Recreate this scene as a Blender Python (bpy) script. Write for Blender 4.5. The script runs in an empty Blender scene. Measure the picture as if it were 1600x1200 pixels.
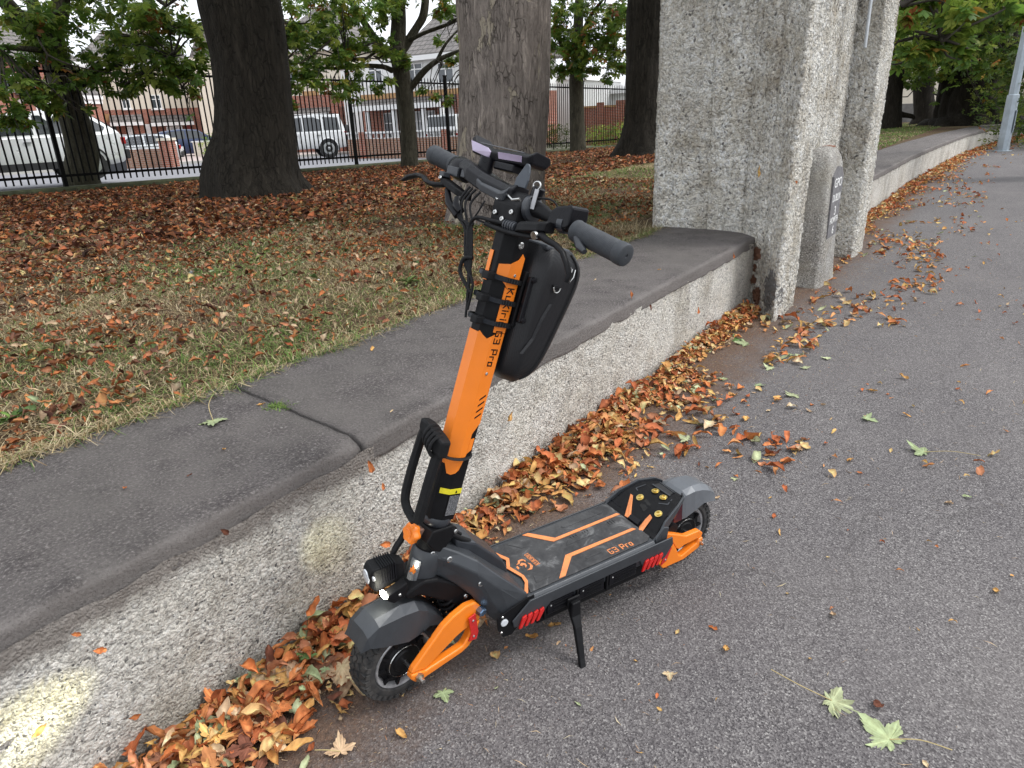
import bpy, math, random
import numpy as np
from mathutils import Vector, Matrix

random.seed(7); RNG = np.random.default_rng(11)
sc = bpy.context.scene
COL = sc.collection

# ------------------------------------------------------------------ camera, sky, sun, exposure
EYE = 1.45; FPX = 1086.0; YAW = math.radians(35.2)
nadir = np.array([121.0, 2840.0, FPX]); nadir /= np.linalg.norm(nadir)
_up = -nadir; _f = np.array([0, 0, 1.0]); _fh = _f - _up * _f.dot(_up); _fh /= np.linalg.norm(_fh)
_rt = np.cross(_fh, _up)
if _rt[0] < 0: _rt = -_rt
_R = np.array([_rt, _fh, _up])
_A = np.array([[math.sin(YAW), math.cos(YAW), 0], [-math.cos(YAW), math.sin(YAW), 0], [0, 0, 1]])
CR = _A @ _R                      # columns: image right, image down, forward, in world axes
cam_d = bpy.data.cameras.new('camera'); cam = bpy.data.objects.new('camera', cam_d); COL.objects.link(cam)
cam_d.sensor_width = 36; cam_d.lens = 36 * FPX / 1600; cam_d.clip_start = .05; cam_d.clip_end = 600
rt, dn, fw = CR[:, 0], CR[:, 1], CR[:, 2]
cam.matrix_world = Matrix(((rt[0], -dn[0], -fw[0], 0), (rt[1], -dn[1], -fw[1], 0), (rt[2], -dn[2], -fw[2], EYE), (0, 0, 0, 1)))
sc.camera = cam

w = bpy.data.worlds.new('World'); sc.world = w; w.use_nodes = True
nt = w.node_tree; nt.nodes.clear()
sky = nt.nodes.new('ShaderNodeTexSky'); sky.sky_type = 'NISHITA'; sky.sun_disc = False
SUN_EL = math.radians(52); SUN_AZ = math.radians(-60)     # azimuth of the sun seen from above, from +x
sky.sun_elevation = SUN_EL; sky.sun_rotation = math.pi / 2 - SUN_AZ; sky.dust_density = 4; sky.air_density = 1.2
hs = nt.nodes.new('ShaderNodeHueSaturation'); hs.inputs['Saturation'].default_value = .10
mixw = nt.nodes.new('ShaderNodeMix'); mixw.data_type = 'RGBA'; mixw.inputs[0].default_value = .75
mixw.inputs[7].default_value = (8.6, 9.0, 9.6, 1)
bg = nt.nodes.new('ShaderNodeBackground'); bg.inputs['Strength'].default_value = .135
wo = nt.nodes.new('ShaderNodeOutputWorld')
nt.links.new(sky.outputs[0], hs.inputs['Color']); nt.links.new(hs.outputs[0], mixw.inputs[6])
nt.links.new(mixw.outputs[2], bg.inputs['Color']); nt.links.new(bg.outputs[0], wo.inputs['Surface'])
sd = bpy.data.lights.new('sun', 'SUN'); sd.energy = 1.5; sd.angle = math.radians(18); sd.color = (1, .975, .94)
so = bpy.data.objects.new('sun', sd); COL.objects.link(so)
so.rotation_euler = Vector((math.cos(SUN_EL) * math.cos(SUN_AZ), math.cos(SUN_EL) * math.sin(SUN_AZ), math.sin(SUN_EL))).to_track_quat('Z', 'Y').to_euler()
vs = sc.view_settings; vs.view_transform = 'Standard'; vs.look = 'None'; vs.exposure = 0.5; vs.gamma = 1; vs.use_curve_mapping = False
sc.cycles.max_bounces = 6; sc.cycles.transparent_max_bounces = 8

# ------------------------------------------------------------------ place helpers
def ray(px, py): return CR @ np.array([px - 800.0, py - 600.0, FPX])
def at(px, py, dist=None, z=None, y=None):
    """a point of the place on the line of sight of a photo pixel: at a horizontal distance, a height z or a street line y"""
    d = ray(px, py)
    if z is not None: t = (z - EYE) / d[2]
    elif y is not None: t = y / d[1]
    else: t = dist / math.hypot(d[0], d[1])
    return np.array([d[0] * t, d[1] * t, EYE + d[2] * t])

# ------------------------------------------------------------------ numpy noise
_PERM = RNG.random(65536)
def _h(ix, iy, iz): return _PERM[((ix * 73856093) ^ (iy * 19349663) ^ (iz * 83492791)) & 65535]
def vnoise(p):
    p = np.asarray(p, float); i = np.floor(p).astype(np.int64); f = p - i; f = f * f * (3 - 2 * f)
    r = 0
    for a in (0, 1):
        for b in (0, 1):
            for c in (0, 1):
                wgt = (f[..., 0] if a else 1 - f[..., 0]) * (f[..., 1] if b else 1 - f[..., 1]) * (f[..., 2] if c else 1 - f[..., 2])
                r = r + wgt * _h(i[..., 0] + a, i[..., 1] + b, i[..., 2] + c)
    return r * 2 - 1
def fbm(p, s=1.0, o=4):
    p = np.asarray(p, float) * s; r = 0; a = 1
    for _ in range(o): r = r + a * vnoise(p); p = p * 2.03 + 17.3; a *= .5
    return r

# ------------------------------------------------------------------ objects
def tag(o, label=None, cat=None, group=None, kind=None):
    if label: o['label'] = label
    if cat: o['category'] = cat
    if group: o['group'] = group
    if kind: o['kind'] = kind
    return o
def thing(name, label, cat, loc=(0, 0, 0), rz=0, group=None, M=None):
    o = bpy.data.objects.new(name, None); o.empty_display_size = .1; COL.objects.link(o)
    if M is not None: o.matrix_world = M
    else: o.location = loc; o.rotation_euler = (0, 0, rz)
    return tag(o, label, cat, group)
def link(name, me, mat=None, parent=None, loc=None, rot=None):
    o = bpy.data.objects.new(name, me); COL.objects.link(o)
    if mat is not None and not me.materials: me.materials.append(mat)
    if parent is not None: o.parent = parent
    if loc is not None: o.location = loc
    if rot is not None: o.rotation_euler = rot
    return o
def copy_tree(o, parent=None):
    c = o.copy(); COL.objects.link(c); c.parent = parent
    for ch in list(o.children): copy_tree(ch, c)
    return c
def npmesh(name, V, F, cols=None, smooth=False):
    V = np.asarray(V, np.float32).reshape(-1, 3); F = np.asarray(F, np.int32)
    me = bpy.data.meshes.new(name); k = F.shape[1]
    me.vertices.add(len(V)); me.vertices.foreach_set('co', V.ravel())
    me.loops.add(F.size); me.loops.foreach_set('vertex_index', F.ravel())
    me.polygons.add(len(F)); me.polygons.foreach_set('loop_start', np.arange(0, F.size, k, dtype=np.int32))
    me.polygons.foreach_set('loop_total', np.full(len(F), k, np.int32))
    if smooth: me.polygons.foreach_set('use_smooth', np.ones(len(F), bool))
    me.update(calc_edges=True)
    if cols is not None:
        ca = me.color_attributes.new('tint', 'FLOAT_COLOR', 'POINT')
        c4 = np.ones((len(V), 4), np.float32); c4[:, :3] = cols; ca.data.foreach_set('color', c4.ravel())
    return me

class MB:
    def __init__(s): s.v = []; s.f = []
    def add(s, vs, fs):
        b = len(s.v); s.v += [tuple(map(float, v)) for v in vs]; s.f += [tuple(b + i for i in f) for f in fs]; return s
    def box(s, lo, hi, R=None, c=None):
        x0, y0, z0 = lo; x1, y1, z1 = hi
        vs = [(x0, y0, z0), (x1, y0, z0), (x1, y1, z0), (x0, y1, z0), (x0, y0, z1), (x1, y0, z1), (x1, y1, z1), (x0, y1, z1)]
        if R is not None: vs = [tuple(R @ Vector(v) + (Vector(c) if c is not None else Vector())) for v in vs]
        return s.add(vs, [(0, 3, 2, 1), (4, 5, 6, 7), (0, 1, 5, 4), (1, 2, 6, 5), (2, 3, 7, 6), (3, 0, 4, 7)])
    def prism(s, poly, fa, fb):
        """poly of 2d points; fa, fb map a 2d point to the 3d end faces"""
        n = len(poly); a = [fa(*p) for p in poly]; b = [fb(*p) for p in poly]
        return s.add(a + b, [tuple(range(n))[::-1], tuple(range(n, 2 * n))] + [(i, (i + 1) % n, n + (i + 1) % n, n + i) for i in range(n)])
    def loft(s, secs, closed=True, caps=True):
        n = len(secs[0]); vs = [p for q in secs for p in q]; fs = []
        for k in range(len(secs) - 1):
            for i in range(n if closed else n - 1):
                j = (i + 1) % n; fs.append((k * n + i, k * n + j, (k + 1) * n + j, (k + 1) * n + i))
        if caps and closed: fs += [tuple(range(n))[::-1], tuple((len(secs) - 1) * n + i for i in range(n))]
        return s.add(vs, fs)
    def tube(s, pts, r, n=8, caps=True, flat=1.0):
        P = [Vector(p) for p in pts]; rs = r if isinstance(r, (list, tuple)) else [r] * len(P)
        t0 = (P[1] - P[0]).normalized(); up = Vector((0, 0, 1)) if abs(t0.z) < .9 else Vector((1, 0, 0))
        x = t0.cross(up).normalized(); secs = []
        for i, p in enumerate(P):
            t = (P[min(i + 1, len(P) - 1)] - P[max(i - 1, 0)]).normalized()
            x = (x - t * x.dot(t)).normalized(); y = t.cross(x)
            secs.append([tuple(p + (x * math.cos(a) + y * math.sin(a) * flat) * rs[i]) for a in [2 * math.pi * k / n for k in range(n)]])
        return s.loft(secs, True, caps)
    def lathe(s, prof, c, ax, n=24, caps=True, u=None):
        """prof = (distance along ax, radius)"""
        c = Vector(c); ax = Vector(ax).normalized()
        u = Vector(u) if u is not None else (Vector((0, 0, 1)) if abs(ax.z) < .9 else Vector((1, 0, 0)))
        x = (u - ax * u.dot(ax)).normalized(); y = ax.cross(x)
        return s.loft([[tuple(c + ax * d + (x * math.cos(a) + y * math.sin(a)) * r) for a in [2 * math.pi * k / n for k in range(n)]] for d, r in prof], True, caps)
    def mesh(s, name, smooth=None):
        me = bpy.data.meshes.new(name); me.from_pydata(s.v, [], s.f); me.update()
        if smooth:
            me.polygons.foreach_set('use_smooth', np.ones(len(me.polygons), bool))
            try: me.set_sharp_from_angle(angle=math.radians(smooth))
            except Exception: pass
        return me
    def build(s, name, mat, parent=None, bevel=0, smooth=None, solid=0, loc=None, rz=None):
        o = link(name, s.mesh(name, smooth), mat, parent, loc)
        if rz is not None: o.rotation_euler = (0, 0, rz)
        if solid: m = o.modifiers.new('solid', 'SOLIDIFY'); m.thickness = solid; m.offset = 0
        if bevel: m = o.modifiers.new('bevel', 'BEVEL'); m.width = bevel; m.segments = 2; m.limit_method = 'ANGLE'; m.angle_limit = math.radians(28); m.harden_normals = False
        return o

# ------------------------------------------------------------------ materials
class NT:
    def __init__(s, name):
        s.m = bpy.data.materials.new(name); s.m.use_nodes = True; s.t = s.m.node_tree; s.t.nodes.clear()
        s.out = s.n('ShaderNodeOutputMaterial'); s.b = s.n('ShaderNodeBsdfPrincipled'); s.l(s.b, 0, s.out, 'Surface')
        s.pos = s.n('ShaderNodeNewGeometry'); s.h = None
    def n(s, t, **k):
        x = s.t.nodes.new(t)
        for a, v in k.items(): setattr(x, a, v)
        return x
    def l(s, a, ao, b, bi): s.t.links.new(a.outputs[ao] if not hasattr(a, 'links') else a, b.inputs[bi])
    def S(s, v, node, i):
        if isinstance(v, bpy.types.NodeSocket): s.t.links.new(v, node.inputs[i])
        elif v is not None: node.inputs[i].default_value = v
    def P(s, scale=(1, 1, 1), obj=False, rot=(0, 0, 0)):
        mp = s.n('ShaderNodeMapping'); mp.inputs['Scale'].default_value = scale; mp.inputs['Rotation'].default_value = rot
        if obj: tc = s.n('ShaderNodeTexCoord'); s.t.links.new(tc.outputs['Object'], mp.inputs[0])
        else: s.t.links.new(s.pos.outputs['Position'], mp.inputs[0])
        return mp.outputs[0]
    def noise(s, sc_, det=4, rough=.55, p=None, dist=0):
        x = s.n('ShaderNodeTexNoise'); x.inputs['Scale'].default_value = sc_; x.inputs['Detail'].default_value = det
        x.inputs['Roughness'].default_value = rough; x.inputs['Distortion'].default_value = dist
        s.S(p if p is not None else s.pos.outputs['Position'], x, 'Vector'); return x.outputs[0]
    def vor(s, sc_, feat='F1', p=None, rnd=1, out='Distance'):
        x = s.n('ShaderNodeTexVoronoi', feature=feat); x.inputs['Scale'].default_value = sc_; x.inputs['Randomness'].default_value = rnd
        s.S(p if p is not None else s.pos.outputs['Position'], x, 'Vector'); return x.outputs[out]
    def math(s, op, a, b=None, clamp=False):
        x = s.n('ShaderNodeMath', operation=op, use_clamp=clamp); s.S(a, x, 0); s.S(b, x, 1); return x.outputs[0]
    def ramp(s, f, stops, mode='LINEAR'):
        x = s.n('ShaderNodeValToRGB'); x.color_ramp.interpolation = mode; e = x.color_ramp.elements
        while len(e) < len(stops): e.new(.5)
        for i, (p_, c_) in enumerate(stops): e[i].position = p_; e[i].color = (*c_, 1) if isinstance(c_, tuple) else (c_, c_, c_, 1)
        s.S(f, x, 0); return x.outputs[0]
    def mix(s, f, a, b, mode='MIX'):
        x = s.n('ShaderNodeMix', data_type='RGBA', blend_type=mode); s.S(f, x, 0)
        for v, i in ((a, 6), (b, 7)):
            if isinstance(v, tuple): v = (*v, 1)
            s.S(v, x, i)
        return x.outputs[2]
    def bump(s, h, dist, strength=1.0):
        x = s.n('ShaderNodeBump'); x.inputs['Distance'].default_value = dist; x.inputs['Strength'].default_value = strength
        s.S(h, x, 'Height')
        if s.h is not None: s.t.links.new(s.h, x.inputs['Normal'])
        s.h = x.outputs[0]; return s
    def done(s, col, rough=.6, metal=0, spec=None, coat=0, trans=0, emit=None, estr=0, sss=0):
        if isinstance(col, tuple): col = (*col, 1)
        s.S(col, s.b, 'Base Color'); s.S(rough, s.b, 'Roughness'); s.S(metal, s.b, 'Metallic')
        if spec is not None: s.b.inputs['Specular IOR Level'].default_value = spec
        if coat: s.b.inputs['Coat Weight'].default_value = coat; s.b.inputs['Coat Roughness'].default_value = .15
        if trans: s.b.inputs['Transmission Weight'].default_value = trans
        if emit: s.b.inputs['Emission Color'].default_value = (*emit, 1); s.b.inputs['Emission Strength'].default_value = estr
        if s.h is not None: s.t.links.new(s.h, s.b.inputs['Normal'])
        return s.m

def plain(name, c, rough=.5, metal=0, var=.12, sc_=30, bump=0, bsc=400, dirt=0, coat=0, spec=None, dcol=(.22, .19, .16)):
    """everyday surface: colour with slight uneven tone, worn gloss and a fine grain"""
    t = NT(name); n1 = t.noise(sc_, 5, .6, t.P(obj=True))
    lo = tuple(max(0, x * (1 - var)) for x in c); hi = tuple(min(1, x * (1 + var)) for x in c)
    col = t.ramp(n1, [(.3, lo), (.7, hi)])
    if dirt:
        d = t.ramp(t.noise(9, 6, .65, t.P(obj=True)), [(.48, 0.0), (.75, 1.0)]); col = t.mix(t.math('MULTIPLY', d, dirt), col, dcol)
    r = t.ramp(t.noise(sc_ * 2.3, 4, .6, t.P(obj=True)), [(.3, max(0, rough - .08)), (.7, min(1, rough + .1))])
    if bump: t.bump(t.noise(bsc, 3, .5, t.P(obj=True)), bump)
    return t.done(col, r, metal, spec, coat)
# ------------------------------------------------------------------ setting materials
def pebbledash(name, s=1.0, light=(.60, .585, .55), dark=(.13, .125, .12), stain=.5, amp=.006, band=False, chips=1.0, scars=False, gr=0.0):
    t = NT(name); P = t.pos.outputs['Position']
    wob = t.n('ShaderNodeVectorMath', operation='ADD'); nz = t.n('ShaderNodeTexNoise'); nz.inputs['Scale'].default_value = 22 * s; nz.inputs['Detail'].default_value = 3
    t.t.links.new(P, nz.inputs['Vector']); sc2 = t.n('ShaderNodeVectorMath', operation='SCALE'); sc2.inputs['Scale'].default_value = .03 / s
    t.t.links.new(nz.outputs['Color'], sc2.inputs[0]); t.t.links.new(P, wob.inputs[0]); t.t.links.new(sc2.outputs[0], wob.inputs[1]); Q = wob.outputs[0]
    cell = t.vor(85 * s, 'F1', Q, 1, 'Color'); dist = t.vor(85 * s, 'F1', Q); cell2 = t.vor(150 * s, 'F1', Q, 1, 'Color')
    sep = t.n('ShaderNodeSeparateColor'); t.t.links.new(cell, sep.inputs[0])
    sep2 = t.n('ShaderNodeSeparateColor'); t.t.links.new(cell2, sep2.inputs[0])
    tone = t.ramp(sep.outputs[0], [(0, (.12, .12, .12)), (.030 * chips, (.18, .175, .17)), (.06 * chips + .01, tuple(x * .74 for x in light)), (.5, light), (.85, tuple(min(1, x * 1.18) for x in light)), (1, (.74, .73, .70))])
    grime = t.noise(55 * s, 6, .7, Q)
    tone = t.mix(t.ramp(grime, [(.36 + gr, .70), (.50 + gr, 0.0)]), tone, dark)
    tone = t.mix(t.ramp(sep2.outputs[1], [(0, 1.0), (.030 * chips, 1.0), (.030 * chips + .012, 0.0)]), tone, (.085, .085, .09))
    big = t.noise(3.6, 7, .7); tone = t.mix(t.math('MULTIPLY', t.ramp(big, [(.42, 0.0), (.68, 1.0)]), stain), tone, (.50, .44, .36), 'MULTIPLY')
    strk = t.noise(3.0, 6, .7, t.P((1.6, 1.6, .35))); tone = t.mix(t.ramp(strk, [(.50, 0.0), (.68, .5)]), tone, (.40, .37, .33), 'MULTIPLY'); tone = t.mix(t.ramp(t.noise(1.1, 5, .6), [(.45, 0.0), (.65, .35)]), tone, (.80, .78, .72))
    warm = t.noise(5, 5, .6); tone = t.mix(t.ramp(warm, [(.5, 0.0), (.8, .30)]), tone, (.62, .56, .42))
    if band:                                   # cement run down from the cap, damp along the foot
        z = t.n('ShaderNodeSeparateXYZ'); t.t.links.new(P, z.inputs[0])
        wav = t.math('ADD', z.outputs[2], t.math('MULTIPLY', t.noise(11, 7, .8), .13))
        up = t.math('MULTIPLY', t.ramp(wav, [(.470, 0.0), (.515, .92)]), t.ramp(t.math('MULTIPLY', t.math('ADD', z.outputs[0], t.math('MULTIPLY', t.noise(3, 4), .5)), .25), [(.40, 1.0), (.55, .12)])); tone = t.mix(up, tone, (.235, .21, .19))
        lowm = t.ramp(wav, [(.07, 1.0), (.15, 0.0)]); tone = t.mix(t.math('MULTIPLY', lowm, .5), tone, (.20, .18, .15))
    if scars:
        tone = scar(t, tone, (5.15, 1.32, .20), .14, (.22, .215, .21), 0, (1.0, 1.1, .8)); 
        for k_, (c_, r_) in enumerate((((5.42, 1.48, .41), .06), ((5.42, 1.49, .30), .035), ((5.42, 1.49, .21), .045), ((5.36, 1.44, .10), .075))): tone = scar(t, tone, c_, r_, (.22, .11, .07), 7.0 * k_)
    hgt = t.math('ADD', t.math('MULTIPLY', dist, -1.0), t.math('MULTIPLY', grime, 1.6))
    t.bump(hgt, amp); t.bump(t.noise(260 * s, 3, .6), .0012)
    return t.done(tone, .93, spec=.2)
def scar(t, tone, c, r, col, seed=0.0, sq=(1, 1, 1)):
    v = t.n('ShaderNodeVectorMath', operation='SUBTRACT'); t.t.links.new(t.pos.outputs['Position'], v.inputs[0]); v.inputs[1].default_value = c
    m = t.n('ShaderNodeVectorMath', operation='MULTIPLY'); t.t.links.new(v.outputs[0], m.inputs[0]); m.inputs[1].default_value = sq; l = t.n('ShaderNodeVectorMath', operation='LENGTH'); t.t.links.new(m.outputs[0], l.inputs[0])
    d = t.math('ADD', l.outputs['Value'], t.math('MULTIPLY', t.math('SUBTRACT', t.noise(26 + seed, 4, .6), .5), r * 1.5)); return t.mix(t.ramp(t.math('DIVIDE', d, r), [(.82, 1.0), (.95, 0.0)]), tone, col)
M_dash = pebbledash('roughcast', 1.45, light=(.78, .75, .69), stain=.5, gr=.015, amp=.009, band=True, chips=.45)
M_pier = pebbledash('coarse_roughcast', .60, light=(.96, .92, .83), dark=(.13, .115, .095), stain=.85, gr=.01, amp=.030, chips=.12, scars=True)
M_stone = pebbledash('granite', 1.5, light=(.40, .385, .36), dark=(.10, .095, .09), stain=.6, amp=.006)

def coping_mat():
    t = NT('cement_coping'); n1 = t.noise(5, 8, .7); n2 = t.noise(120, 5, .7); n3 = t.noise(30, 6, .7)
    c = t.ramp(n1, [(.3, (.090, .083, .082)), (.55, (.145, .134, .132)), (.75, (.21, .195, .185))])
    c = t.mix(t.ramp(n3, [(.52, 0.0), (.72, .75)]), c, (.235, .215, .205))
    c = t.mix(t.ramp(n2, [(.32, .9), (.50, 0.0)]), c, (.035, .03, .033))
    c = t.mix(t.ramp(n2, [(.54, 0.0), (.68, .95)]), c, (.52, .49, .47))
    sep = t.n('ShaderNodeSeparateColor'); t.t.links.new(t.vor(34, 'F1', None, 1, 'Color'), sep.inputs[0])
    spot = t.math('MULTIPLY', t.ramp(sep.outputs[0], [(0, 1.0), (.02, 1.0), (.025, 0.0)]), t.ramp(t.vor(34), [(.10, 1.0), (.20, 0.0)]))
    c = t.mix(spot, c, (.55, .55, .52))
    z = t.n('ShaderNodeSeparateXYZ'); t.t.links.new(t.pos.outputs['Position'], z.inputs[0])
    fr = t.ramp(t.math('ADD', z.outputs[1], t.math('MULTIPLY', n3, .05)), [(0, 1.0), (.99, 1.0), (1, 1.0)])
    face = t.ramp(t.math('SUBTRACT', .545, z.outputs[2]), [(.006, 0.0), (.020, .85)])
    c = t.mix(face, c, (.33, .312, .295)); c = t.mix(t.ramp(n2, [(.30, .5), (.45, 0.0)]), c, (.06, .05, .05))
    c = t.mix(t.ramp(t.noise(1.6, 6, .7), [(.42, 0.0), (.66, .55)]), c, (.21, .20, .185)); c = t.mix(1.0, c, (.66, .635, .635), 'MULTIPLY'); t.bump(n3, .004); t.bump(n2, .009); t.bump(t.noise(420, 3, .6), .002)
    return t.done(c, .9, spec=.25)
M_cope = coping_mat()

def aw_(t):
    nw = t.n('ShaderNodeTexNoise'); nw.inputs['Scale'].default_value = 1.7; nw.inputs['Detail'].default_value = 6; t.t.links.new(t.pos.outputs['Position'], nw.inputs['Vector']); s_ = t.n('ShaderNodeVectorMath', operation='SCALE'); s_.inputs['Scale'].default_value = .5; t.t.links.new(nw.outputs['Color'], s_.inputs[0]); a_ = t.n('ShaderNodeVectorMath', operation='ADD'); t.t.links.new(t.pos.outputs['Position'], a_.inputs[0]); t.t.links.new(s_.outputs[0], a_.inputs[1]); return a_.outputs[0]
def asphalt():
    t = NT('pavement_asphalt'); P = t.pos.outputs['Position']
    sep = t.n('ShaderNodeSeparateColor'); t.t.links.new(t.vor(230, 'F1', None, 1, 'Color'), sep.inputs[0])
    c = t.ramp(sep.outputs[0], [(0, (.045, .042, .045)), (.28, (.12, .112, .115)), (.62, (.185, .175, .178)), (.9, (.27, .26, .26)), (1, (.42, .41, .40))])
    g = t.noise(160, 4, .7); c = t.mix(t.ramp(g, [(.35, .8), (.52, 0.0)]), c, (.05, .046, .05))
    big = t.noise(1.3, 6, .6, t.P((.5, 2.2, 1))); c = t.mix(t.ramp(big, [(.35, .30), (.65, 0.0)]), c, (.085, .078, .085))
    c = t.mix(t.ramp(t.noise(.8, 5, .6), [(.45, 0.0), (.75, .35)]), c, (.235, .22, .215))
    z = t.n('ShaderNodeSeparateXYZ'); t.t.links.new(P, z.inputs[0])          # leaf dirt trodden in along the wall
    e = t.math('ADD', z.outputs[1], t.math('MULTIPLY', t.noise(4, 6, .7), .75)); dm = t.ramp(t.math('MULTIPLY', e, .5), [(.66, 0.0), (.84, .92)])
    dd = t.ramp(t.noise(75, 5, .75), [(.35, (.07, .045, .032)), (.6, (.17, .105, .07)), (.75, (.34, .22, .14))])
    c = t.mix(dm, c, dd)
    crk = t.vor(.55, 'DISTANCE_TO_EDGE', aw_(t)); c = t.mix(t.ramp(crk, [(0, .30), (.004, 0.0)]), c, (.04, .036, .034)); c = t.mix(t.ramp(t.noise(6, 7, .75), [(.60, 0.0), (.72, .35)]), c, (.10, .09, .085)); c = t.mix(1.0, c, (.87, .85, .832), 'MULTIPLY'); t.bump(g, .0022); t.bump(t.vor(230), .0018)
    return t.done(c, .85, spec=.3)
M_asph = asphalt()

def lawnmat():
    t = NT('lawn_soil'); n = t.noise(1.1, 6, .6); n2 = t.noise(60, 5, .75)
    c = t.ramp(n2, [(.3, (.035, .02, .014)), (.5, (.09, .055, .035)), (.7, (.19, .14, .085))])
    g = t.ramp(n2, [(.3, (.03, .045, .015)), (.7, (.16, .17, .065))])
    c = t.mix(t.ramp(n, [(.45, 0.0), (.65, .3)]), c, g)
    t.bump(n2, .02); return t.done(c, .95, spec=.1)
M_soil = lawnmat()
def turf(name, a, b):
    t = NT(name); n2 = t.noise(40, 5, .8); c = t.ramp(n2, [(.3, a), (.7, b)]); c = t.mix(t.ramp(t.noise(.7, 5, .6), [(.4, 0.0), (.7, .5)]), c, (.20, .17, .07)); t.bump(n2, .02); return t.done(c, .95, spec=.1)
M_turf = turf('green_turf', (.08, .14, .03), (.24, .34, .08))
M_turf2 = turf('dry_turf', (.07, .09, .02), (.24, .23, .09))
def tinted(name, rough=.7, trans=.12, spec=.25, bump=0):
    t = NT(name); a = t.n('ShaderNodeAttribute', attribute_name='tint'); oi = t.n('ShaderNodeObjectInfo')
    c = a.outputs['Color']
    h = t.n('ShaderNodeHueSaturation'); t.t.links.new(c, h.inputs['Color'])
    t.t.links.new(t.math('ADD', t.math('MULTIPLY', oi.outputs['Random'], .5), .78), h.inputs['Value'])
    c = t.mix(t.ramp(t.noise(55, 5, .7), [(.42, 0.0), (.7, .45)]), h.outputs[0], (.45, .32, .22), 'MULTIPLY')
    m = t.done(c, rough, spec=spec)
    if trans:
        tr = t.n('ShaderNodeBsdfTranslucent'); t.t.links.new(c, tr.inputs[0]); mx = t.n('ShaderNodeMixShader'); mx.inputs[0].default_value = trans
        t.l(t.b, 0, mx, 1); t.l(tr, 0, mx, 2); t.l(mx, 0, t.out, 'Surface')
    return m
M_leaf = tinted('fallen_leaf', .72, .10)
M_grass = tinted('grass_blade', .8, .15)
M_foli = tinted('foliage', .5, .48, .3)

def bark(name, a, b, c_, sc_=1.0, flaky=False):
    t = NT(name); P = t.P((1, 1, .2)); n = t.noise(9 * sc_, 8, .72, P, .9); nw = t.n('ShaderNodeTexNoise'); nw.inputs['Scale'].default_value = 9; nw.inputs['Detail'].default_value = 4; t.t.links.new(t.pos.outputs['Position'], nw.inputs['Vector']); sw = t.n('ShaderNodeVectorMath', operation='SCALE'); sw.inputs['Scale'].default_value = .05; t.t.links.new(nw.outputs['Color'], sw.inputs[0]); aw = t.n('ShaderNodeVectorMath', operation='ADD'); t.t.links.new(t.P((1, 1, .24)), aw.inputs[0]); t.t.links.new(sw.outputs[0], aw.inputs[1]); v = t.vor(12 * sc_, 'DISTANCE_TO_EDGE', aw.outputs[0])
    c = t.ramp(n, [(.3, a), (.55, b), (.75, c_)])
    crack = t.math('MULTIPLY', t.ramp(v, [(0, 1.0), (.09, 0.0)]), t.ramp(t.noise(7, 5, .7, t.P((1, 1, .3))), [(.42, .15), (.6, 1.0)]))
    if flaky:
        big = t.ramp(t.noise(3.2, 5, .55, t.P((1, 1, .42)), 1.2), [(.575, 0.0), (.59, 1.0)])
        c = t.mix(t.math('MULTIPLY', big, .75), c, (.40, .35, .27)); crack = t.math('MULTIPLY', crack, t.ramp(t.noise(5, 4, .6), [(.4, .2), (.6, .9)]))
        c = t.mix(t.math('MULTIPLY', crack, .8), c, (.035, .028, .024))
        t.bump(t.math('MULTIPLY', big, -1.0), .012)
    else: c = t.mix(t.math('MULTIPLY', crack, .5), c, tuple(x * .4 for x in a))
    t.bump(n, .06 / sc_); t.bump(t.math('MULTIPLY', crack, -1.0), .022); t.bump(t.noise(60 * sc_, 5, .7, P), .006)
    return t.done(c, .92, spec=.15)
M_bark_dark = bark('dark_bark', (.012, .010, .008), (.028, .024, .019), (.055, .047, .037), 1.5)
M_bark_plane = bark('plane_bark', (.10, .085, .077), (.23, .198, .175), (.44, .385, .335), 2.4, True)
M_bark_mid = bark('mossy_bark', (.035, .032, .022), (.075, .068, .05), (.13, .125, .09), 1.6)
M_branch = plain('branch_bark', (.045, .038, .03), .9, var=.4, sc_=14)

# ------------------------------------------------------------------ ground sheets
def sheet(name, x0, x1, y0, y1, z, mat, nx=1, ny=1, zf=None, kind='structure', label=None):
    xs = np.linspace(x0, x1, nx + 1); ys = np.linspace(y0, y1, ny + 1); X, Y = np.meshgrid(xs, ys); Z = np.full_like(X, z) if zf is None else zf(X, Y)
    V = np.stack([X, Y, Z], -1).reshape(-1, 3); i = np.arange(nx)[None, :] + (nx + 1) * np.arange(ny)[:, None]; i = i.ravel()
    o = link(name, npmesh(name, V, np.stack([i, i + 1, i + nx + 2, i + nx + 1], 1), smooth=True), mat); tag(o, label, None, None, kind); return o
def quadsheet(name, pts, mat, label=None):
    o = MB().add(pts, [tuple(range(len(pts)))]).build(name, mat); return tag(o, label, None, None, 'structure')
M_gnd = plain('far_ground', (.13, .13, .10), .95, var=.3, sc_=.2)
sheet('ground', -250, 350, -250, 350, -.06, M_gnd)
def pav_z(X, Y): return .0 + .004 * fbm(np.stack([X, Y, X * 0], -1), 1.4, 3) * np.clip((1.3 - Y) * 2, 0, 1)
sheet('pavement', -3, 60, -12, 1.62, 0, M_asph, 320, 70, pav_z, label='grey asphalt pavement beside the low wall')
FO = np.array([6.982, 16.629]); FU = np.array([.9952, -.098]); FV = np.array([.098, .9952])     # line of the iron railings
def fz(u): return .45 - .0132 * np.asarray(u)
def S2(u, v, z=0.0): p = FO + FU * u + FV * v; return (p[0], p[1], z)
def wall_line(x):        # street line of the wall face
    return np.interp(x, [-5, 15, 20, 24.4, 30, 36, 45, 60], [1.52, 1.52, 1.37, 1.15, .57, -.3, -2.0, -5.2])
def fdist(X, Y): return (X - FO[0]) * FV[0] + (Y - FO[1]) * FV[1]
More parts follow.
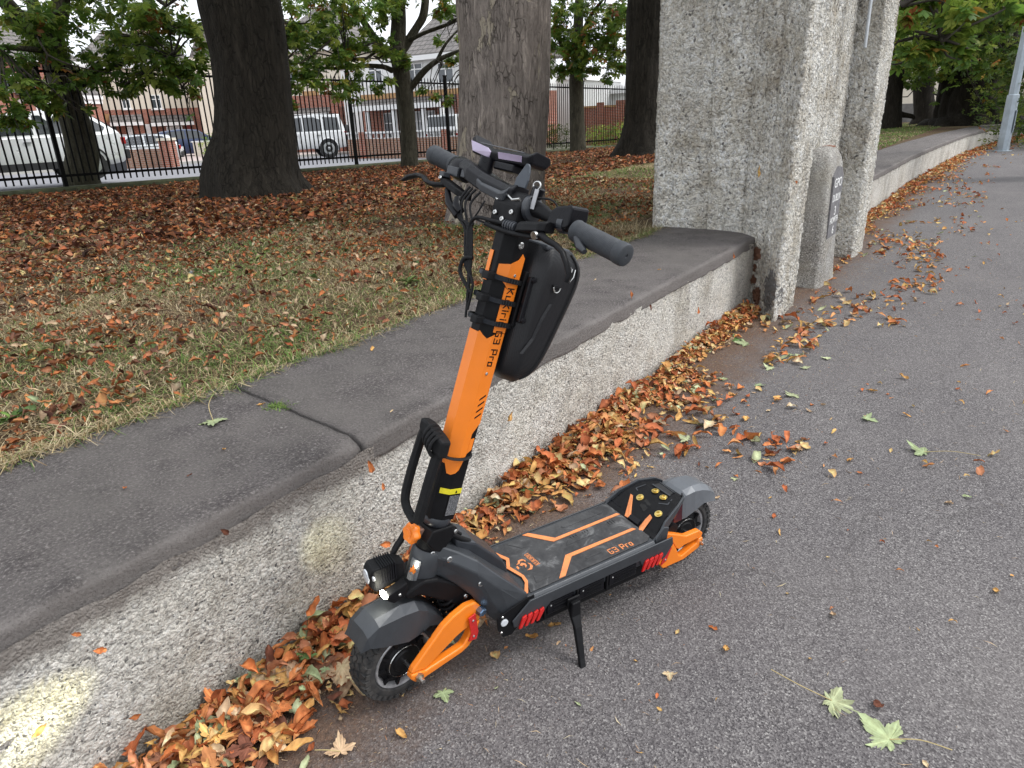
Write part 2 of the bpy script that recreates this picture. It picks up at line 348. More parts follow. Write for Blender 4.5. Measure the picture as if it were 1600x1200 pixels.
def lawn_z(X, Y):
    p = np.stack([X, Y, X * 0], -1)
    edge = np.clip((Y - 2.33) / .5, 0, 1)
    q = np.clip((Y - 3) / 12, 0, 1)
    return .50 * (1 - q) + (fz((X - FO[0])) - .10) * q + .022 * fbm(p, .9, 4) * edge + .02 * edge * (Y < 8)
xs = []; 
def build_lawn():
    nx, ny = 240, 200; V = []
    xg = np.linspace(-4, 60, nx + 1); sg = np.linspace(0, 1, ny + 1) ** 1.5
    X = np.repeat(xg[None, :], ny + 1, 0); yend = FO[1] - (xg - FO[0]) * .0985 - .10; yend = np.maximum(yend, 2.45)
    y0 = (np.minimum(2.30, wall_line(xg) + .74))[None, :]; Y = y0 + (yend[None, :] - y0) * sg[:, None]; Z = lawn_z(X, Y)
    V = np.stack([X, Y, Z], -1).reshape(-1, 3); i = (np.arange(nx)[None, :] + (nx + 1) * np.arange(ny)[:, None]).ravel()
    o = link('lawn', npmesh('lawn', V, np.stack([i, i + 1, i + nx + 2, i + nx + 1], 1), smooth=True), M_soil); tag(o, 'leaf strewn dry lawn between the wall and the railings', None, None, 'structure')
build_lawn()
M_road = plain('road_asphalt', (.20, .20, .215), .85, var=.15, sc_=3)
M_pale = plain('pale_paving', (.44, .36, .33), .85, var=.12, sc_=4)
quadsheet('verge', [S2(-14, .10, float(fz(-14)) - .02), S2(50, .10, float(fz(50)) - .02), S2(50, 1.6, float(fz(50)) - .08), S2(-14, 1.6, float(fz(-14)) - .08)], M_turf, 'strip of green grass outside the railings')
quadsheet('road', [S2(q, v_, float(fz(q)) - .21) for q, v_ in ((-60, 2.2), (90, 2.2), (90, 15.2), (-60, 15.2))], M_road, 'grey road beyond the railings')
quadsheet('bank', [S2(-14, 1.6, float(fz(-14)) - .08), S2(50, 1.6, float(fz(50)) - .08), S2(50, 2.6, float(fz(50)) - .22), S2(-14, 2.6, float(fz(-14)) - .22)], M_turf, 'grassed drop to the road')
quadsheet('driveway', [S2(q, v_, float(fz(q)) - .12) for q, v_ in ((-60, 15.3), (90, 15.3), (90, 90), (-60, 90))], M_pale, 'pinkish paved forecourt across the road')
kb = MB(); kb.prism([(0, 0), (.12, 0), (.12, .12), (0, .12)], lambda a, b: S2(-60, 15.2 + a, b + float(fz(-60)) - .22), lambda a, b: S2(90, 15.2 + a, b + float(fz(90)) - .22))
tag(kb.build('kerb', plain('kerb_concrete', (.42, .41, .38), .9)), 'concrete kerb on the far side of the road', None, None, 'structure')

# ------------------------------------------------------------------ rough walls
def rough_grid(fn, nu, nv, nrm, amp, s=9, fine=0.0):
    U, Vv = np.meshgrid(np.linspace(0, 1, nu + 1), np.linspace(0, 1, nv + 1)); Pp = fn(U, Vv)
    d = amp * fbm(Pp, s, 4)
    if fine: d = d + fine * (1 - np.abs(fbm(Pp, 62, 3)))
    Pp = Pp + np.asarray(nrm) * d[..., None]; i = (np.arange(nu)[None, :] + (nu + 1) * np.arange(nv)[:, None]).ravel()
    return Pp.reshape(-1, 3), np.stack([i, i + 1, i + nu + 2, i + nu + 1], 1)
def join(parts):
    Vs, Fs, b = [], [], 0
    for V, F in parts: Vs.append(V); Fs.append(F + b); b += len(V)
    return np.concatenate(Vs), np.concatenate(Fs)

def low_wall(x0, x1, nu, label, slabs):
    t = thing('low_wall', label, 'wall', ((x0 + x1) / 2, 1.52, 0)); ox = (x0 + x1) / 2
    def f(U, V): x = x0 + (x1 - x0) * U; return np.stack([x, wall_line(x) + .012 * (1 - V), V * .488 + .014 * V ** 10 * vnoise(np.stack([x * 9, x * 0, x * 0], -1))], -1)
    V1, F1 = rough_grid(f, nu, 44, (0, -1, 0), .006, 7, .004)
    o = link('roughcast_face', npmesh('roughcast_face', V1 - [ox, 1.52, 0], F1, smooth=True), M_dash, t)
    def core(U, V): x = x0 + (x1 - x0) * U; return np.stack([x, wall_line(x) + .03 + .70 * V, .47 + 0 * V], -1)
    for k, (a, b, sa, sb) in enumerate(slabs):
        sec = [(-.006, .450), (-.014, .457), (-.0142, .464), (-.0142, .505), (-.0138, .515), (-.011, .523), (-.005, .529), (.004, .5322), (.010, .533), (.018, .5334), (.055, .534)] + [(.062 + .76 * q, .533 + .004 * q) for q in np.linspace(.04, 1, 30)] + [(.83, .42)]
        n = max(4, int((b - a) / .035)); n = min(n, 260); sec = np.array(sec)
        U = np.linspace(0, 1, n + 1)[:, None]; skew = (sec[:, 0] / .8)[None, :]
        x = (a + sa * skew) * (1 - U) + (b + sb * skew) * U
        Y = wall_line(x) + sec[:, 0][None, :] + (.017 if b < 1.4 else .007 if b < 6 else 0) * np.clip(1 - (sec[:, 0][None, :] - .02) / .2, 0, 1); Z = np.repeat(sec[:, 1][None, :], n + 1, 0)
        Pp = np.stack([x, Y, Z], -1); q = fbm(Pp, 11, 4); e = np.exp(-((sec[:, 0] - .00) / .03) ** 2)[None, :]
        endw = np.minimum((x - a - sa * skew), (b + sb * skew - x)); rnd = np.clip(1 - endw / .05, 0, 1) ** 2
        Pp[..., 2] += .0035 * q + .005 * q * e - rnd * (.003 + .014 * e); Pp[..., 1] += .0035 * q * e + rnd * .012 * e
        m = len(sec); i = (np.arange(m - 1)[None, :] + m * np.arange(n)[:, None]).ravel()
        F = np.stack([i, i + m, i + m + 1, i + 1], 1)
        Vv = Pp.reshape(-1, 3); Fc = [F]
        for e0 in (0, n):               # end faces down into the joint
            base = len(Vv); low = Pp[e0].copy(); low[:, 2] = .40; Vv = np.concatenate([Vv, low]); r = np.arange(m - 1)
            Fc.append(np.stack([e0 * m + r, e0 * m + r + 1, base + r + 1, base + r], 1))
        link('coping_slab', npmesh('coping_slab', Vv - [ox, 1.52, 0], np.concatenate(Fc), smooth=True), M_cope, t)
    mb = MB(); ends = [x0, x1]; xx = np.linspace(x0, x1, 12)
    mb.add([(x - ox, wall_line(x) + .03 - 1.52, z) for x in xx for z in (0, .43)] + [(x - ox, wall_line(x) + .80 - 1.52, z) for x in xx for z in (0, .43)],
           [(2 * i + 1, 2 * i + 3, 24 + 2 * i + 3, 24 + 2 * i + 1) for i in range(11)] + [(24 + 2 * i, 24 + 2 * i + 1, 24 + 2 * i + 3, 24 + 2 * i + 2) for i in range(11)] + [(0, 1, 25, 24), (22, 46, 47, 23)])
    mb.build('wall_core', M_dash, t); return t
low_wall(-1.6, 5.50, 900, 'low roughcast wall with dark cement coping that the scooter stands beside', [(-1.6, 1.333, 0, .085), (1.347, 5.72, .085, -.02)])
low_wall(8.2, 48, 500, 'low roughcast wall running on beyond the tall piers to the lamp post', [(8.2, 13.5, 0, 0), (13.51, 19.5, 0, 0), (19.51, 27, 0, 0), (27.01, 48, 0, 0)])

def pier(name, label, base, poly_b, poly_t, h, mat):
    """poly_b / poly_t: plan corners at the foot and at the top"""
    parts = []; n = len(poly_b); ox, oy = base
    cen = np.mean(np.array(poly_b), 0)
    for k in range(n):
        a0, a1 = np.array(poly_b[k]), np.array(poly_b[(k + 1) % n]); b0, b1 = np.array(poly_t[k]), np.array(poly_t[(k + 1) % n])
        L = np.linalg.norm(a1 - a0); nu = max(8, int(L / .016)); nv = int(h / .018)
        def f(U, V):
            W_ = np.clip((V * h) / 1.9, 0, 1)[..., None]
            p = (a0 * (1 - U[..., None]) + a1 * U[..., None]) * (1 - W_) + (b0 * (1 - U[..., None]) + b1 * U[..., None]) * W_
            return np.concatenate([p, (V * h)[..., None]], -1)
        U, Vv = np.meshgrid(np.linspace(0, 1, nu + 1), np.linspace(0, 1, nv + 1)); Pp = f(U, Vv)
        out = Pp[..., :2] - cen; out = out / np.linalg.norm(out, axis=-1, keepdims=True)
        nr = np.array([(a1 - a0)[1], -(a1 - a0)[0]]) / L
        if nr @ ((a0 + a1) / 2 - cen) < 0: nr = -nr
        edge = np.minimum(U, 1 - U)[..., None] * L
        wgt = np.clip(1 - edge / .035, 0, 1); dirn = nr * (1 - wgt) + out * wgt
        d = .004 * fbm(Pp, 4, 4) + .016 * (np.abs(fbm(Pp, 30, 3)))
        Pp[..., :2] += dirn * d[..., None] - out * (wgt ** 2) * .022
        i = (np.arange(nu)[None, :] + (nu + 1) * np.arange(nv)[:, None]).ravel()
        parts.append((Pp.reshape(-1, 3), np.stack([i, i + 1, i + nu + 2, i + nu + 1], 1)))
    V, F = join(parts); V = V - [ox, oy, 0]
    t = thing(name, label, 'pier', (ox, oy, 0)); link('shaft', npmesh('shaft', V, F, smooth=True), mat, t)
    lo = np.array(poly_t).min(0) - base - .06; hi = np.array(poly_t).max(0) - base + .06
    MB().box((lo[0], lo[1], h - .01), (hi[0], hi[1], h + .16)).build('cap_stone', mat, t, bevel=.02)
    return t
p1 = pier('gate_pier', 'broad tall roughcast gate pier rising at the end of the scooter\'s wall', (6.0, 1.85),
     [(5.03, 1.22), (5.60, 1.22), (5.80, 1.41), (7.71, 1.42), (7.71, 2.6), (6.5, 2.78), (5.72, 2.47), (5.67, 1.98), (5.56, 1.64), (5.34, 1.42)], [(5.24, 1.23), (5.82, 1.23), (6.02, 1.41), (7.84, 1.42), (7.8, 2.6), (6.5, 2.78), (5.76, 2.47), (5.71, 2.02), (5.62, 1.68), (5.46, 1.44)], 3.0, M_pier)
p2 = pier('gate_pier', 'slimmer roughcast gate pier behind the milestone, next to the far wall', (8.1, 1.8),
     [(7.70, 1.15), (8.17, 1.15), (8.24, 1.9), (8.3, 2.6), (7.75, 2.6), (7.7, 1.8)], [(7.86, 1.17), (8.50, 1.17), (8.5, 1.9), (8.5, 2.6), (7.95, 2.6), (7.9, 1.8)], 3.0, M_pier)
# dark repair and brown scars on the big pier's foot are wear with a shape of their own
M_patch = plain('cement_patch', (.16, .16, .165), .9, var=.3, sc_=60, bump=.003, bsc=120)
def blob(cx, cy, cz, ru, rz, nrm, mat, par, name='cement_patch', seed=0, th=.012):
    nrm = Vector(nrm).normalized(); u = Vector((-nrm.y, nrm.x, 0)).normalized(); r = random.Random(seed); vs = [Vector((cx, cy, cz)) + nrm * th]; n = 18
    for ring, hgt in ((.7, th * .8), (1.0, -.006)):
        for k in range(n):
            a = 2 * math.pi * k / n; q = ring * (1 + .18 * math.sin(3 * a + seed) + r.uniform(-.08, .08)); vs.append(Vector((cx, cy, cz)) + u * math.cos(a) * ru * q + Vector((0, 0, 1)) * math.sin(a) * rz * q + nrm * hgt)
    f = [(0, 1 + k, 1 + (k + 1) % n) for k in range(n)] + [(1 + k, 1 + n + k, 1 + n + (k + 1) % n, 1 + (k + 1) % n) for k in range(n)]
    pl = Vector(par.location); return MB().add([tuple(v - pl) for v in vs], f).build(name, mat, par, smooth=50)
M_scar = plain('brown_leaf_scrap', (.20, .085, .05), .95, var=.4, sc_=50)
# steel hinge bracket in the gap between the piers
br = thing('gate_bracket', 'narrow grey steel plate hanging in the gap high between the two piers', 'bracket', (7.3, 1.24, 1.9))
MB().box((-.02, -.02, .0), (.05, .0, 1.0)).build('plate', plain('galvanised', (.42, .44, .46), .45, .7, bump=.001), br, bevel=.006)
MB().box((-.45, .0, .8), (.45, .03, .88)).build('crossbar', plain('galvanised_bar', (.30, .31, .33), .5, .7), br, bevel=.004)

# ------------------------------------------------------------------ milestone
ms = thing('milestone', 'grey granite milestone with painted dark inscription panel between the piers', 'milestone', (6.50, 1.30, 0))
def mil():
    secs = []; n = 72
    hh = [0, .02, .12, .3, .6, .85, .98, 1.05, 1.10, 1.125, 1.13]; wd = [.31, .30, .285, .28, .27, .262, .25, .215, .15, .08, .01]; dp = [.15, .145, .14, .135, .13, .126, .12, .105, .08, .04, .005]
    for h, a, b in zip(hh, wd, dp):
        ring = []
        for k in range(n):
            q = 2 * math.pi * k / n; ex = .38; ca, sa = math.cos(q), math.sin(q)
            p = np.array([math.copysign(abs(ca) ** ex, ca) * a, math.copysign(abs(sa) ** ex, sa) * b, h])
            d = .012 * fbm(p[None] + 3, 11, 4)[0]; p[:2] *= 1 + d * 3.5; ring.append(tuple(p))
        secs.append(ring)
    mb = MB().loft(secs); return mb
mil().build('stone', M_stone, ms, smooth=60)
M_pan = plain('painted_panel', (.15, .145, .15), .9, var=.35, sc_=30); M_wht = plain('white_lettering', (.78, .78, .76), .8, var=.08, sc_=80)
pn = MB().prism([(-.20, .40), (.14, .40), (.17, .60), (.19, .88), (.10, .955), (-.04, .975), (-.19, .90)], lambda a, b: (a, -.115, b), lambda a, b: (a, -.1375, b)).build('inscription_panel', M_pan, ms)
def text(s, size, mat, parent, M, name='lettering', ext=.0008, sx=1.0, sp=1.0, shear=0):
    cu = bpy.data.curves.new(name, 'FONT'); cu.body = s; cu.size = size; cu.extrude = ext; cu.align_x = 'CENTER'; cu.align_y = 'CENTER'; cu.space_character = sp; cu.shear = shear; cu.resolution_u = 3
    tmp = bpy.data.objects.new('tmp_text', cu); COL.objects.link(tmp); bpy.context.view_layer.update()
    dg = bpy.context.evaluated_depsgraph_get(); me = bpy.data.meshes.new_from_object(tmp.evaluated_get(dg)); bpy.data.objects.remove(tmp); bpy.data.curves.remove(cu)
    me.transform(M @ Matrix.Diagonal((sx, 1, 1, 1))); me.materials.clear(); me.name = name
    return link(name, me, mat, parent)
def face_M(c, right, up):
    r = Vector(right).normalized(); u = Vector(up); u = (u - r * u.dot(r)).normalized(); n = r.cross(u); c = Vector(c)
    return Matrix(((r.x, u.x, n.x, c.x), (r.y, u.y, n.y, c.y), (r.z, u.z, n.z, c.z), (0, 0, 0, 1)))
for s, z, sz, sx in (('GPO', .84, .105, 1.35), ('DUBLIN', .72, .085, 1.0), ('3', .61, .105, 1.3), ('HOWTH', .535, .075, 1.05), ('6', .45, .095, 1.3)):
    text(s, sz, M_wht, pn, face_M((-.01, -.1380, z), (1, 0, 0), (0, 0, 1)), sx=sx)
MB().lathe([(0, .02), (.0, .055), (.01, .05), (.015, .001)], (.10, -.01, 1.118), (0, 0, 1), 10).build('leaf_clump', M_scar, ms)
# ------------------------------------------------------------------ trees
def spline(path, m):
    P = np.array([list(p) + [r] for p, r in path], float); n = len(P); out = []
    for i in range(n - 1):
        p0, p1, p2, p3 = P[max(i - 1, 0)], P[i], P[i + 1], P[min(i + 2, n - 1)]
        for t in np.linspace(0, 1, m, endpoint=False):
            out.append(.5 * ((2 * p1) + (-p0 + p2) * t + (2 * p0 - 5 * p1 + 4 * p2 - p3) * t * t + (-p0 + 3 * p1 - 3 * p2 + p3) * t ** 3))
    out.append(P[-1]); return np.array(out)
def limb_mesh(path, seg=14, m=6, noise=.06, ns=2.0, ridges=0, flare=0, roots=5):
    Q = spline(path, m); C, R = Q[:, :3], Q[:, 3]; T = np.gradient(C, axis=0); T /= np.linalg.norm(T, axis=1, keepdims=True)
    x = np.array([1.0, 0, 0]) if abs(T[0][0]) < .8 else np.array([0, 1.0, 0]); th = np.linspace(0, 2 * np.pi, seg, endpoint=False); V = []
    for k in range(len(C)):
        x = x - T[k] * (x @ T[k]); x /= np.linalg.norm(x); y = np.cross(T[k], x); r = np.full(seg, R[k])
        if flare:
            hgt = C[k, 2] - C[0, 2]; fl = flare * np.exp(-hgt / (.55 * R[0] + .1)); r = r * (1 + fl * (.75 + .45 * np.cos(roots * th + 1) + .25 * np.cos((roots - 2) * th)))
        if ridges: r = r * (1 + ridges * np.abs(np.sin(th * 7 + 2.2 * vnoise(np.stack([th * 0 + C[k, 2] * .8, th * 0, th * 0], -1)))))
        V.append(C[k] + (x * np.cos(th)[:, None] + y * np.sin(th)[:, None]) * r[:, None])
    V = np.array(V); flat = V.reshape(-1, 3); cc = np.repeat(C, seg, 0); dr = flat - cc; dr /= np.linalg.norm(dr, axis=1, keepdims=True) + 1e-9
    flat = flat + dr * (noise * np.repeat(R, seg) * fbm(flat * [1, 1, .45], ns, 4))[:, None]
    F = []
    for k in range(len(C) - 1):
        i = np.arange(seg); j = (i + 1) % seg; F.append(np.stack([k * seg + i, k * seg + j, (k + 1) * seg + j, (k + 1) * seg + i], 1))
    return flat, np.concatenate(F)

GREENS = np.array([(.14, .22, .035), (.10, .18, .03), (.19, .28, .045), (.26, .32, .06), (.10, .19, .04)])
AUTUMN = np.array([(.40, .17, .04), (.44, .27, .05), (.32, .12, .04), (.34, .32, .06)])
def palmate(cen, size, rng, autumn=.1, pal=GREENS, nl=6, droop=.6):
    """compound leaves: a fan of leaflets round each centre"""
    n = len(cen); ax = rng.normal(size=(n, 3)) * [1, 1, .35]; ax[:, 2] -= droop * .5; ax /= np.linalg.norm(ax, axis=1, keepdims=True)
    nrm = rng.normal(size=(n, 3)) * .55 + [0, 0, 1.0]; nrm -= ax * np.sum(nrm * ax, 1, keepdims=True); nrm /= np.linalg.norm(nrm, axis=1, keepdims=True); sd_ = np.cross(nrm, ax)
    sz = size * rng.uniform(.5, 1.12, n); col = pal[rng.integers(0, len(pal), n)] * rng.uniform(.7, 1.3, (n, 1))
    au = rng.random(n) < autumn; col[au] = AUTUMN[rng.integers(0, len(AUTUMN), au.sum())] * rng.uniform(.5, 1.1, (au.sum(), 1))
    V, Cc = [], []
    for a in np.linspace(-1.9, 1.9, nl):
        aa = a + rng.normal(0, .12, n); L = sz * (1 - .33 * abs(a) / 1.9) * rng.uniform(.85, 1.1, n); d = ax * np.cos(aa)[:, None] + sd_ * np.sin(aa)[:, None]; s_ = np.cross(nrm, d)
        dr = -nrm * (droop * L * .5)[:, None]; W_ = L * .21
        b = cen; m = cen + d * (L * .62)[:, None] + dr * .45 + nrm * (L * .05)[:, None]; t = cen + d * L[:, None] + dr
        l = cen + d * (L * .66)[:, None] + dr * .5 + s_ * W_[:, None]; r = cen + d * (L * .66)[:, None] + dr * .5 - s_ * W_[:, None]
        V.append(np.stack([b, m, t, l, r], 1)); cl = col * rng.uniform(.85, 1.15, (n, 1)); Cc.append(np.repeat(cl[:, None, :], 5, 1))
    V = np.concatenate(V); Cc = np.concatenate(Cc); k = np.arange(len(V))[:, None] * 5
    F = np.concatenate([k + [0, 4, 2, 1], k + [0, 1, 2, 3]]); return V.reshape(-1, 3), F, Cc.reshape(-1, 3)
def blob_points(blobs, rng):
    out = []
    for c, r, n in blobs:
        n = max(2, int(n * .85)); k = max(2, n // 11); s = rng.normal(size=(k, 3)); s /= np.linalg.norm(s, axis=1, keepdims=True); s *= rng.random((k, 1)) ** .45
        sub = np.asarray(c) + s * np.asarray(r); pick = sub[rng.integers(0, k, n)]
        out.append(pick + rng.normal(size=(n, 3)) * np.asarray(r) * .14)
    return np.concatenate(out)
def tree(name, label, base, trunk, limbs=(), blobs=(), bark_=None, size=.24, autumn=.1, pal=GREENS, seed=1, flare=.35, ridges=.0, seg=40, roots=5, noise=.06, twigs=True, cat='tree', m=8, group=None, ns=2.0):
    base = np.asarray(base, float); t = thing(name, label, cat, tuple(base), group=group); rng = np.random.default_rng(seed)
    V, F = limb_mesh(trunk, seg, m, noise, ns, ridges, flare, roots); link('trunk', npmesh('trunk', V - base, F, smooth=True), bark_, t)
    for pth in limbs:
        V, F = limb_mesh(pth, 10, 5, .10, 3.0); link('branch', npmesh('branch', V - base, F, smooth=True), bark_ if twigs is True else M_branch, t)
    if blobs:
        cen = blob_points(blobs, rng); V, F, C = palmate(cen[::1], size, rng, autumn * .4, pal)
        o = link('crown', npmesh('crown', V - base, F, C), M_foli, t); o['kind'] = 'stuff'
        tw = []; ends = [np.array(p[-1][0]) for p in limbs] or [np.array(trunk[-1][0])]; b = 0       # thin twigs into the leaf masses
        for c, r, n in blobs:
            c = np.array(c, float); e = min(ends, key=lambda q: np.linalg.norm(q - c))
            for _ in range(max(3, n // 60)):
                g = c + rng.normal(size=3) * np.asarray(r) * .5; mid = (e * .35 + g * .65) + rng.normal(size=3) * .12 + [0, 0, .1]
                V, F = limb_mesh([(c * .55 + e * .45 if np.linalg.norm(c - e) > 1.2 else e, .022), (mid, .015), (g, .005)], 5, 3, .05, 3); tw.append((V, F))
        V, F = join(tw); o = link('twigs', npmesh('twigs', V - base, F, smooth=True), M_branch, t); o['kind'] = 'stuff'
    return t
def D(px, py, d): return tuple(at(px, py, dist=d))
def Bl(px, py, d, rx, rz, n): return (D(px, py, d), (rx, rx, rz), n)

# A: big dark trunk left of the scooter (crown far above the frame gives the shade under it)
bA = at(404, 304, dist=12.9)
tree('chestnut_tree', 'massive dark chestnut trunk leaning left, left of the handlebars on the leafy lawn', bA,
     [(tuple(bA - [0, 0, .15]), .74), (tuple(bA + [0, 0, .35]), .68), (D(400, 200, 12.9), .60), (D(392, 100, 12.9), .56), (D(374, 0, 12.9), .60), (D(345, -130, 13.0), .58), (D(320, -300, 13.3), .5)],
     [[(D(345, -130, 13.0), .3), (D(200, -300, 11), .2), (D(60, -420, 10), .08)], [(D(330, -200, 13.0), .3), (D(520, -420, 12), .2), (D(700, -560, 11), .08)]],
     [(D(300, -420, 12.5), (3.8, 3.8, 1.6), 1300), (D(60, -330, 14), (3.2, 3.2, 1.3), 800), (D(560, -420, 12), (3.2, 3.2, 1.3), 800)], M_bark_dark, .28, .12, seed=2, flare=.34, ridges=.03, seg=96, roots=5, noise=.05, m=14)
# B: plane tree with flaking bark behind the handlebars
bB = at(778, 350, dist=7.25)
tree('plane_tree', 'thick grey brown trunk with flaking bark right behind the handlebars', bB,
     [(tuple(bB - [0, 0, .15]), .50), (tuple(bB + [0, 0, .2]), .465), (tuple(at(779, 300, dist=7.25)), .425), (D(787, 150, 7.25), .432), (D(786, 0, 7.25), .445), (D(782, -160, 7.25), .45), (D(760, -340, 7.25), .40)],
     [[(D(775, -200, 7.25), .25), (D(900, -420, 7.5), .16), (D(1050, -560, 8.5), .06)], [(D(775, -230, 7.25), .22), (D(640, -460, 7.8), .14), (D(500, -600, 8.5), .05)]],
     [(D(800, -560, 8.0), (3.0, 3.0, 1.2), 900)], M_bark_plane, .22, .12, seed=3, flare=.42, seg=128, roots=4, noise=.035, m=18)
# C: dark trunk left of the broad pier
bC = at(1004, 241, dist=19.4)
tree('chestnut_tree', 'dark ivy brown trunk with wide root flare just left of the broad gate pier', bC,
     [(tuple(bC - [0, 0, .2]), .62), (tuple(bC + [0, 0, .3]), .54), (D(1006, 180, 19.4), .47), (D(1009, 90, 19.4), .45), (D(1012, 0, 19.4), .47), (D(1014, -120, 19.6), .42)],
     [[(D(1014, -100, 19.5), .25), (D(940, -220, 18.5), .12), (D(880, -260, 18), .05)], [(D(1012, -60, 19.5), .2), (D(1100, -240, 19), .1), (D(1200, -300, 19), .05)]],
     [(D(960, -210, 18.5), (3.0, 3.0, 1.1), 600), (D(1120, -260, 18), (3.4, 3.4, 1.1), 600)], M_bark_dark, .28, .15, seed=4, flare=.55, ridges=.04, seg=72, noise=.09, m=12)
# D: forked tree at the far left behind the railings
bD = at(132, 294, dist=19.0)
tree('chestnut_tree', 'forked chestnut behind the railings at the far left, before the pale crossover', bD,
     [(tuple(bD - [0, 0, .2]), .36), (tuple(bD + [0, 0, .3]), .345), (D(127, 230, 19), .325), (D(110, 165, 19), .295), (D(92, 105, 19), .28), (D(76, 70, 19), .26)],
     [[(D(78, 72, 19), .19), (D(45, 45, 18.8), .17), (D(10, 5, 18.6), .15), (D(-40, -40, 18.4), .12)], [(D(80, 76, 19), .2), (D(92, 35, 19), .18), (D(96, -10, 19), .17), (D(105, -90, 19), .13)],
      [(D(78, 75, 19), .15), (D(58, 30, 19.3), .13), (D(45, -20, 19.5), .11)], [(D(108, 150, 19), .09), (D(150, 118, 18.4), .06), (D(215, 92, 18), .04), (D(270, 88, 17.6), .025)],
      [(D(84, 85, 19), .08), (D(60, 78, 18), .06), (D(0, 74, 17.2), .04)], [(D(96, 0, 19), .1), (D(180, -40, 18), .06), (D(260, 10, 17), .03)]],
     [Bl(60, 150, 17.6, .5, .42, 75), Bl(15, 165, 17.0, .55, .55, 150), Bl(25, 105, 17.8, .7, .6, 130), Bl(25, 40, 18.6, .9, .6, 200), Bl(150, 30, 18.2, 1.3, .65, 330), Bl(130, 95, 18.0, .65, .5, 140),
      Bl(240, 35, 17.6, 1.2, .6, 330), Bl(205, 100, 17.8, .9, .35, 210), Bl(285, 110, 17.4, .65, .35, 150), Bl(240, 128, 18.0, .6, .22, 90), Bl(310, 60, 17.2, .6, .6, 140), Bl(302, 148, 17.2, .22, .25, 22), Bl(190, 135, 18, .5, .22, 60), Bl(296, 178, 17.2, .06, .05, 2), Bl(138, 180, 17.8, .1, .18, 6), Bl(92, 160, 17.6, .35, .35, 50),
      Bl(100, -60, 18.5, 2.2, .8, 300), Bl(300, -60, 17.5, 1.8, .6, 300), Bl(-60, -20, 18, 1.6, 1.2, 200)],
     M_bark_mid, .225, .10, seed=5, flare=.12, seg=36, noise=.06)
# E: branching tree behind the railings, centre left
bE = at(641, 254, dist=20.4)
tree('maple_tree', 'tree with bare spreading limbs behind the railings, right of the white off-roader', bE,
     [(tuple(bE - [0, 0, .2]), .235), (tuple(bE + [0, 0, .3]), .225), (D(637, 190, 20.4), .215), (D(629, 125, 20.4), .225), (D(622, 78, 20.4), .22), (D(623, 30, 20.4), .19), (D(622, -20, 20.4), .17), (D(625, -120, 20.4), .1)],
     [[(D(640, 140, 20.4), .09), (D(662, 112, 20.2), .085), (D(688, 92, 20.0), .06), (D(722, 78, 19.8), .045), (D(760, 60, 19.6), .03)], [(D(682, 96, 20.1), .05), (D(697, 68, 20), .035), (D(722, 40, 20), .02)],
      [(D(630, 76, 20.4), .12), (D(648, 48, 20.4), .11), (D(662, 22, 20.4), .11), (D(666, -20, 20.4), .1)], [(D(634, 66, 20.4), .07), (D(662, 52, 20.1), .05), (D(700, 38, 19.8), .04), (D(722, 28, 19.6), .03)],
      [(D(614, 82, 20.4), .12), (D(596, 74, 20.2), .11), (D(572, 40, 20.0), .09), (D(552, 8, 19.8), .07), (D(540, -20, 19.6), .05)], [(D(602, 40, 20.4), .09), (D(594, 0, 20.4), .09), (D(585, -60, 20.4), .07)],
      [(D(612, 110, 20.3), .075), (D(596, 104, 20), .06), (D(560, 103, 19.8), .05), (D(520, 107, 19.6), .035), (D(480, 104, 19.4), .02)], [(D(598, 72, 20.2), .04), (D(570, 92, 19.6), .03), (D(540, 92, 19.4), .02)],
      [(D(560, 22, 19.8), .045), (D(520, 60, 19), .03), (D(470, 98, 18.5), .018), (D(448, 92, 18.4), .01)]],
     [Bl(560, 30, 19.4, 1.0, .6, 300), Bl(500, 35, 19.0, 1.1, .7, 380), Bl(465, 85, 18.6, .55, .5, 170), Bl(530, 90, 19.2, .95, .42, 280), Bl(600, 75, 19.6, .55, .3, 110), Bl(632, 92, 19.8, .3, .3, 60), Bl(480, 128, 19.0, .8, .28, 130), Bl(535, 140, 19.2, .8, .25, 120), Bl(590, 130, 19.4, .45, .22, 50),
      Bl(580, -5, 19.8, 1.2, .5, 240), Bl(700, 15, 19.6, .6, .5, 90), Bl(708, 105, 19.6, .4, .4, 42), Bl(665, 150, 19.6, .35, .18, 26), Bl(700, 150, 19.6, .25, .3, 24), Bl(650, -20, 19.8, .6, .3, 70), Bl(470, -10, 18.4, 1.3, .6, 260), Bl(450, 40, 18.2, .4, .5, 80), Bl(700, 60, 19.4, .25, .2, 18), Bl(455, 150, 18.8, .3, .3, 40)],
     M_bark_mid, .20, .17, seed=6, flare=.15, seg=30, noise=.05)
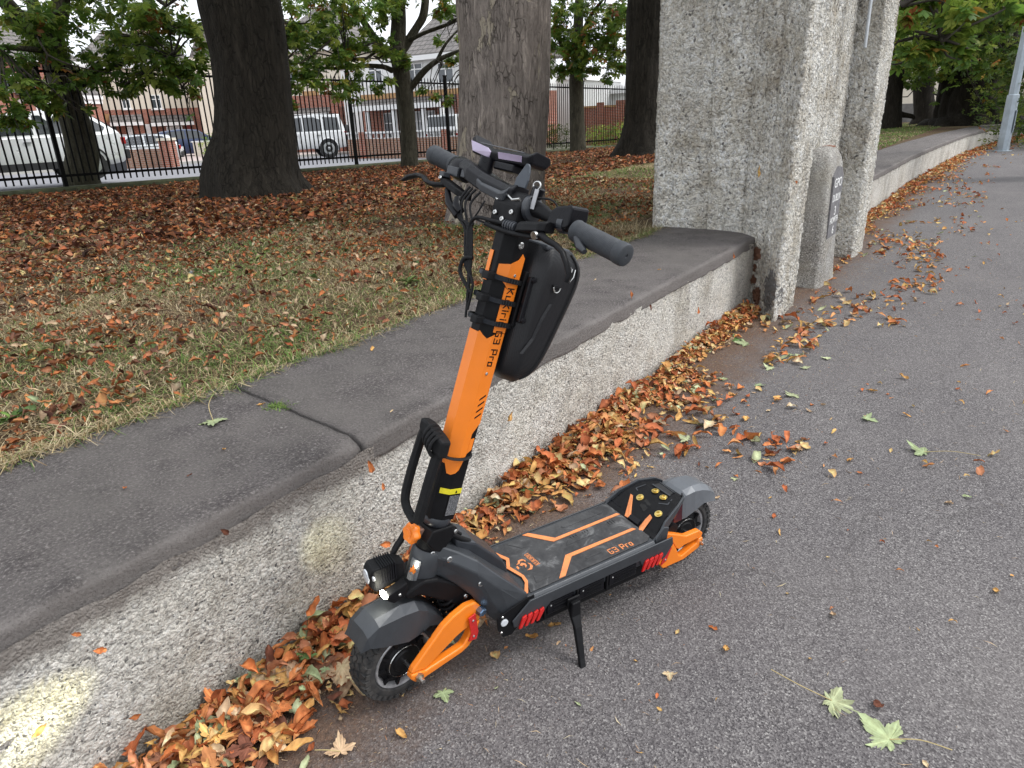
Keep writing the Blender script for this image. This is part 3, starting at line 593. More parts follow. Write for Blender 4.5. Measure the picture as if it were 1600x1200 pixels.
# F: small leafy tree between the thick trunk and the pier
bF = at(903, 231, dist=27.5)
tree('chestnut_tree', 'smaller leafy chestnut behind the railings, right of the thick flaking trunk', bF,
     [(tuple(bF - [0, 0, .2]), .30), (tuple(bF + [0, 0, .3]), .28), (D(902, 180, 27.5), .26), (D(900, 130, 27.5), .25), (D(902, 80, 27.5), .2), (D(905, 0, 27.5), .15)],
     [[(D(900, 120, 27.5), .12), (D(880, 80, 27), .08), (D(868, 40, 26.8), .04)], [(D(902, 110, 27.5), .12), (D(935, 75, 27), .08), (D(960, 55, 26.6), .04)], [(D(902, 80, 27.5), .1), (D(920, 30, 27), .07), (D(950, -10, 26.6), .03)]],
     [Bl(890, 60, 26.8, 1.3, .8, 330), Bl(935, 70, 26.4, 1.3, .75, 330), Bl(920, 20, 26.6, 1.8, .8, 380), Bl(965, 108, 26.2, .6, .45, 110), Bl(880, 108, 26.6, .7, .35, 110), Bl(925, 110, 26.4, .9, .3, 130), Bl(900, -40, 26.6, 2.4, .8, 350), Bl(870, 15, 26.4, .8, 1.0, 160), Bl(968, 30, 26.0, .7, 1.2, 200), Bl(905, 95, 26.2, .5, .6, 90)],
     M_bark_mid, .24, .24, seed=7, flare=.1, seg=24, noise=.06)
# trees beyond the far wall, right of the piers
bG = at(1389, 201, dist=33)
tree('dark_tree', 'slim dark trunk immediately right of the slimmer pier', bG,
     [(tuple(bG - [0, 0, .2]), .45), (tuple(bG + [0, 0, .4]), .38), (D(1394, 150, 33), .34), (D(1400, 90, 33), .32), (D(1404, 0, 33), .3)],
     [], [Bl(1400, 95, 31, 1.5, .6, 160), Bl(1430, 40, 30, 2.6, 1.4, 420), Bl(1415, -40, 30, 2.6, 1.4, 260)], M_bark_dark, .26, .08, seed=8, flare=.2, seg=28)
bH = at(1443, 195, dist=37)
tree('dark_tree', 'mid sized dark trunk between the slim trunk and the huge fluted one, right side', bH,
     [(tuple(bH - [0, 0, .2]), .62), (tuple(bH + [0, 0, .4]), .46), (D(1443, 150, 37), .40), (D(1444, 110, 37), .42), (D(1446, 20, 37), .4)],
     [[(D(1462, 168, 34), .05), (D(1485, 150, 34), .045), (D(1470, 150, 34), .04), (D(1455, 145, 35), .02)], [(D(1394, 173, 33), .14), (D(1405, 178, 33), .12), (D(1425, 182, 33.2), .09), (D(1428, 186, 33.3), .04)]],
     [Bl(1450, 110, 34, 1.8, .55, 200), Bl(1470, 60, 33, 2.6, 1.3, 380), Bl(1490, 118, 34, 1.2, .4, 110), Bl(1410, 122, 33, .8, .4, 70)], M_bark_dark, .26, .08, seed=9, flare=.25, seg=28)
bI = at(1520, 197, dist=34)
tree('ancient_tree', 'huge fluted dark trunk beside the lamp post, right side', bI,
     [(tuple(bI - [0, 0, .2]), 1.45), (tuple(bI + [0, 0, .5]), 1.22), (D(1521, 150, 34), 1.05), (D(1528, 110, 34), 1.0), (D(1540, 40, 34), 1.05), (D(1550, -60, 34), 1.0)],
     [[(D(1540, 40, 34), .5), (D(1500, -20, 32), .3), (D(1460, -60, 30), .12)]],
     [Bl(1500, 30, 31, 2.8, 1.5, 520), Bl(1560, 50, 30, 2.6, 2.0, 600), Bl(1590, 120, 30, 1.2, 1.6, 320), Bl(1520, 92, 32, 2.2, .5, 200), Bl(1600, 0, 30, 2.4, 1.6, 360)],
     M_bark_dark, .26, .05, pal=GREENS * .8, seed=10, flare=.25, ridges=.16, seg=90, roots=7, noise=.07)
bJ = at(1700, 190, dist=17)
tree('chestnut_tree', 'chestnut whose broad leaved boughs hang over the wall at the upper right', bJ,
     [(tuple(bJ - [0, 0, .2]), .5), (D(1700, 60, 17), .42), (D(1690, -80, 17), .4)],
     [[(D(1690, -60, 17), .2), (D(1600, -60, 15), .12), (D(1520, -20, 13.5), .05)], [(D(1600, -60, 15), .08), (D(1520, 40, 13), .035), (D(1470, 60, 12.5), .012)], [(D(1560, -40, 14), .08), (D(1470, -20, 12.5), .04), (D(1410, 10, 12), .015)]],
     [Bl(1440, 12, 12.2, .6, .35, 90), Bl(1500, 20, 12.6, .7, .4, 110), Bl(1470, 60, 12.6, .45, .22, 60), Bl(1425, 55, 12.4, .3, .25, 36), Bl(1530, -10, 13, .8, .4, 110), Bl(1580, 10, 13.5, .5, .35, 60), Bl(1490, 95, 12.8, .25, .12, 14), Bl(1400, 90, 13, .2, .2, 14), Bl(1440, -60, 12.2, 1.2, .4, 110)],
     M_bark_dark, .23, .14, pal=GREENS * 1.5, seed=12, flare=.2, seg=28)

# ------------------------------------------------------------------ hedges and shrubs
def shrub(name, label, pts, n, size, pal=GREENS, seed=1, autumn=.02, cat='hedge', group=None):
    pts = [(np.array(c, float), np.array(r, float)) for c, r in pts]; base = np.mean([c for c, r in pts], 0); base[2] = 0; rng = np.random.default_rng(seed)
    tot = sum(r.prod() ** .67 for c, r in pts); cen = np.concatenate([c + (lambda s: s / np.linalg.norm(s, axis=1, keepdims=True) * (rng.random((len(s), 1)) ** .25))(rng.normal(size=(max(10, int(n * r.prod() ** .67 / tot)), 3))) * r for c, r in pts])
    V, F, C = palmate(cen, size, rng, autumn, pal, 4, .3); t = thing(name, label, cat, tuple(base), group=group)
    o = link('foliage', npmesh('foliage', V - base, F, C), M_foli, t); o['kind'] = 'stuff'
    mb = MB()
    for c, r in pts: mb.tube([tuple(np.array([c[0], c[1], -.05]) - [base[0], base[1], 0]), tuple(c - base)], [.04, .015], 6)
    o = mb.build('stems', M_branch, t); o['kind'] = 'stuff'; return t

# ------------------------------------------------------------------ iron railings
M_iron = plain('black_iron', (.004, .004, .004), .7, 0, var=.3, bump=.0005, spec=.08)
M_moss = plain('mossy_kerb', (.055, .06, .03), .95, var=.5, sc_=6, bump=.01, bsc=40)
rl = thing('railings', 'tall black iron railings with slender bars between the lawn and the road', 'railings', (FO[0], FO[1], 0))
def SL(u, v, z): return (FU[0] * u + FV[0] * v, FU[1] * u + FV[1] * v, float(fz(u)) + z)
me = MB().tube([(0, 0, .10), (0, 0, 2.36)], .0175, 6).lathe([(2.36, .0175), (2.44, .001)], (0, 0, 0), (0, 0, 1), 6, False).mesh('bar')
posts = [.33 + 3.88 * k for k in range(-1, 8)]; u = -3.2
while u < 27:
    if min(abs(u - p) for p in posts) > .07: link('bar', me, M_iron, rl, SL(u, 0, 0))
    u += .136
mp = MB().box((-.04, -.04, -.1), (.04, .04, 2.50)).box((-.05, -.05, 2.50), (.05, .05, 2.53)).mesh('post')
for p in posts: link('post', mp, M_iron, rl, SL(p, 0, 0)).rotation_euler = (0, 0, -.098)
for z in (.24, 2.28):
    for a, b in zip(posts[:-1], posts[1:]): MB().loft([[SL(q, s * .012, z + h * .026) for s, h in ((-1, -1), (1, -1), (1, 1), (-1, 1))] for q in (a + .04, b - .04)]).build('rail', M_iron, rl)
kr = thing('plinth', 'mossy concrete kerb under the iron railings', 'kerb', (FO[0], FO[1], 0))
MB().loft([[SL(q, v_, z_) for v_, z_ in ((-.16, -.4), (-.15, -.02), (-.12, .02), (.10, .02), (.11, -.4))] for q in np.linspace(-8, 50, 30)]).build('kerb_block', M_moss, kr)
# ------------------------------------------------------------------ houses across the road
def brick(name, c1, c2, mortar=(.42, .40, .36)):
    t = NT(name); b = t.n('ShaderNodeTexBrick'); tc = t.n('ShaderNodeTexCoord'); sp = t.n('ShaderNodeSeparateXYZ'); t.t.links.new(tc.outputs['Object'], sp.inputs[0]); cb = t.n('ShaderNodeCombineXYZ')
    t.t.links.new(t.math('ADD', sp.outputs[0], sp.outputs[1]), cb.inputs[0]); t.t.links.new(sp.outputs[2], cb.inputs[1]); t.t.links.new(cb.outputs[0], b.inputs['Vector'])
    for k, v in (('Scale', 1.0), ('Brick Width', .225), ('Row Height', .075), ('Mortar Size', .006)): b.inputs[k].default_value = v
    b.inputs['Color1'].default_value = (*c1, 1); b.inputs['Color2'].default_value = (*c2, 1); b.inputs['Mortar'].default_value = (*mortar, 1)
    c = t.mix(t.ramp(t.noise(1.5, 5), [(.4, 0.0), (.7, .4)]), b.outputs['Color'], (.20, .10, .07)); return t.done(c, .9)
M_brick = brick('red_brick', (.38, .12, .07), (.26, .08, .05)); M_brick2 = brick('brown_brick', (.33, .17, .10), (.24, .12, .08))
M_cream = plain('cream_render', (.66, .60, .50), .9, var=.06, sc_=1.5, dirt=.15); M_white = plain('white_render', (.74, .74, .73), .85, var=.05, sc_=1.2, dirt=.1)
M_fasc = plain('white_paint', (.78, .78, .78), .5, var=.04); M_band = plain('yellow_brick', (.42, .25, .12), .9, var=.2, sc_=10)
def slate():
    t = NT('roof_tiles'); b = t.n('ShaderNodeTexBrick'); tc = t.n('ShaderNodeTexCoord'); mp = t.n('ShaderNodeMapping'); mp.inputs['Scale'].default_value = (1, 1, 1.0); t.t.links.new(tc.outputs['Object'], mp.inputs[0])
    sp = t.n('ShaderNodeSeparateXYZ'); t.t.links.new(mp.outputs[0], sp.inputs[0]); cb = t.n('ShaderNodeCombineXYZ'); t.t.links.new(sp.outputs[0], cb.inputs[0]); t.t.links.new(sp.outputs[2], cb.inputs[1]); t.t.links.new(cb.outputs[0], b.inputs['Vector'])
    for k, v in (('Scale', 1.0), ('Brick Width', .3), ('Row Height', .22), ('Mortar Size', .02)): b.inputs[k].default_value = v
    b.inputs['Color1'].default_value = (.20, .18, .17, 1); b.inputs['Color2'].default_value = (.14, .13, .125, 1); b.inputs['Mortar'].default_value = (.06, .055, .05, 1)
    t.bump(b.outputs['Fac'], -.03); return t.done(b.outputs['Color'], .8)
M_slate = slate(); M_glass = plain('window_glass', (.05, .06, .07), .12, 0, var=.3, sc_=1, spec=.8); M_net = plain('curtained_glass', (.42, .43, .44), .3, var=.15, sc_=3)
M_redd = plain('red_door', (.25, .03, .03), .4); M_blk = plain('black_door', (.02, .02, .022), .4)
class House:
    def __init__(s, label, pl, dl, pr, dr, cat='house', name='house', z=0):
        a = at(pl, 235, dist=dl); b = at(pr, 235, dist=dr); s.w = math.hypot(*(b - a)[:2]); s.pl, s.pr = pl, pr
        s.t = thing(name, label, cat, (a[0], a[1], z), math.atan2(b[1] - a[1], b[0] - a[0])); s.a = a; s.b = b
    def x(s, px):      # local x of a sight line meeting the front
        d = ray(px, 200); e = (s.b - s.a)[:2] / s.w; m = np.array([[d[0], -e[0]], [d[1], -e[1]]]); k = np.linalg.solve(m, s.a[:2]); return float(k[1])
    def z(s, px, py):
        d = ray(px, py); e = (s.b - s.a)[:2] / s.w; m = np.array([[d[0], -e[0]], [d[1], -e[1]]]); k = np.linalg.solve(m, s.a[:2]); return EYE + d[2] * float(k[0]) - s.t.location.z
    def box(s, name, x0, x1, z0, z1, y0, y1, mat, par=None): return MB().box((x0, y0, z0), (x1, y1, z1)).build(name, mat, par or s.t)
    def window(s, x0, x1, z0, z1, mull=1, y=0, glass=None, sill=True, bars=1):
        f = MB(); w_ = .06
        f.box((x0, y - .04, z0), (x0 + w_, y + .03, z1)).box((x1 - w_, y - .04, z0), (x1, y + .03, z1)).box((x0 + w_, y - .04, z0), (x1 - w_, y + .03, z0 + w_)).box((x0 + w_, y - .04, z1 - w_), (x1 - w_, y + .03, z1))
        for k in range(1, mull + 1):
            xm = x0 + (x1 - x0) * k / (mull + 1); f.box((xm - .03, y - .038, z0 + w_), (xm + .03, y + .028, z1 - w_))
        if bars:
            zt = z1 - (z1 - z0) * .32; f.box((x0 + w_, y - .036, zt - .025), (x1 - w_, y + .026, zt + .025))
        o = f.build('window', M_fasc, s.t); s.box('pane', x0 + w_, x1 - w_, z0 + w_, z1 - w_, y - .012, y - .002, glass or M_glass, o)
        if sill: s.box('sill', x0 - .1, x1 + .1, z0 - .09, z0 - .003, y - .14, y + .05, M_fasc, o)
        return o
    def roof(s, x0, x1, ze, zr, depth, over=.35, name='roof', mat=None, hip=0, y0=0):
        o = MB().add([(x0 - over, y0 - over, ze), (x1 + over, y0 - over, ze), (x1 + over, y0 + depth + over, ze), (x0 - over, y0 + depth + over, ze), (x0 - over + hip, y0 + depth / 2, zr), (x1 + over - hip, y0 + depth / 2, zr)],
                     [(0, 1, 5, 4), (1, 2, 5), (2, 3, 4, 5), (3, 0, 4), (0, 3, 2, 1)]).build(name, mat or M_slate, s.t)
        s.box('fascia', x0 - over, x1 + over, ze - .22, ze - .01, y0 - over - .02, y0 - over + .03, M_fasc); return o
    def leanto(s, x0, x1, z0, z1, dep, y=0):
        MB().add([(x0, y - dep, z0), (x1, y - dep, z0), (x1, y - .005, z1), (x0, y - .005, z1), (x0, y - .005, z0), (x1, y - .005, z0)], [(0, 1, 2, 3), (0, 3, 4), (1, 5, 2), (0, 4, 5, 1)]).build('porch_roof', M_slate, s.t)
        s.box('fascia', x0 - .03, x1 + .03, z0 - .24, z0 - .01, y - dep - .03, y - dep + .02, M_fasc)
    def chimney(s, x, y, z0, z1, w_=.9):
        o = s.box('chimney', x - w_ / 2, x + w_ / 2, z0, z1, y, y + .6, M_brick2)
        for k in (-.25, 0, .25): MB().lathe([(0, .12), (.35, .10)], (x + k, y + .3, z1), (0, 0, 1), 8).build('chimney_pot', M_brick, o)
    def door(s, x0, x1, z1, mat, y=0):
        o = s.box('door', x0, x1, .05, z1, y - .06, y - .005, mat); s.box('handle', x1 - .14, x1 - .09, z1 * .5, z1 * .5 + .12, y - .09, y - .062, M_fasc, o)
# far left brick house
h = House('red brick house with grey porch roof behind the pale pickup at the far left', -70, 50, 152, 56)
h.box('wall', 0, h.w, 0, 5.9, 0, 7, M_brick); h.roof(0, h.w, 5.9, 8.6, 7, hip=1.5); zf = h.z(90, 155); h.leanto(h.x(38), h.x(152), zf + .2, zf + 1.1, 1.0); h.box('eaves_band', h.x(38), h.x(152), zf - .3, zf - .06, -.95, -.03, M_fasc)
h.box('brick_bay', h.x(40), h.x(150), 0, zf - .31, -.85, -.02, M_brick); h.window(h.x(47), h.x(57), h.z(50, 190), h.z(50, 166), 0, -.86); h.window(h.x(90), h.x(118), h.z(100, 195), h.z(100, 168), 1, -.86); h.window(h.x(-40), h.x(0), .9, 2.3, 2); h.chimney(2, 3, 8, 9.6)
h.window(h.x(20), h.x(45), 4.1, 5.3, 1)
# semi-detached pair
h = House('semi detached house with cream upper storey and brick ground floor, behind the driveway cars', 152, 60, 322, 60)
zb = h.z(240, 170); h.box('brick_storey', 0, h.w, 0, zb, 0, 8, M_brick); h.box('upper_storey', 0, h.w, zb + .002, 6.0, .01, 8, M_cream); h.box('string_course', 0, h.x(176), zb - .75, zb - .25, -.02, .0, M_band)
h.roof(0, h.w, 6.0, 8.6, 8, hip=2.2); h.chimney(h.x(252), 3.7, 7.6, 9.6, 1.2)
for a, b in ((199, 212), (245, 260)): h.window(h.x(a), h.x(b), h.z(a, 170), h.z(a, 148), 1)
for a, b in ((175, 226), (238, 303)):
    zf = h.z((a + b) / 2, 192); h.leanto(h.x(a), h.x(b), zf + .05, zf + .55, .9); h.window(h.x(a) + .9, h.x(b) - .8, .7, zf - .25, 3, -.4, M_net); h.box('bay_wall', h.x(a) + .9, h.x(b) - .8, 0, .59, -.42, -.02, M_fasc)
h.door(h.x(226), h.x(236), 2.1, M_fasc); h.door(h.x(289), h.x(300), 2.1, M_redd); h.door(h.x(176), h.x(182), 2.1, M_blk)
h = House('plain cream gable end with a low arch, just left of the big dark trunk', 322, 57, 375, 57)
h.box('wall', 0, h.w, 0, 6.2, 0, 9, M_cream); MB().add([(0, 0, 6.2), (h.w, 0, 6.2), (h.w / 2, 0, 8.4), (0, 9, 6.2), (h.w, 9, 6.2), (h.w / 2, 9, 8.4)], [(0, 1, 2), (5, 4, 3), (0, 2, 5, 3), (1, 4, 5, 2)]).build('roof', M_slate, h.t)
MB().prism([(1.0, 0), (2.8, 0), (2.8, 1.5), (2.5, 2.2), (1.9, 2.5), (1.3, 2.2), (1.0, 1.5)], lambda a, b: (a, -.03, b), lambda a, b: (a, -.001, b)).build('arched_door', M_fasc, h.t)
# house behind the white off-roader
h = House('house with cream upper wall over a brick band, behind the white off-roader', 440, 46, 546, 44)
zb = h.z(500, 148); z2 = h.z(500, 168); zf = h.z(500, 180)
h.box('brick_storey', 0, h.w, 0, zb, 0, 8, M_brick); h.box('upper_storey', 0, h.w, zb + .002, 5.6, .01, 8, M_cream); h.roof(0, h.w, 5.6, 8.3, 8, hip=2); h.leanto(.1, h.x(528), zf + .1, z2, 1.0); h.box('string_course', h.x(480), h.x(505), zb - .02, zb + .22, -.03, .009, M_band)
h.window(h.x(462), h.x(476), .6, zf - .3, 1, -.05); h.window(h.x(484), h.x(524), .6, zf - .3, 2, -.05, M_net); h.box('brick_pillar', h.x(530), h.x(543), 0, zf + .4, -.9, -.02, M_brick); h.window(h.x(462), h.x(476), 3.9, 5.0, 1, .01)
h = House('narrow white side wall between two houses, seen over the railings in the centre', 546, 42.5, 574, 42)
h.box('wall', 0, h.w, 0, h.z(560, 108), 0, 6, M_white); h.box('cap', -.05, h.w + .05, h.z(560, 108) + .002, h.z(560, 108) + .15, -.05, 6, M_slate); MB().tube([(h.w - .3, -.08, 0), (h.w - .3, -.08, h.z(560, 112))], .05, 8).build('downpipe', M_fasc, h.t)
# white house with tiled roof
h = House('white rendered house with grey tiled roof and long porch, left of the thick flaking trunk', 572, 39, 738, 34.5)
ze = h.z(684, 84); zb = h.z(640, 146); zp = h.z(640, 164)
h.box('brick_storey', 0, h.w, 0, zb, 0, 8, M_brick); h.box('upper_storey', 0, h.w, zb + .002, ze, .01, 8, M_white); h.roof(h.x(640), h.w, ze, ze + 2.6, 8); h.box('string_course', 0, h.w, zb - .16, zb + .08, -.02, .009, M_band)
h.leanto(h.x(574), h.x(715), zp + .05, zb - .18, 1.2); h.window(h.x(643), h.x(668), h.z(650, 130), h.z(650, 98), 1, .01); h.window(h.x(690), h.x(715), h.z(700, 130), h.z(700, 96), 1, .01); h.window(h.x(585), h.x(606), h.z(590, 130), h.z(590, 100), 1, .01)
h.window(h.x(603), h.x(622), .4, zp - .3, 0, -.06); h.window(h.x(645), h.x(682), .55, zp - .3, 3, -.06, M_net); h.door(h.x(626), h.x(636), 2.0, M_blk)
for p in (576, 600, 641, 686, 714): h.box('porch_post', h.x(p) - .09, h.x(p) + .09, 0, zp - .22, -1.15, -.97, M_fasc)
MB().prism([(h.x(690), 0), (h.x(714), 0), (h.x(714), 1.5), (h.x(709), 2.1), (h.x(702), 2.3), (h.x(695), 2.1), (h.x(690), 1.5)], lambda a, b: (a, -.06, b), lambda a, b: (a, -.012, b)).build('arched_door', M_fasc, h.t)
# garden wall in front of it, with pierced blocks
h = House('low brick garden wall with pierced white blocks on top, behind the railings in the centre', 545, 33.5, 745, 29.5, 'garden wall', 'garden_wall', -.1)
zt = h.z(620, 207); zm = h.z(620, 216); h.box('wall', 0, h.w, 0, zm, 0, .2, M_brick2); h.box('coping', -.02, h.w, zt, zt + .06, -.03, .23, M_fasc)
mm = MB().box((0, .05, 0), (.30, .15, .03)).box((0, .05, zt - zm - .035), (.30, .15, zt - zm - .003)).box((0, .05, .031), (.03, .15, zt - zm - .036)).box((.27, .05, .031), (.30, .15, zt - zm - .036)).mesh('pierced_block')
q = 0.0
while q < h.w - .3: link('pierced_block', mm, M_fasc, h.t, (q, 0, zm + .001)); q += .31
for p in (560, 640, 690): h.box('wall_pier', h.x(p), h.x(p) + .35, 0, zt + .061, -.05, -.001, M_brick)
# far centre-right: white gable, brick wall and white bungalow
h = House('bright white gable wall glimpsed between the thick flaking trunk and the small chestnut', 845, 44, 896, 43)
h.box('wall', 0, h.w, 0, h.z(870, 126), 0, 7, M_white); MB().add([(-.2, -.1, h.z(870, 126)), (h.w + .2, -.1, h.z(870, 126)), (h.w / 2, -.1, h.z(870, 108)), (-.2, 7, h.z(870, 126)), (h.w + .2, 7, h.z(870, 126)), (h.w / 2, 7, h.z(870, 108))], [(0, 1, 2), (5, 4, 3), (0, 2, 5, 3), (1, 4, 5, 2), (0, 3, 4, 1)]).build('roof', M_white, h.t)
h = House('white bungalow showing over the long brick wall left of the dark root flared trunk', 893, 50, 1040, 46)
h.box('wall', 0, h.w, 0, h.z(940, 142), 0, 7, M_white); h.roof(0, h.w, h.z(940, 142), h.z(940, 122), 7, hip=2, mat=plain('pale_roof', (.5, .5, .5), .8)); h.window(h.x(920), h.x(935), 1.6, 3.0, 1)
h = House('long red brick garden wall with stone coping left of the dark root flared trunk', 893, 40, 1040, 37, 'garden wall', 'garden_wall', -.15)
zt = h.z(940, 168); h.box('wall', 0, h.w, 0, zt, 0, .25, M_brick); h.box('coping', 0, h.w, zt + .002, zt + .1, -.05, .3, M_band); h.box('wall_pier', h.x(963), h.x(976), 0, zt + .3, -.1, -.001, M_brick); h.box('wall_pier', h.x(934), h.x(944), 0, zt + .25, -.1, -.001, M_brick)
shrub('hedge', 'dark clipped hedge at the foot of the bright white gable wall', [(at(p, 214, dist=33), (1.2, .6, .6)) for p in (845, 865, 885)], 900, .12, GREENS * .5, 21)
shrub('shrub', 'pale green rounded shrub before the long brick wall', [(at(930, 212, dist=33), (.9, .8, .5)), (at(948, 214, dist=33), (.7, .7, .45))], 500, .12, GREENS * 1.7, 22, cat='shrub')
shrub('shrub', 'yellow flecked shrub before the long brick wall, by the root flared trunk', [(at(966, 208, dist=33), (.7, .7, .55)), (at(984, 206, dist=32), (.6, .6, .7))], 450, .12, GREENS * 1.6, 23, .25, cat='shrub')
shrub('shrub', 'bright green hedge clump at the end of the driveway by the big dark trunk', [(at(337, 228, dist=44), (.9, .9, .75))], 350, .14, GREENS * 1.9, 24, 0, cat='shrub')
h = House('low pale garden wall beside the bright green hedge clump', 303, 46, 333, 45.5, 'garden wall', 'garden_wall'); h.box('wall', 0, h.w, 0, h.z(320, 222), 0, .25, M_cream); h.box('coping', -.03, h.w + .03, h.z(320, 222) + .001, h.z(320, 222) + .08, -.04, .29, M_fasc)
# driveway wall, ornamental rail, brick pillar, bin
h = House('low driveway wall topped with curly iron rail and ending in a brick pillar', 183, 34, 268, 33, 'garden wall', 'garden_wall', -.02)
zt = h.z(215, 234); h.box('wall', 0, h.x(244), 0, zt, 0, .25, M_brick2); zq = h.z(255, 220); h.box('brick_pillar', h.x(244) + .002, h.w, 0, zq, -.1, .5, M_brick); h.box('pillar_cap', h.x(244) - .05, h.w + .05, zq + .001, zq + .1, -.15, .55, M_cream)
M_rail = plain('grey_rail', (.16, .16, .17), .5); zr = h.z(215, 211); r_ = MB().box((0, .11, zr), (h.x(244), .14, zr + .03)).box((0, .11, zt + .08), (h.x(244), .14, zt + .11)); r_.build('top_rail', M_rail, h.t)
q = .06; mbar = MB().box((0, .11, 0), (.015, .125, zr - zt - .12)).mesh('rail_bar'); mring = MB().tube([(math.cos(a) * .055, .117, math.sin(a) * .055) for a in np.linspace(0, 6.2832, 13)], .007, 5).mesh('scroll')
while q < h.x(244): link('rail_bar', mbar, M_rail, h.t, (q, 0, zt + .11)); link('scroll', mring, M_rail, h.t, (q + .07, 0, zt + .30)); q += .14
M_bin = plain('bin_plastic', (.03, .032, .038), .5)
bn = thing('wheelie_bin', 'dark wheelie bin standing by the curly driveway rail', 'bin', tuple(at(176, 235, dist=31.5)[:2]) + (-.02,), .2)
MB().loft([[(sx * a, sy * b, z) for sx, sy in ((-1, -1), (1, -1), (1, 1), (-1, 1))] for a, b, z in ((.23, .26, .03), (.27, .33, 1.0))]).build('bin_body', M_bin, bn, bevel=.02); MB().box((-.30, -.38, 1.002), (.30, .36, 1.07)).build('lid', M_bin, bn, bevel=.015)
for s_ in (-1, 1): MB().lathe([(-.02, .1), (.02, .1)], (s_ * .27, .32, .10), (1, 0, 0), 12).build('wheel', M_blk, bn)
MB().box((-.08, -.345, .70), (.08, -.322, .86)).build('house_number', M_fasc, bn)
# right background beyond the far wall
h = House('pale building with low grey wall seen between the dark trunks on the right', 1385, 56, 1620, 50)
h.box('wall', 0, h.w, 0, 5.4, 0, 5, M_cream); h.roof(0, h.w, 5.4, 7, 5); h.window(2, 4, 3.4, 4.6, 1); h.box('boundary_wall', -4, h.w, 0, h.z(1450, 160), -8, -7.7, plain('grey_wall', (.15, .145, .14), .95, var=.3, sc_=3))
shrub('shrub', 'dark shrubbery growing behind the lamp post at the right edge', [(at(1590, 150, dist=30), (1.6, 1.6, 1.9)), (at(1640, 150, dist=27), (1.8, 1.8, 2.4)), (at(1570, 185, dist=36), (2, 1.4, .9)), (at(1700, 140, dist=30), (3, 2, 3.4))], 2600, .2, GREENS * .6, 31, cat='shrub')

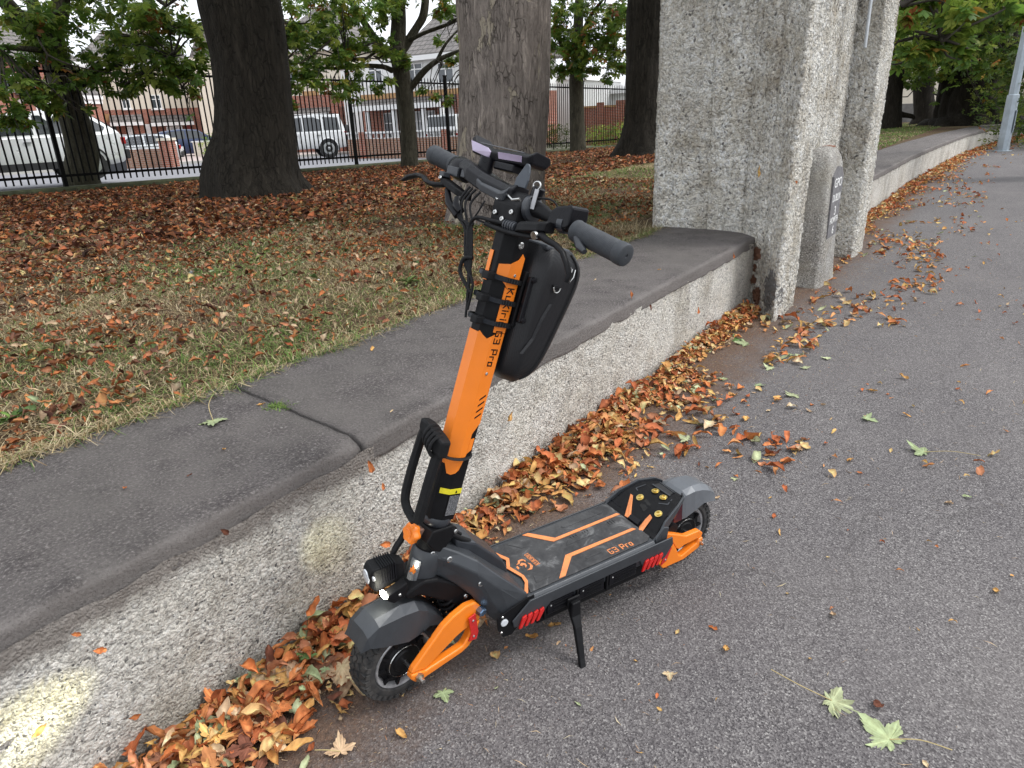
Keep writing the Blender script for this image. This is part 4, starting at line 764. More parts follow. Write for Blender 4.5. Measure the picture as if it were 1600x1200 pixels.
# ------------------------------------------------------------------ vehicles
def paint(name, c, metal=.3): return plain(name, c, .32, metal, var=.04, sc_=3, coat=.6)
M_tyre = plain('tyre_rubber', (.018, .018, .019), .85, var=.2, bump=.001, bsc=80); M_alloy = plain('alloy', (.45, .46, .47), .35, .9); M_trim = plain('black_trim', (.02, .02, .022), .6); M_carglass = plain('car_glass', (.03, .035, .04), .08, var=.2, sc_=1, spec=.9)
M_red = plain('red_lens', (.35, .01, .01), .15, coat=.5); M_lens = plain('clear_lens', (.6, .62, .65), .1, coat=.5)
def car(name, label, cat, loc, rz, col, W_, body, cab, wheels, rw, glass_side, plate=(.7, .7, .72), clad=True, spare=False, bars=False, scale=1):
    """+x is forward. body: (x, z_bottom, z_belt, halfwidth); cab: (x, z_belt, z_roof, half_belt, half_roof)"""
    t = thing(name, label, cat, loc, rz); t.scale = (scale,) * 3
    MB().loft([[(x, -hw * .93, zb), (x, -hw, zb + .12), (x, -hw, zb + (zt - zb) * .6), (x, -hw * .95, zt), (x, hw * .95, zt), (x, hw, zb + (zt - zb) * .6), (x, hw, zb + .12), (x, hw * .93, zb)] for x, zb, zt, hw in body]).build('body', col, t, bevel=.025, smooth=40)
    MB().loft([[(x, -hb, z0 - .03), (x, -hr, z1 - .05), (x, -hr * .86, z1), (x, hr * .86, z1), (x, hr, z1 - .05), (x, hb, z0 - .03)] for x, z0, z1, hb, hr in cab]).build('cabin', col, t, smooth=40)
    zc = lambda x: (np.interp(x, [c[0] for c in cab][::-1], [c[2] for c in cab][::-1]), np.interp(x, [c[0] for c in cab][::-1], [c[1] for c in cab][::-1]))
    hb, hr = cab[1][3], cab[1][4]; z0, z1 = cab[1][1], cab[1][2] - .05
    def yy(z): return hb + (hr - hb) * np.clip((z - z0) / (z1 - z0 + .05), 0, 1)
    for g in glass_side:
        for s_ in (-1, 1):
            MB().prism(g, lambda a, b: (a, s_ * (yy(b) + .004), b), lambda a, b: (a, s_ * (yy(b) - .02), b)).build('side_window', M_carglass, t)
    c0, c1 = cab[0], cab[1]; cl, cm = cab[-1], cab[-2]
    for (p, q, nm, sg) in ((c0, c1, 'windscreen', 1), (cl, cm, 'rear_window', -1)):
        f = lambda k, side, off: (p[0] + (q[0] - p[0]) * k + sg * off, side * (p[3] + (q[4] - p[3]) * k) * .88, (p[1] if k < .5 else 0) + 0 if False else p[2] * (1 - k) + q[2] * k - .01)
        lo, hi = .1, .88
        MB().add([f(lo, -1, .012), f(lo, 1, .012), f(hi, 1, .012), f(hi, -1, .012)], [(0, 1, 2, 3)]).build(nm, M_carglass, t, solid=.012)
    for wx in wheels:
        for s_ in (-1, 1):
            o = MB().lathe([(-.11, rw * .7), (-.11, rw * .93), (-.08, rw), (.08, rw), (.11, rw * .93), (.11, rw * .7)], (wx, s_ * (W_ / 2 - .10), rw), (0, s_, 0), 28, True).build('wheel', M_tyre, t, smooth=40)
            rm = MB().lathe([(.09, rw * .68), (.112, rw * .68), (.118, rw * .62), (.10, rw * .2), (.118, .05), (.118, .001)], (wx, s_ * (W_ / 2 - .10), rw), (0, s_, 0), 24, False).build('rim', M_alloy, o, smooth=35)
            MB().tube([(wx + math.cos(a) * (rw + .06), s_ * (W_ / 2 - .01), rw + math.sin(a) * (rw + .06)) for a in np.linspace(-.25, math.pi + .25, 16)], .05, 6, True, .5).build('wheel_arch', M_trim if clad else col, t, smooth=40)
            MB().lathe([(-.10, rw + .05), (.004, rw + .05)], (wx, s_ * (W_ / 2 - .012), rw), (0, s_, 0), 28).build('wheel_well', M_trim, t)
    xf, xr = body[0][0], body[-1][0]; zb = body[len(body) // 2][1]
    for s_ in (-1, 1):
        MB().box((xr - .02, s_ * W_ * .45 - .10, body[-1][2] - .20), (xr + .10, s_ * W_ * .45 + .03, body[-1][2] - .02)).build('tail_light', M_red, t, bevel=.015)
        MB().box((xf - .3, s_ * W_ * .42 - .12, body[1][2] - .24), (xf + .02, s_ * W_ * .42 + .12, body[1][2] - .06)).build('headlight', M_lens, t, bevel=.02)
        MB().box((c1[0] + .25, s_ * (hb + .02), z0 + .02), (c1[0] + .42, s_ * (hb + .24), z0 + .2)).build('mirror', col, t, bevel=.03)
        if clad: MB().box((wheels[1] + rw + .1, s_ * (W_ / 2 - .05), zb - .02), (wheels[0] - rw - .1, s_ * (W_ / 2 + .012), zb + .16)).build('sill_trim', M_trim, t, bevel=.01)
        for dx in (c1[0] - .35, c1[0] - 1.35):
            MB().box((dx - .15, s_ * (body[2][3]) - .01, z0 - .14), (dx + .02, s_ * body[2][3] + .03, z0 - .10)).build('door_handle', M_alloy, t)
            MB().box((dx - .22, s_ * (body[2][3] + .001) - .003, zb + .25), (dx - .21, s_ * (body[2][3] + .001) + .003, z0 - .02)).build('door_gap', M_trim, t)
    MB().box((xr - .08, -W_ * .46, body[-1][1]), (xr + .05, W_ * .46, body[-1][1] + .25)).build('bumper', M_trim, t, bevel=.03); MB().box((xf - .05, -W_ * .46, body[0][1]), (xf + .08, W_ * .46, body[0][1] + .22)).build('bumper', M_trim, t, bevel=.03)
    MB().box((xr - .095, -.26, body[-1][1] + .3), (xr - .075, .26, body[-1][1] + .41)).build('number_plate', M_lens, t)
    if spare:
        o = MB().lathe([(-.12, .2), (-.12, .33), (-.09, .37), (.07, .37), (.10, .33), (.10, .2)], (xr - .15, .08, .98), (-1, 0, 0), 28).build('spare_wheel', M_tyre, t, smooth=40); MB().lathe([(.09, .25), (.115, .25), (.10, .1), (.12, .001)], (xr - .15, .08, .98), (-1, 0, 0), 24, False).build('rim', M_alloy, o, smooth=40)
    if bars:
        for s_ in (-1, 1): MB().tube([(c1[0] - .1, s_ * (hr - .08), cab[1][2] + .03), (cab[-2][0] + .2, s_ * (hr - .08), cab[-2][2] + .03)], .02, 6).build('roof_rail', M_trim, t)
    return t
HD = math.atan2(FU[1], FU[0])
pa = at(145, 277, dist=22.5)
car('parked_car', 'pale grey crossover parked side on behind the railings at the left edge', 'car', (pa[0] - 1.25, pa[1] + .9, pa[2] - .0), HD + math.pi, paint('silver_grey_paint', (.66, .67, .68)), 1.9,
    [(2.3, .35, .75, .80), (2.1, .3, .98, .92), (1.2, .3, 1.06, .95), (-1.9, .3, 1.10, .95), (-2.2, .34, 1.12, .90), (-2.33, .42, 1.0, .82)],
    [(1.15, 1.06, 1.08, .84, .80), (.45, 1.06, 1.62, .88, .72), (-.6, 1.08, 1.70, .88, .72), (-1.6, 1.10, 1.62, .86, .70), (-2.25, 1.12, 1.16, .80, .74)], (1.42, -1.35), .36,
    [[(.95, 1.12), (.42, 1.54), (-.18, 1.58), (-.18, 1.12)], [(-.26, 1.12), (-.26, 1.58), (-1.15, 1.55), (-1.15, 1.14)], [(-1.24, 1.15), (-1.24, 1.53), (-1.55, 1.5), (-1.9, 1.25), (-1.85, 1.17)]], bars=False)
pb_ = at(497, 247, dist=34)
car('parked_car', 'white off-roader with a spare wheel on its back door, parked behind the railings', 'car', (pb_[0] + .15, pb_[1] + 1.4, pb_[2]), HD + math.pi - .50, paint('white_paint_car', (.62, .63, .64), .05), 1.8,
    [(2.15, .45, .85, .75), (2.0, .4, 1.02, .86), (1.0, .38, 1.08, .89), (-1.9, .38, 1.12, .89), (-2.1, .42, 1.1, .86)],
    [(1.0, 1.08, 1.10, .78, .74), (.55, 1.08, 1.78, .82, .70), (-.8, 1.1, 1.86, .82, .70), (-1.9, 1.12, 1.82, .82, .70), (-2.08, 1.12, 1.14, .80, .72)], (1.35, -1.25), .38,
    [[(.85, 1.14), (.5, 1.68), (-.2, 1.72), (-.2, 1.14)], [(-.28, 1.14), (-.28, 1.72), (-1.05, 1.72), (-1.05, 1.14)], [(-1.13, 1.15), (-1.13, 1.72), (-1.8, 1.68), (-1.85, 1.15)]], spare=True, clad=False, bars=True)
hatch_b = [(1.95, .3, .65, .70), (1.8, .25, .80, .80), (1.0, .22, .92, .83), (-1.6, .22, .96, .83), (-1.9, .3, .90, .76)]
hatch_c = [(1.0, .92, .94, .72, .68), (.3, .92, 1.40, .76, .62), (-.6, .94, 1.46, .76, .62), (-1.5, .95, 1.36, .74, .60), (-1.86, .95, .98, .70, .64)]
hatch_g = [[(.75, .97), (.28, 1.33), (-.3, 1.37), (-.3, .97)], [(-.38, .97), (-.38, 1.37), (-1.2, 1.33), (-1.45, 1.0)]]
pc = at(270, 238, dist=43)
car('parked_car', 'small white hatchback nose out beyond the brick pillar in the driveway', 'car', (pc[0] - 1.3, pc[1] + .8, .0), HD - .9, paint('white_paint_hatch', (.66, .66, .66), .05), 1.7, hatch_b, hatch_c, (1.2, -1.2), .3, hatch_g, clad=False)
pc = at(303, 236, dist=48)
car('parked_car', 'dark blue hatchback parked side on in front of the semi detached house', 'car', (pc[0], pc[1], .0), HD - .35, paint('blue_paint', (.02, .035, .09), .3), 1.75, hatch_b, hatch_c, (1.2, -1.2), .31, hatch_g, clad=False, scale=1.12)
pc = at(212, 236, dist=40)
car('parked_car', 'silver hatchback half hidden by the curly driveway rail', 'car', (pc[0], pc[1], .0), HD + 2.9, paint('silver_paint', (.50, .52, .53), .4), 1.7, hatch_b, hatch_c, (1.2, -1.2), .3, hatch_g, clad=False)
pc = at(703, 222, dist=31.5)
car('parked_van', 'white van showing between the railings and the thick flaking trunk', 'van', (pc[0] + 1.2, pc[1] - .2, -.1), HD + .1, paint('white_paint_van', (.66, .67, .68), .05), 1.8,
    [(2.1, .35, .8, .78), (1.9, .3, 1.0, .86), (1.2, .28, 1.1, .88), (-1.9, .28, 1.12, .88), (-2.0, .3, 1.1, .86)], [(1.4, 1.1, 1.12, .80, .78), (.7, 1.1, 1.75, .84, .76), (-.6, 1.1, 1.82, .84, .76), (-1.9, 1.12, 1.8, .84, .76), (-1.98, 1.12, 1.3, .82, .78)], (1.25, -1.25), .33, [[(1.1, 1.15), (.65, 1.65), (.1, 1.68), (.1, 1.15)]], clad=False)

# ------------------------------------------------------------------ lamp post
M_galv = plain('galvanised_post', (.36, .41, .45), .45, .5, var=.15, sc_=4, bump=.0008, bsc=150)
lb = at(1566, 236, z=0); lp = thing('lamp_post', 'grey galvanised lamp post standing against the far wall at the right edge', 'lamp post', (lb[0], lb[1], 0))
MB().lathe([(0, .155), (1.5, .150), (1.52, .12), (6.5, .07)], (0, 0, 0), (0, 0, 1), 8).build('pole', M_galv, lp, smooth=20); MB().box((-.09, -.17, .5), (.09, -.148, 1.1)).build('hatch', M_galv, lp, bevel=.004)
MB().lathe([(0, .24), (.01, .24), (.02, .16)], (0, 0, .002), (0, 0, 1), 12).build('base_plate', M_galv, lp)
# ------------------------------------------------------------------ electric scooter
LAM = .07
SA = Vector((.9166, -.3998, 0)); TA = Vector((.3998, .9166, 0)); ZA = Vector((0, 0, 1))
ZB = ZA * math.cos(LAM) - TA * math.sin(LAM); TB = TA * math.cos(LAM) + ZA * math.sin(LAM)
SCM = Matrix(((SA.x, TB.x, ZB.x, .977), (SA.y, TB.y, ZB.y, 1.174), (SA.z, TB.z, ZB.z, 0.0), (0, 0, 0, 1)))
scoot = thing('electric_scooter', 'black and orange electric kick scooter standing on its kickstand beside the low wall', 'scooter', M=SCM)
KM = Matrix(((.933, -.179, .312, .167), (.188, .982, 0, 0), (-.306, .059, .95, .411), (0, 0, 0, 1)))         # stem frame: r to the rear, t to the far side, h up the stem
WMx = Matrix(((.986, -.165, 0, .054), (.165, .985, -.055, -.012), (.009, .054, .998, .132), (0, 0, 0, 1)))     # steered front wheel frame
RWM = Matrix(((1, 0, 0, 1.09), (0, 1, 0, .0), (0, 0, 1, .132), (0, 0, 0, 1)))
M_blkp = plain('satin_black_metal', (.007, .007, .008), .45, 0, var=.2, sc_=40, bump=.0003, bsc=900, spec=.16)
M_rub = plain('black_rubber', (.010, .010, .011), .6, var=.25, sc_=60, bump=.0006, bsc=500, spec=.2)
M_gun = plain('gunmetal_paint', (.042, .046, .052), .40, .25, var=.12, sc_=20, dirt=.25, dcol=(.10, .10, .11))
M_str = plain('orange_deck_print', (.70, .235, .075), .6, var=.12, sc_=40, dirt=.4, dcol=(.20, .13, .10))
M_org = plain('orange_paint', (.84, .212, .012), .38, 0, var=.06, sc_=8, coat=.25, bump=.0002, bsc=900)
M_orgk = plain('orange_knob', (.80, .20, .015), .35, 0, var=.08, sc_=30, coat=.3)
M_grip = plain('grey_grip_rubber', (.034, .038, .044), .7, var=.15, sc_=50)
M_steel = plain('bright_steel', (.55, .55, .54), .25, 1.0, var=.15, sc_=60); M_brass = plain('brass_bolt', (.62, .47, .16), .3, 1.0, var=.2)
M_redr = plain('red_reflector', (.55, .012, .01), .2, coat=.6, var=.15, sc_=120); M_yel = plain('yellow_label', (.72, .62, .02), .5)
M_lil = plain('lilac_reflective_face', (.43, .36, .50), .16, .2, var=.15, sc_=12, coat=.6); M_plas = plain('black_plastic', (.006, .006, .008), .32, var=.2, sc_=50, spec=.2)
M_dgrey = plain('dark_grey_plastic', (.028, .031, .037), .35, var=.12, sc_=30)
def deck_rubber():
    t = NT('deck_rubber'); p = t.P(obj=True); n = t.noise(16, 6, .7, p, .8); c = t.ramp(n, [(.38, (.018, .018, .020)), (.55, (.036, .036, .038)), (.74, (.19, .19, .19))]); c = t.mix(t.ramp(t.noise(3.5, 5, .6, p), [(.5, 0.0), (.7, .3)]), c, (.12, .12, .12))
    v = t.vor(38, 'DISTANCE_TO_EDGE', p); t.bump(v, .0016); return t.done(c, .6)
M_deck = deck_rubber()
def bagmat():
    t = NT('embossed_bag_shell'); v = t.vor(330, 'F1', t.P(obj=True), .15); c = t.ramp(v, [(0, (.009, .009, .010)), (.6, (.017, .017, .019))]); t.bump(v, .0006); return t.done(c, .33, spec=.3)
M_bag = bagmat()
def tyre_mat():
    t = NT('scooter_tyre'); c = t.ramp(t.noise(30, 5, .6, t.P(obj=True)), [(.4, (.022, .022, .023)), (.7, (.06, .056, .052))]); t.bump(t.noise(200, 3), .0006); return t.done(c, .8)
M_ty = tyre_mat()
def mbuild(mb, M, name, mat, parent=scoot, **k):
    mb.v = [tuple(M @ Vector(v)) for v in mb.v]; return mb.build(name, mat, parent, **k)
I4 = Matrix.Identity(4)
GL = {'K': [[(0, 0), (0, 6)], [(3.6, 6), (1, 3.2)], [(1, 2.8), (3.6, 0)]], 'u': [[(0, 4), (0, 0), (3, 0), (3, 4)]], 'i': [[(0, 0), (0, 3.8)], [(0, 5.2), (0, 6)]], 'r': [[(0, 0), (0, 4), (2.4, 4)]], 'n': [[(0, 0), (0, 4), (3, 4), (3, 0)]],
      'G': [[(3.8, 6), (0, 6), (0, 0), (3.8, 0), (3.8, 2.7), (2.4, 2.7)]], '3': [[(0, 6), (3.8, 6), (3.8, 0), (0, 0)], [(1, 3), (3.8, 3)]], 'P': [[(0, 0), (0, 4.6)], [(0, 6), (3.8, 6), (3.8, 2.4), (1, 2.4)]], 'o': [[(0, 0), (0, 4), (3, 4), (3, 0), (0, 0)]],
      'U': [[(0, 6), (0, 0), (3.6, 0), (3.6, 6)]], 'I': [[(0, 0), (0, 6)]], 'R': [[(0, 0), (0, 6), (3.6, 6), (3.6, 3), (1, 3)], [(1.6, 2.6), (3.6, 0)]], 'N': [[(0, 0), (0, 6), (3.6, 6), (3.6, 0)]], ' ': []}
def glyphs(s, size, mat, parent, M, ext=.0005, sx=1.0, wt=.95):
    """square cut stroke lettering"""
    wd = {'i': 0, 'I': 0, ' ': 1.0}; x = 0; mb = MB(); k = size / 6.0; off_ = []
    for ch in s:
        w_ = wd.get(ch, max([p[0] for st in GL[ch] for p in st] or [0])); off_.append(x); x += w_ + 2.1
    tot = x - 2.1
    for ch, x0 in zip(s, off_):
        for st in GL[ch]:
            for (ax, ay), (bx, by) in zip(st[:-1], st[1:]):
                a = Vector(((ax + x0 - tot / 2) * k * sx, (ay - 3) * k)); b = Vector(((bx + x0 - tot / 2) * k * sx, (by - 3) * k)); d = (b - a).normalized(); n = Vector((-d.y, d.x)) * wt * k * .5; a -= d * wt * k * .48; b += d * wt * k * .48
                mb.prism([tuple(a - n), tuple(b - n), tuple(b + n), tuple(a + n)], lambda p, q: (p, q, 0), lambda p, q: (p, q, ext))
    mb.v = [tuple(M @ Vector(v)) for v in mb.v]; return mb.build('lettering', mat, parent)
def plate(poly, y0, y1): return MB().prism(poly, lambda a, b: (a, y0, b), lambda a, b: (a, y1, b))
def bolt(M, c, ax, r, name='bolt', mat=None, parent=scoot, hgt=.004):
    mb = MB().lathe([(0, r), (hgt * .6, r), (hgt, r * .75), (hgt, r * .45), (hgt * .4, r * .4), (hgt * .4, .0001)], c, ax, 14); return mbuild(mb, M, name, mat or M_steel, parent, smooth=30)

# ---- wheels
def wheel(M, name, near_hub=True, R=.128):
    W2 = .038; mb = MB().lathe([(-W2 * .75, .083), (-W2, .092), (-W2, .110), (-W2 * .8, .120), (-W2 * .4, .1235), (0, .1245), (W2 * .4, .1235), (W2 * .8, .120), (W2, .110), (W2, .092), (W2 * .75, .083)], (0, 0, 0), (0, 1, 0), 60, False)
    o = mbuild(mb, M, name, M_ty, smooth=45)
    kb = MB()
    for k in range(34):                               # tread blocks: centre chevrons and shoulder lugs
        a = 2 * math.pi * k / 34
        for yc, wd, da, r0, tw in ((-.026, .015, 0, .1195, .5), (.026, .015, .5, .1195, -.5), (-.008, .014, .25, .1235, -.6), (.010, .012, .75, .1235, .6)):
            aa = a + da * 2 * math.pi / 34; ca, sa = math.cos(aa), math.sin(aa); e1 = Vector((-sa, 0, ca)); e2 = Vector((0, 1, 0)); er = Vector((ca, 0, sa))
            if abs(yc) > .02: er2 = (er + e2 * math.copysign(.35, yc)).normalized()
            else: er2 = er
            d1 = (e1 + e2 * tw).normalized(); d2 = er2.cross(d1); c = er * r0 + e2 * yc
            vs = [c + d1 * sx * .0085 + d2 * sy * wd * .5 + er2 * (-.004 if l == 0 else .0045) * 1 for l in (0, 1) for sx, sy in ((-1, -1), (1, -1), (1, 1), (-1, 1))]
            kb.add(vs, [(0, 3, 2, 1), (4, 5, 6, 7), (0, 1, 5, 4), (1, 2, 6, 5), (2, 3, 7, 6), (3, 0, 4, 7)])
        ca, sa = math.cos(a), math.sin(a)
        for s_ in (-1, 1):
            er = Vector((ca, 0, sa)); e1 = Vector((-sa, 0, ca)); e2 = Vector((0, s_, 0)); c = er * .112 + e2 * .038
            vs = [c + e1 * sx * .006 + er * sy * .006 + e2 * l for l in (-.002, .003) for sx, sy in ((-1, -1), (1, -1), (1, 1), (-1, 1))]
            kb.add(vs, [(0, 3, 2, 1), (4, 5, 6, 7), (0, 1, 5, 4), (1, 2, 6, 5), (2, 3, 7, 6), (3, 0, 4, 7)])
    t = mbuild(kb, M, 'tread', M_ty, o); t['kind'] = 'stuff'
    mbuild(MB().lathe([(-.030, .084), (-.033, .0865), (-.036, .084), (-.034, .078), (-.018, .070), (.018, .070), (.034, .078), (.036, .084), (.033, .0865), (.030, .084)], (0, 0, 0), (0, 1, 0), 48, False), M, 'rim', plain('worn_rim', (.36, .36, .37), .45, .5, var=.25, sc_=60), o, smooth=40)
    mbuild(MB().lathe([(-.040, .012), (-.040, .030), (-.036, .034), (-.037, .052), (-.031, .056), (-.026, .070), (.026, .070), (.031, .056), (.037, .052), (.036, .034), (.040, .030), (.040, .012)], (0, 0, 0), (0, 1, 0), 40), M, 'hub_motor', M_blkp, o, smooth=30)
    mbuild(MB().lathe([(-.0385, .0465), (-.0405, .0475), (-.0385, .0485)], (0, 0, 0), (0, 1, 0), 40, False), M, 'hub_ring', M_steel, o)
    sp = MB()
    for k in range(10):
        a = 2 * math.pi * k / 10; ca, sa = math.cos(a), math.sin(a); sp.add([(ca * r_ - sa * w_, y_, sa * r_ + ca * w_) for y_ in (-.036, -.026) for r_, w_ in ((.056, -.004), (.078, -.003), (.078, .003), (.056, .004))], [(0, 3, 2, 1), (4, 5, 6, 7), (0, 1, 5, 4), (1, 2, 6, 5), (2, 3, 7, 6), (3, 0, 4, 7)])
    for k in range(0, 1): mbuild(sp, M, 'cooling_ribs', M_blkp, o)['kind'] = 'stuff'
    mbuild(MB().lathe([(-.125, .006), (.125, .006)], (0, 0, 0), (0, 1, 0), 12), M, 'axle', M_steel, o)
    for s_ in (-1, 1): mbuild(MB().lathe([(s_ * .100, .0115), (s_ * .112, .0115), (s_ * .112, .006)], (0, 0, 0), (0, 1, 0), 6), M, 'axle_nut', plain('nut_steel', (.42, .37, .28), .35, .9), o)
    return o
wheel(WMx, 'front_wheel'); wheel(RWM, 'rear_wheel')

# ---- front fender, swing arms, shock
def fend(st, M, name, mat):
    """st: (x, z_ridge, z_edge, z_low, half_ridge, half_edge, half_low)"""
    return mbuild(MB().loft([[(x, -hl, zl), (x, -he, ze), (x, -hr, zr), (x, hr, zr), (x, he, ze), (x, hl, zl)] for x, zr, ze, zl, hr, he, hl in st], closed=False), M, name, mat, solid=.003)
fend([(x_ * .92 + .018, a_ - .014, b_ - .012, c_ - .006, d_, e_, f_) for x_, a_, b_, c_, d_, e_, f_ in [(-.152, .142, .132, .122, .018, .034, .040), (-.130, .178, .165, .132, .022, .042, .050), (-.095, .196, .182, .118, .024, .044, .055), (-.015, .198, .176, .088, .026, .046, .057), (.030, .186, .166, .090, .026, .046, .056), (.060, .166, .146, .096, .026, .046, .054), (.115, .105, .086, .064, .024, .042, .048)]], WMx, 'front_fender', M_gun)
mbuild(plate([(.045, .098), (.098, .056), (.086, .026), (.062, .062)], -.084, -.060), WMx, 'fender_bracket', M_blkp, bevel=.002)
for c in ((.076, -.084, .038), (.060, -.084, .066), (.082, -.084, .052)): bolt(WMx, c, (0, -1, 0), .0038)
def arm(M, s_, side, refl=True, name='swing_arm'):
    M = M @ Matrix.Diagonal((1.07, 1.0, 1.0, 1.0))
    up = [(-.022, .020), (-.012, .034), (.080, .118), (.108, .130), (.118, .126), (.150, .138), (.178, .134), (.196, .118), (.204, .098), (.196, .060), (.170, .006), (.150, -.004), (.130, -.002), (.010, -.016), (-.012, -.012)]
    o = mbuild(plate([(-.018, .018), (-.010, .030), (.080, .112), (.108, .126), (.150, .136), (.180, .130), (.198, .104), (.192, .062), (.168, .058), (.140, .056), (.118, .050), (.022, .004), (.010, .010)], s_ * .080, s_ * .100), M, name, M_org, bevel=.004)
    mbuild(plate([(-.018, .0175), (.008, .009), (.020, .003), (.118, .004), (.136, .006), (.152, .024), (.166, .0575), (.191, .0615), (.172, .008), (.150, -.010), (.132, -.016), (.012, -.020), (-.010, -.014), (-.022, .004)], s_ * .080, s_ * .104), M, name, M_org, bevel=.004)
    if refl:
        r_ = mbuild(plate([(.150, .098), (.172, .102), (.182, .030), (.176, .006), (.150, .014), (.158, .034)], s_ * .1045, s_ * .1085), M, 'red_reflector', M_redr, bevel=.0015)
        for c in ((.164, s_ * .1085, .082), (.166, s_ * .1085, .024)): bolt(M, c, (0, s_, 0), .0035, parent=scoot, hgt=.002)
        mbuild(MB().lathe([(0, .0125), (.016, .0125), (.018, .009), (.018, .0001)], (.190, s_ * .100, .098), (0, s_, 0), 6), M, 'pivot_bolt', plain('blue_bolt', (.20, .30, .45), .25, .9))
    return o
for s_ in (-1, 1): arm(WMx, s_, s_)
mbuild(MB().box((.178, -.079, .05), (.216, .079, .11)), WMx, 'arm_bridge', M_org, bevel=.005)
def shock(M, a, b, r):
    a, b = Vector(a), Vector(b); d = b - a; L = d.length; d.normalize(); x = d.orthogonal().normalized(); y = d.cross(x); n = 90
    o = mbuild(MB().tube([a, b], r * .45, 12), M, 'shock_absorber', M_blkp)
    mbuild(MB().tube([tuple(a + d * L * k / n + (x * math.cos(k * .42) + y * math.sin(k * .42)) * r) for k in range(n + 1)], .0042, 6), M, 'spring', M_blkp, o, smooth=60)
shock(WMx, (.135, -.035, .15), (.165, -.035, .03), .021); shock(WMx, (.135, .035, .15), (.165, .035, .03), .021)

# ---- neck, bracket, folding joint
mbuild(plate([(.075, .345), (.130, .362), (.170, .352), (.201, .330), (.250, .292), (.285, .252), (.298, .222), (.288, .200), (.255, .205), (.220, .238), (.190, .268), (.150, .298), (.115, .325), (.080, .325)], -.052, .052), I4, 'steering_bracket', M_blkp, bevel=.006)
bolt(I4, (.247, -.052, .262), (0, -1, 0), .0075, parent=scoot); mbuild(MB().lathe([(-.092, .034), (-.084, .041), (-.02, .042), (.006, .041), (.014, .036)], (0, 0, 0), (0, 0, 1), 32), KM, 'neck_tube', M_gun, smooth=40)
mbuild(MB().lathe([(.013, .033), (.050, .033)], (0, 0, 0), (0, 0, 1), 32), KM, 'fold_tube', M_blkp, smooth=40)
fr = MB(); secs = []
for st, zt, sb_, zb_, w_, wt in ((.175, .440, .160, .345, .036, .030), (.195, .434, .175, .350, .044, .036), (.235, .410, .215, .318, .066, .052), (.275, .382, .255, .272, .088, .074), (.335, .316, .300, .190, .108, .096), (.405, .243, .338, .142, .122, .116)):
    secs.append([(sb_, -w_ * .8, zb_), (sb_ + .015, -w_, zb_ + .03), (st - .01, -w_, zt - .03), (st, -wt, zt), (st, wt, zt), (st - .01, w_, zt - .03), (sb_ + .015, w_, zb_ + .03), (sb_, w_ * .8, zb_)])
mbuild(fr.loft(secs), I4, 'neck_frame', M_gun, bevel=.004)
mbuild(MB().loft([[(s_, -.02, z_ - .05), (s_, -.02, z_), (s_, .085, z_), (s_, .085, z_ - .05)] for s_, z_ in ((.24, .43), (.30, .395), (.385, .300), (.40, .262))]), I4, 'cable_cover', M_dgrey, bevel=.006)
mbuild(plate([(.300, .214), (.395, .24), (.42, .24), (.42, .20), (.345, .135), (.318, .140), (.302, .172)], -.1265, -.1235), I4, 'side_cheek', M_blkp, bevel=.001); mbuild(plate([(.300, .214), (.395, .24), (.42, .24), (.42, .20), (.345, .135), (.318, .140), (.302, .172)], .1235, .1265), I4, 'side_cheek', M_blkp, bevel=.001)
for c in ((.274, -.088, .317), (.205, -.050, .40)): bolt(I4, c, (0, -1, .1), .0085)
mbuild(MB().lathe([(0, .011), (.003, .011), (.004, .008), (.004, .0001)], (.322, -.1265, .190), (0, -1, 0), 20), I4, 'deck_light', plain('lamp_lens', (.65, .72, .74), .1, emit=None) if False else M_lens)
for c in ((.316, -.1265, .212), (.312, -.1265, .160)): bolt(I4, c, (0, -1, 0), .004)
# silver badge with an orange sign
bd = mbuild(MB().loft([[(-.0435 * math.cos(a) + 0, -.0435 * math.sin(a), h_) for h_ in (-.074, -.068, -.022, -.012)] for a in np.linspace(-.05, .62, 7)], closed=False), KM, 'badge', plain('silver_badge', (.45, .47, .50), .3, .8), solid=.003)
mbuild(MB().prism([(-.016, -.010), (-.004, -.004), (.004, -.010), (.012, .000), (.006, .006), (.014, .014), (.002, .010), (-.006, .016), (-.008, .006), (-.015, .004)], lambda a, b: (-.0455 * math.cos(.30 + a * 14), -.0455 * math.sin(.30 + a * 14), b - .043), lambda a, b: (-.0460 * math.cos(.30 + a * 14), -.0460 * math.sin(.30 + a * 14), b - .043)), KM, 'badge_emblem', M_org, bd)
jn = mbuild(MB().prism([(-.046, .050), (-.034, .082), (.030, .090), (.048, .080), (.050, .070), (.028, .035), (.020, .010), (-.020, .026)], lambda a, b: (a, -.040, b), lambda a, b: (a, .040, b)), KM, 'folding_clamp', M_blkp, bevel=.004)
bolt(KM, (.040, -.040, .073), (0, -1, 0), .006); bolt(KM, (-.012, -.0315, .032), (-.3, -1, 0), .0068); bolt(KM, (-.010, -.0315, .012), (-.3, -1, 0), .0068); bolt(KM, (.018, -.0365, .000), (.3, -1, 0), .003)
kn = MB(); prof = [(.0, .016), (.006, .024), (.020, .026), (.026, .022), (.028, .001)]; secs = []
for d, r in prof: secs.append([(-.050 - d, r * (1 + .10 * math.cos(6 * a)) * math.cos(a) + .004, .060 + r * (1 + .10 * math.cos(6 * a)) * math.sin(a)) for a in np.linspace(0, 2 * math.pi, 36, endpoint=False)])
kn.loft(secs); k_ = mbuild(kn, KM, 'clamp_knob', M_orgk, smooth=50); mbuild(MB().tube([(-.0785, .004 + .012 * math.cos(a), .060 + .012 * math.sin(a)) for a in np.linspace(.6, 3.9, 10)], .0014, 5), KM, 'knob_ridge', M_orgk, k_)
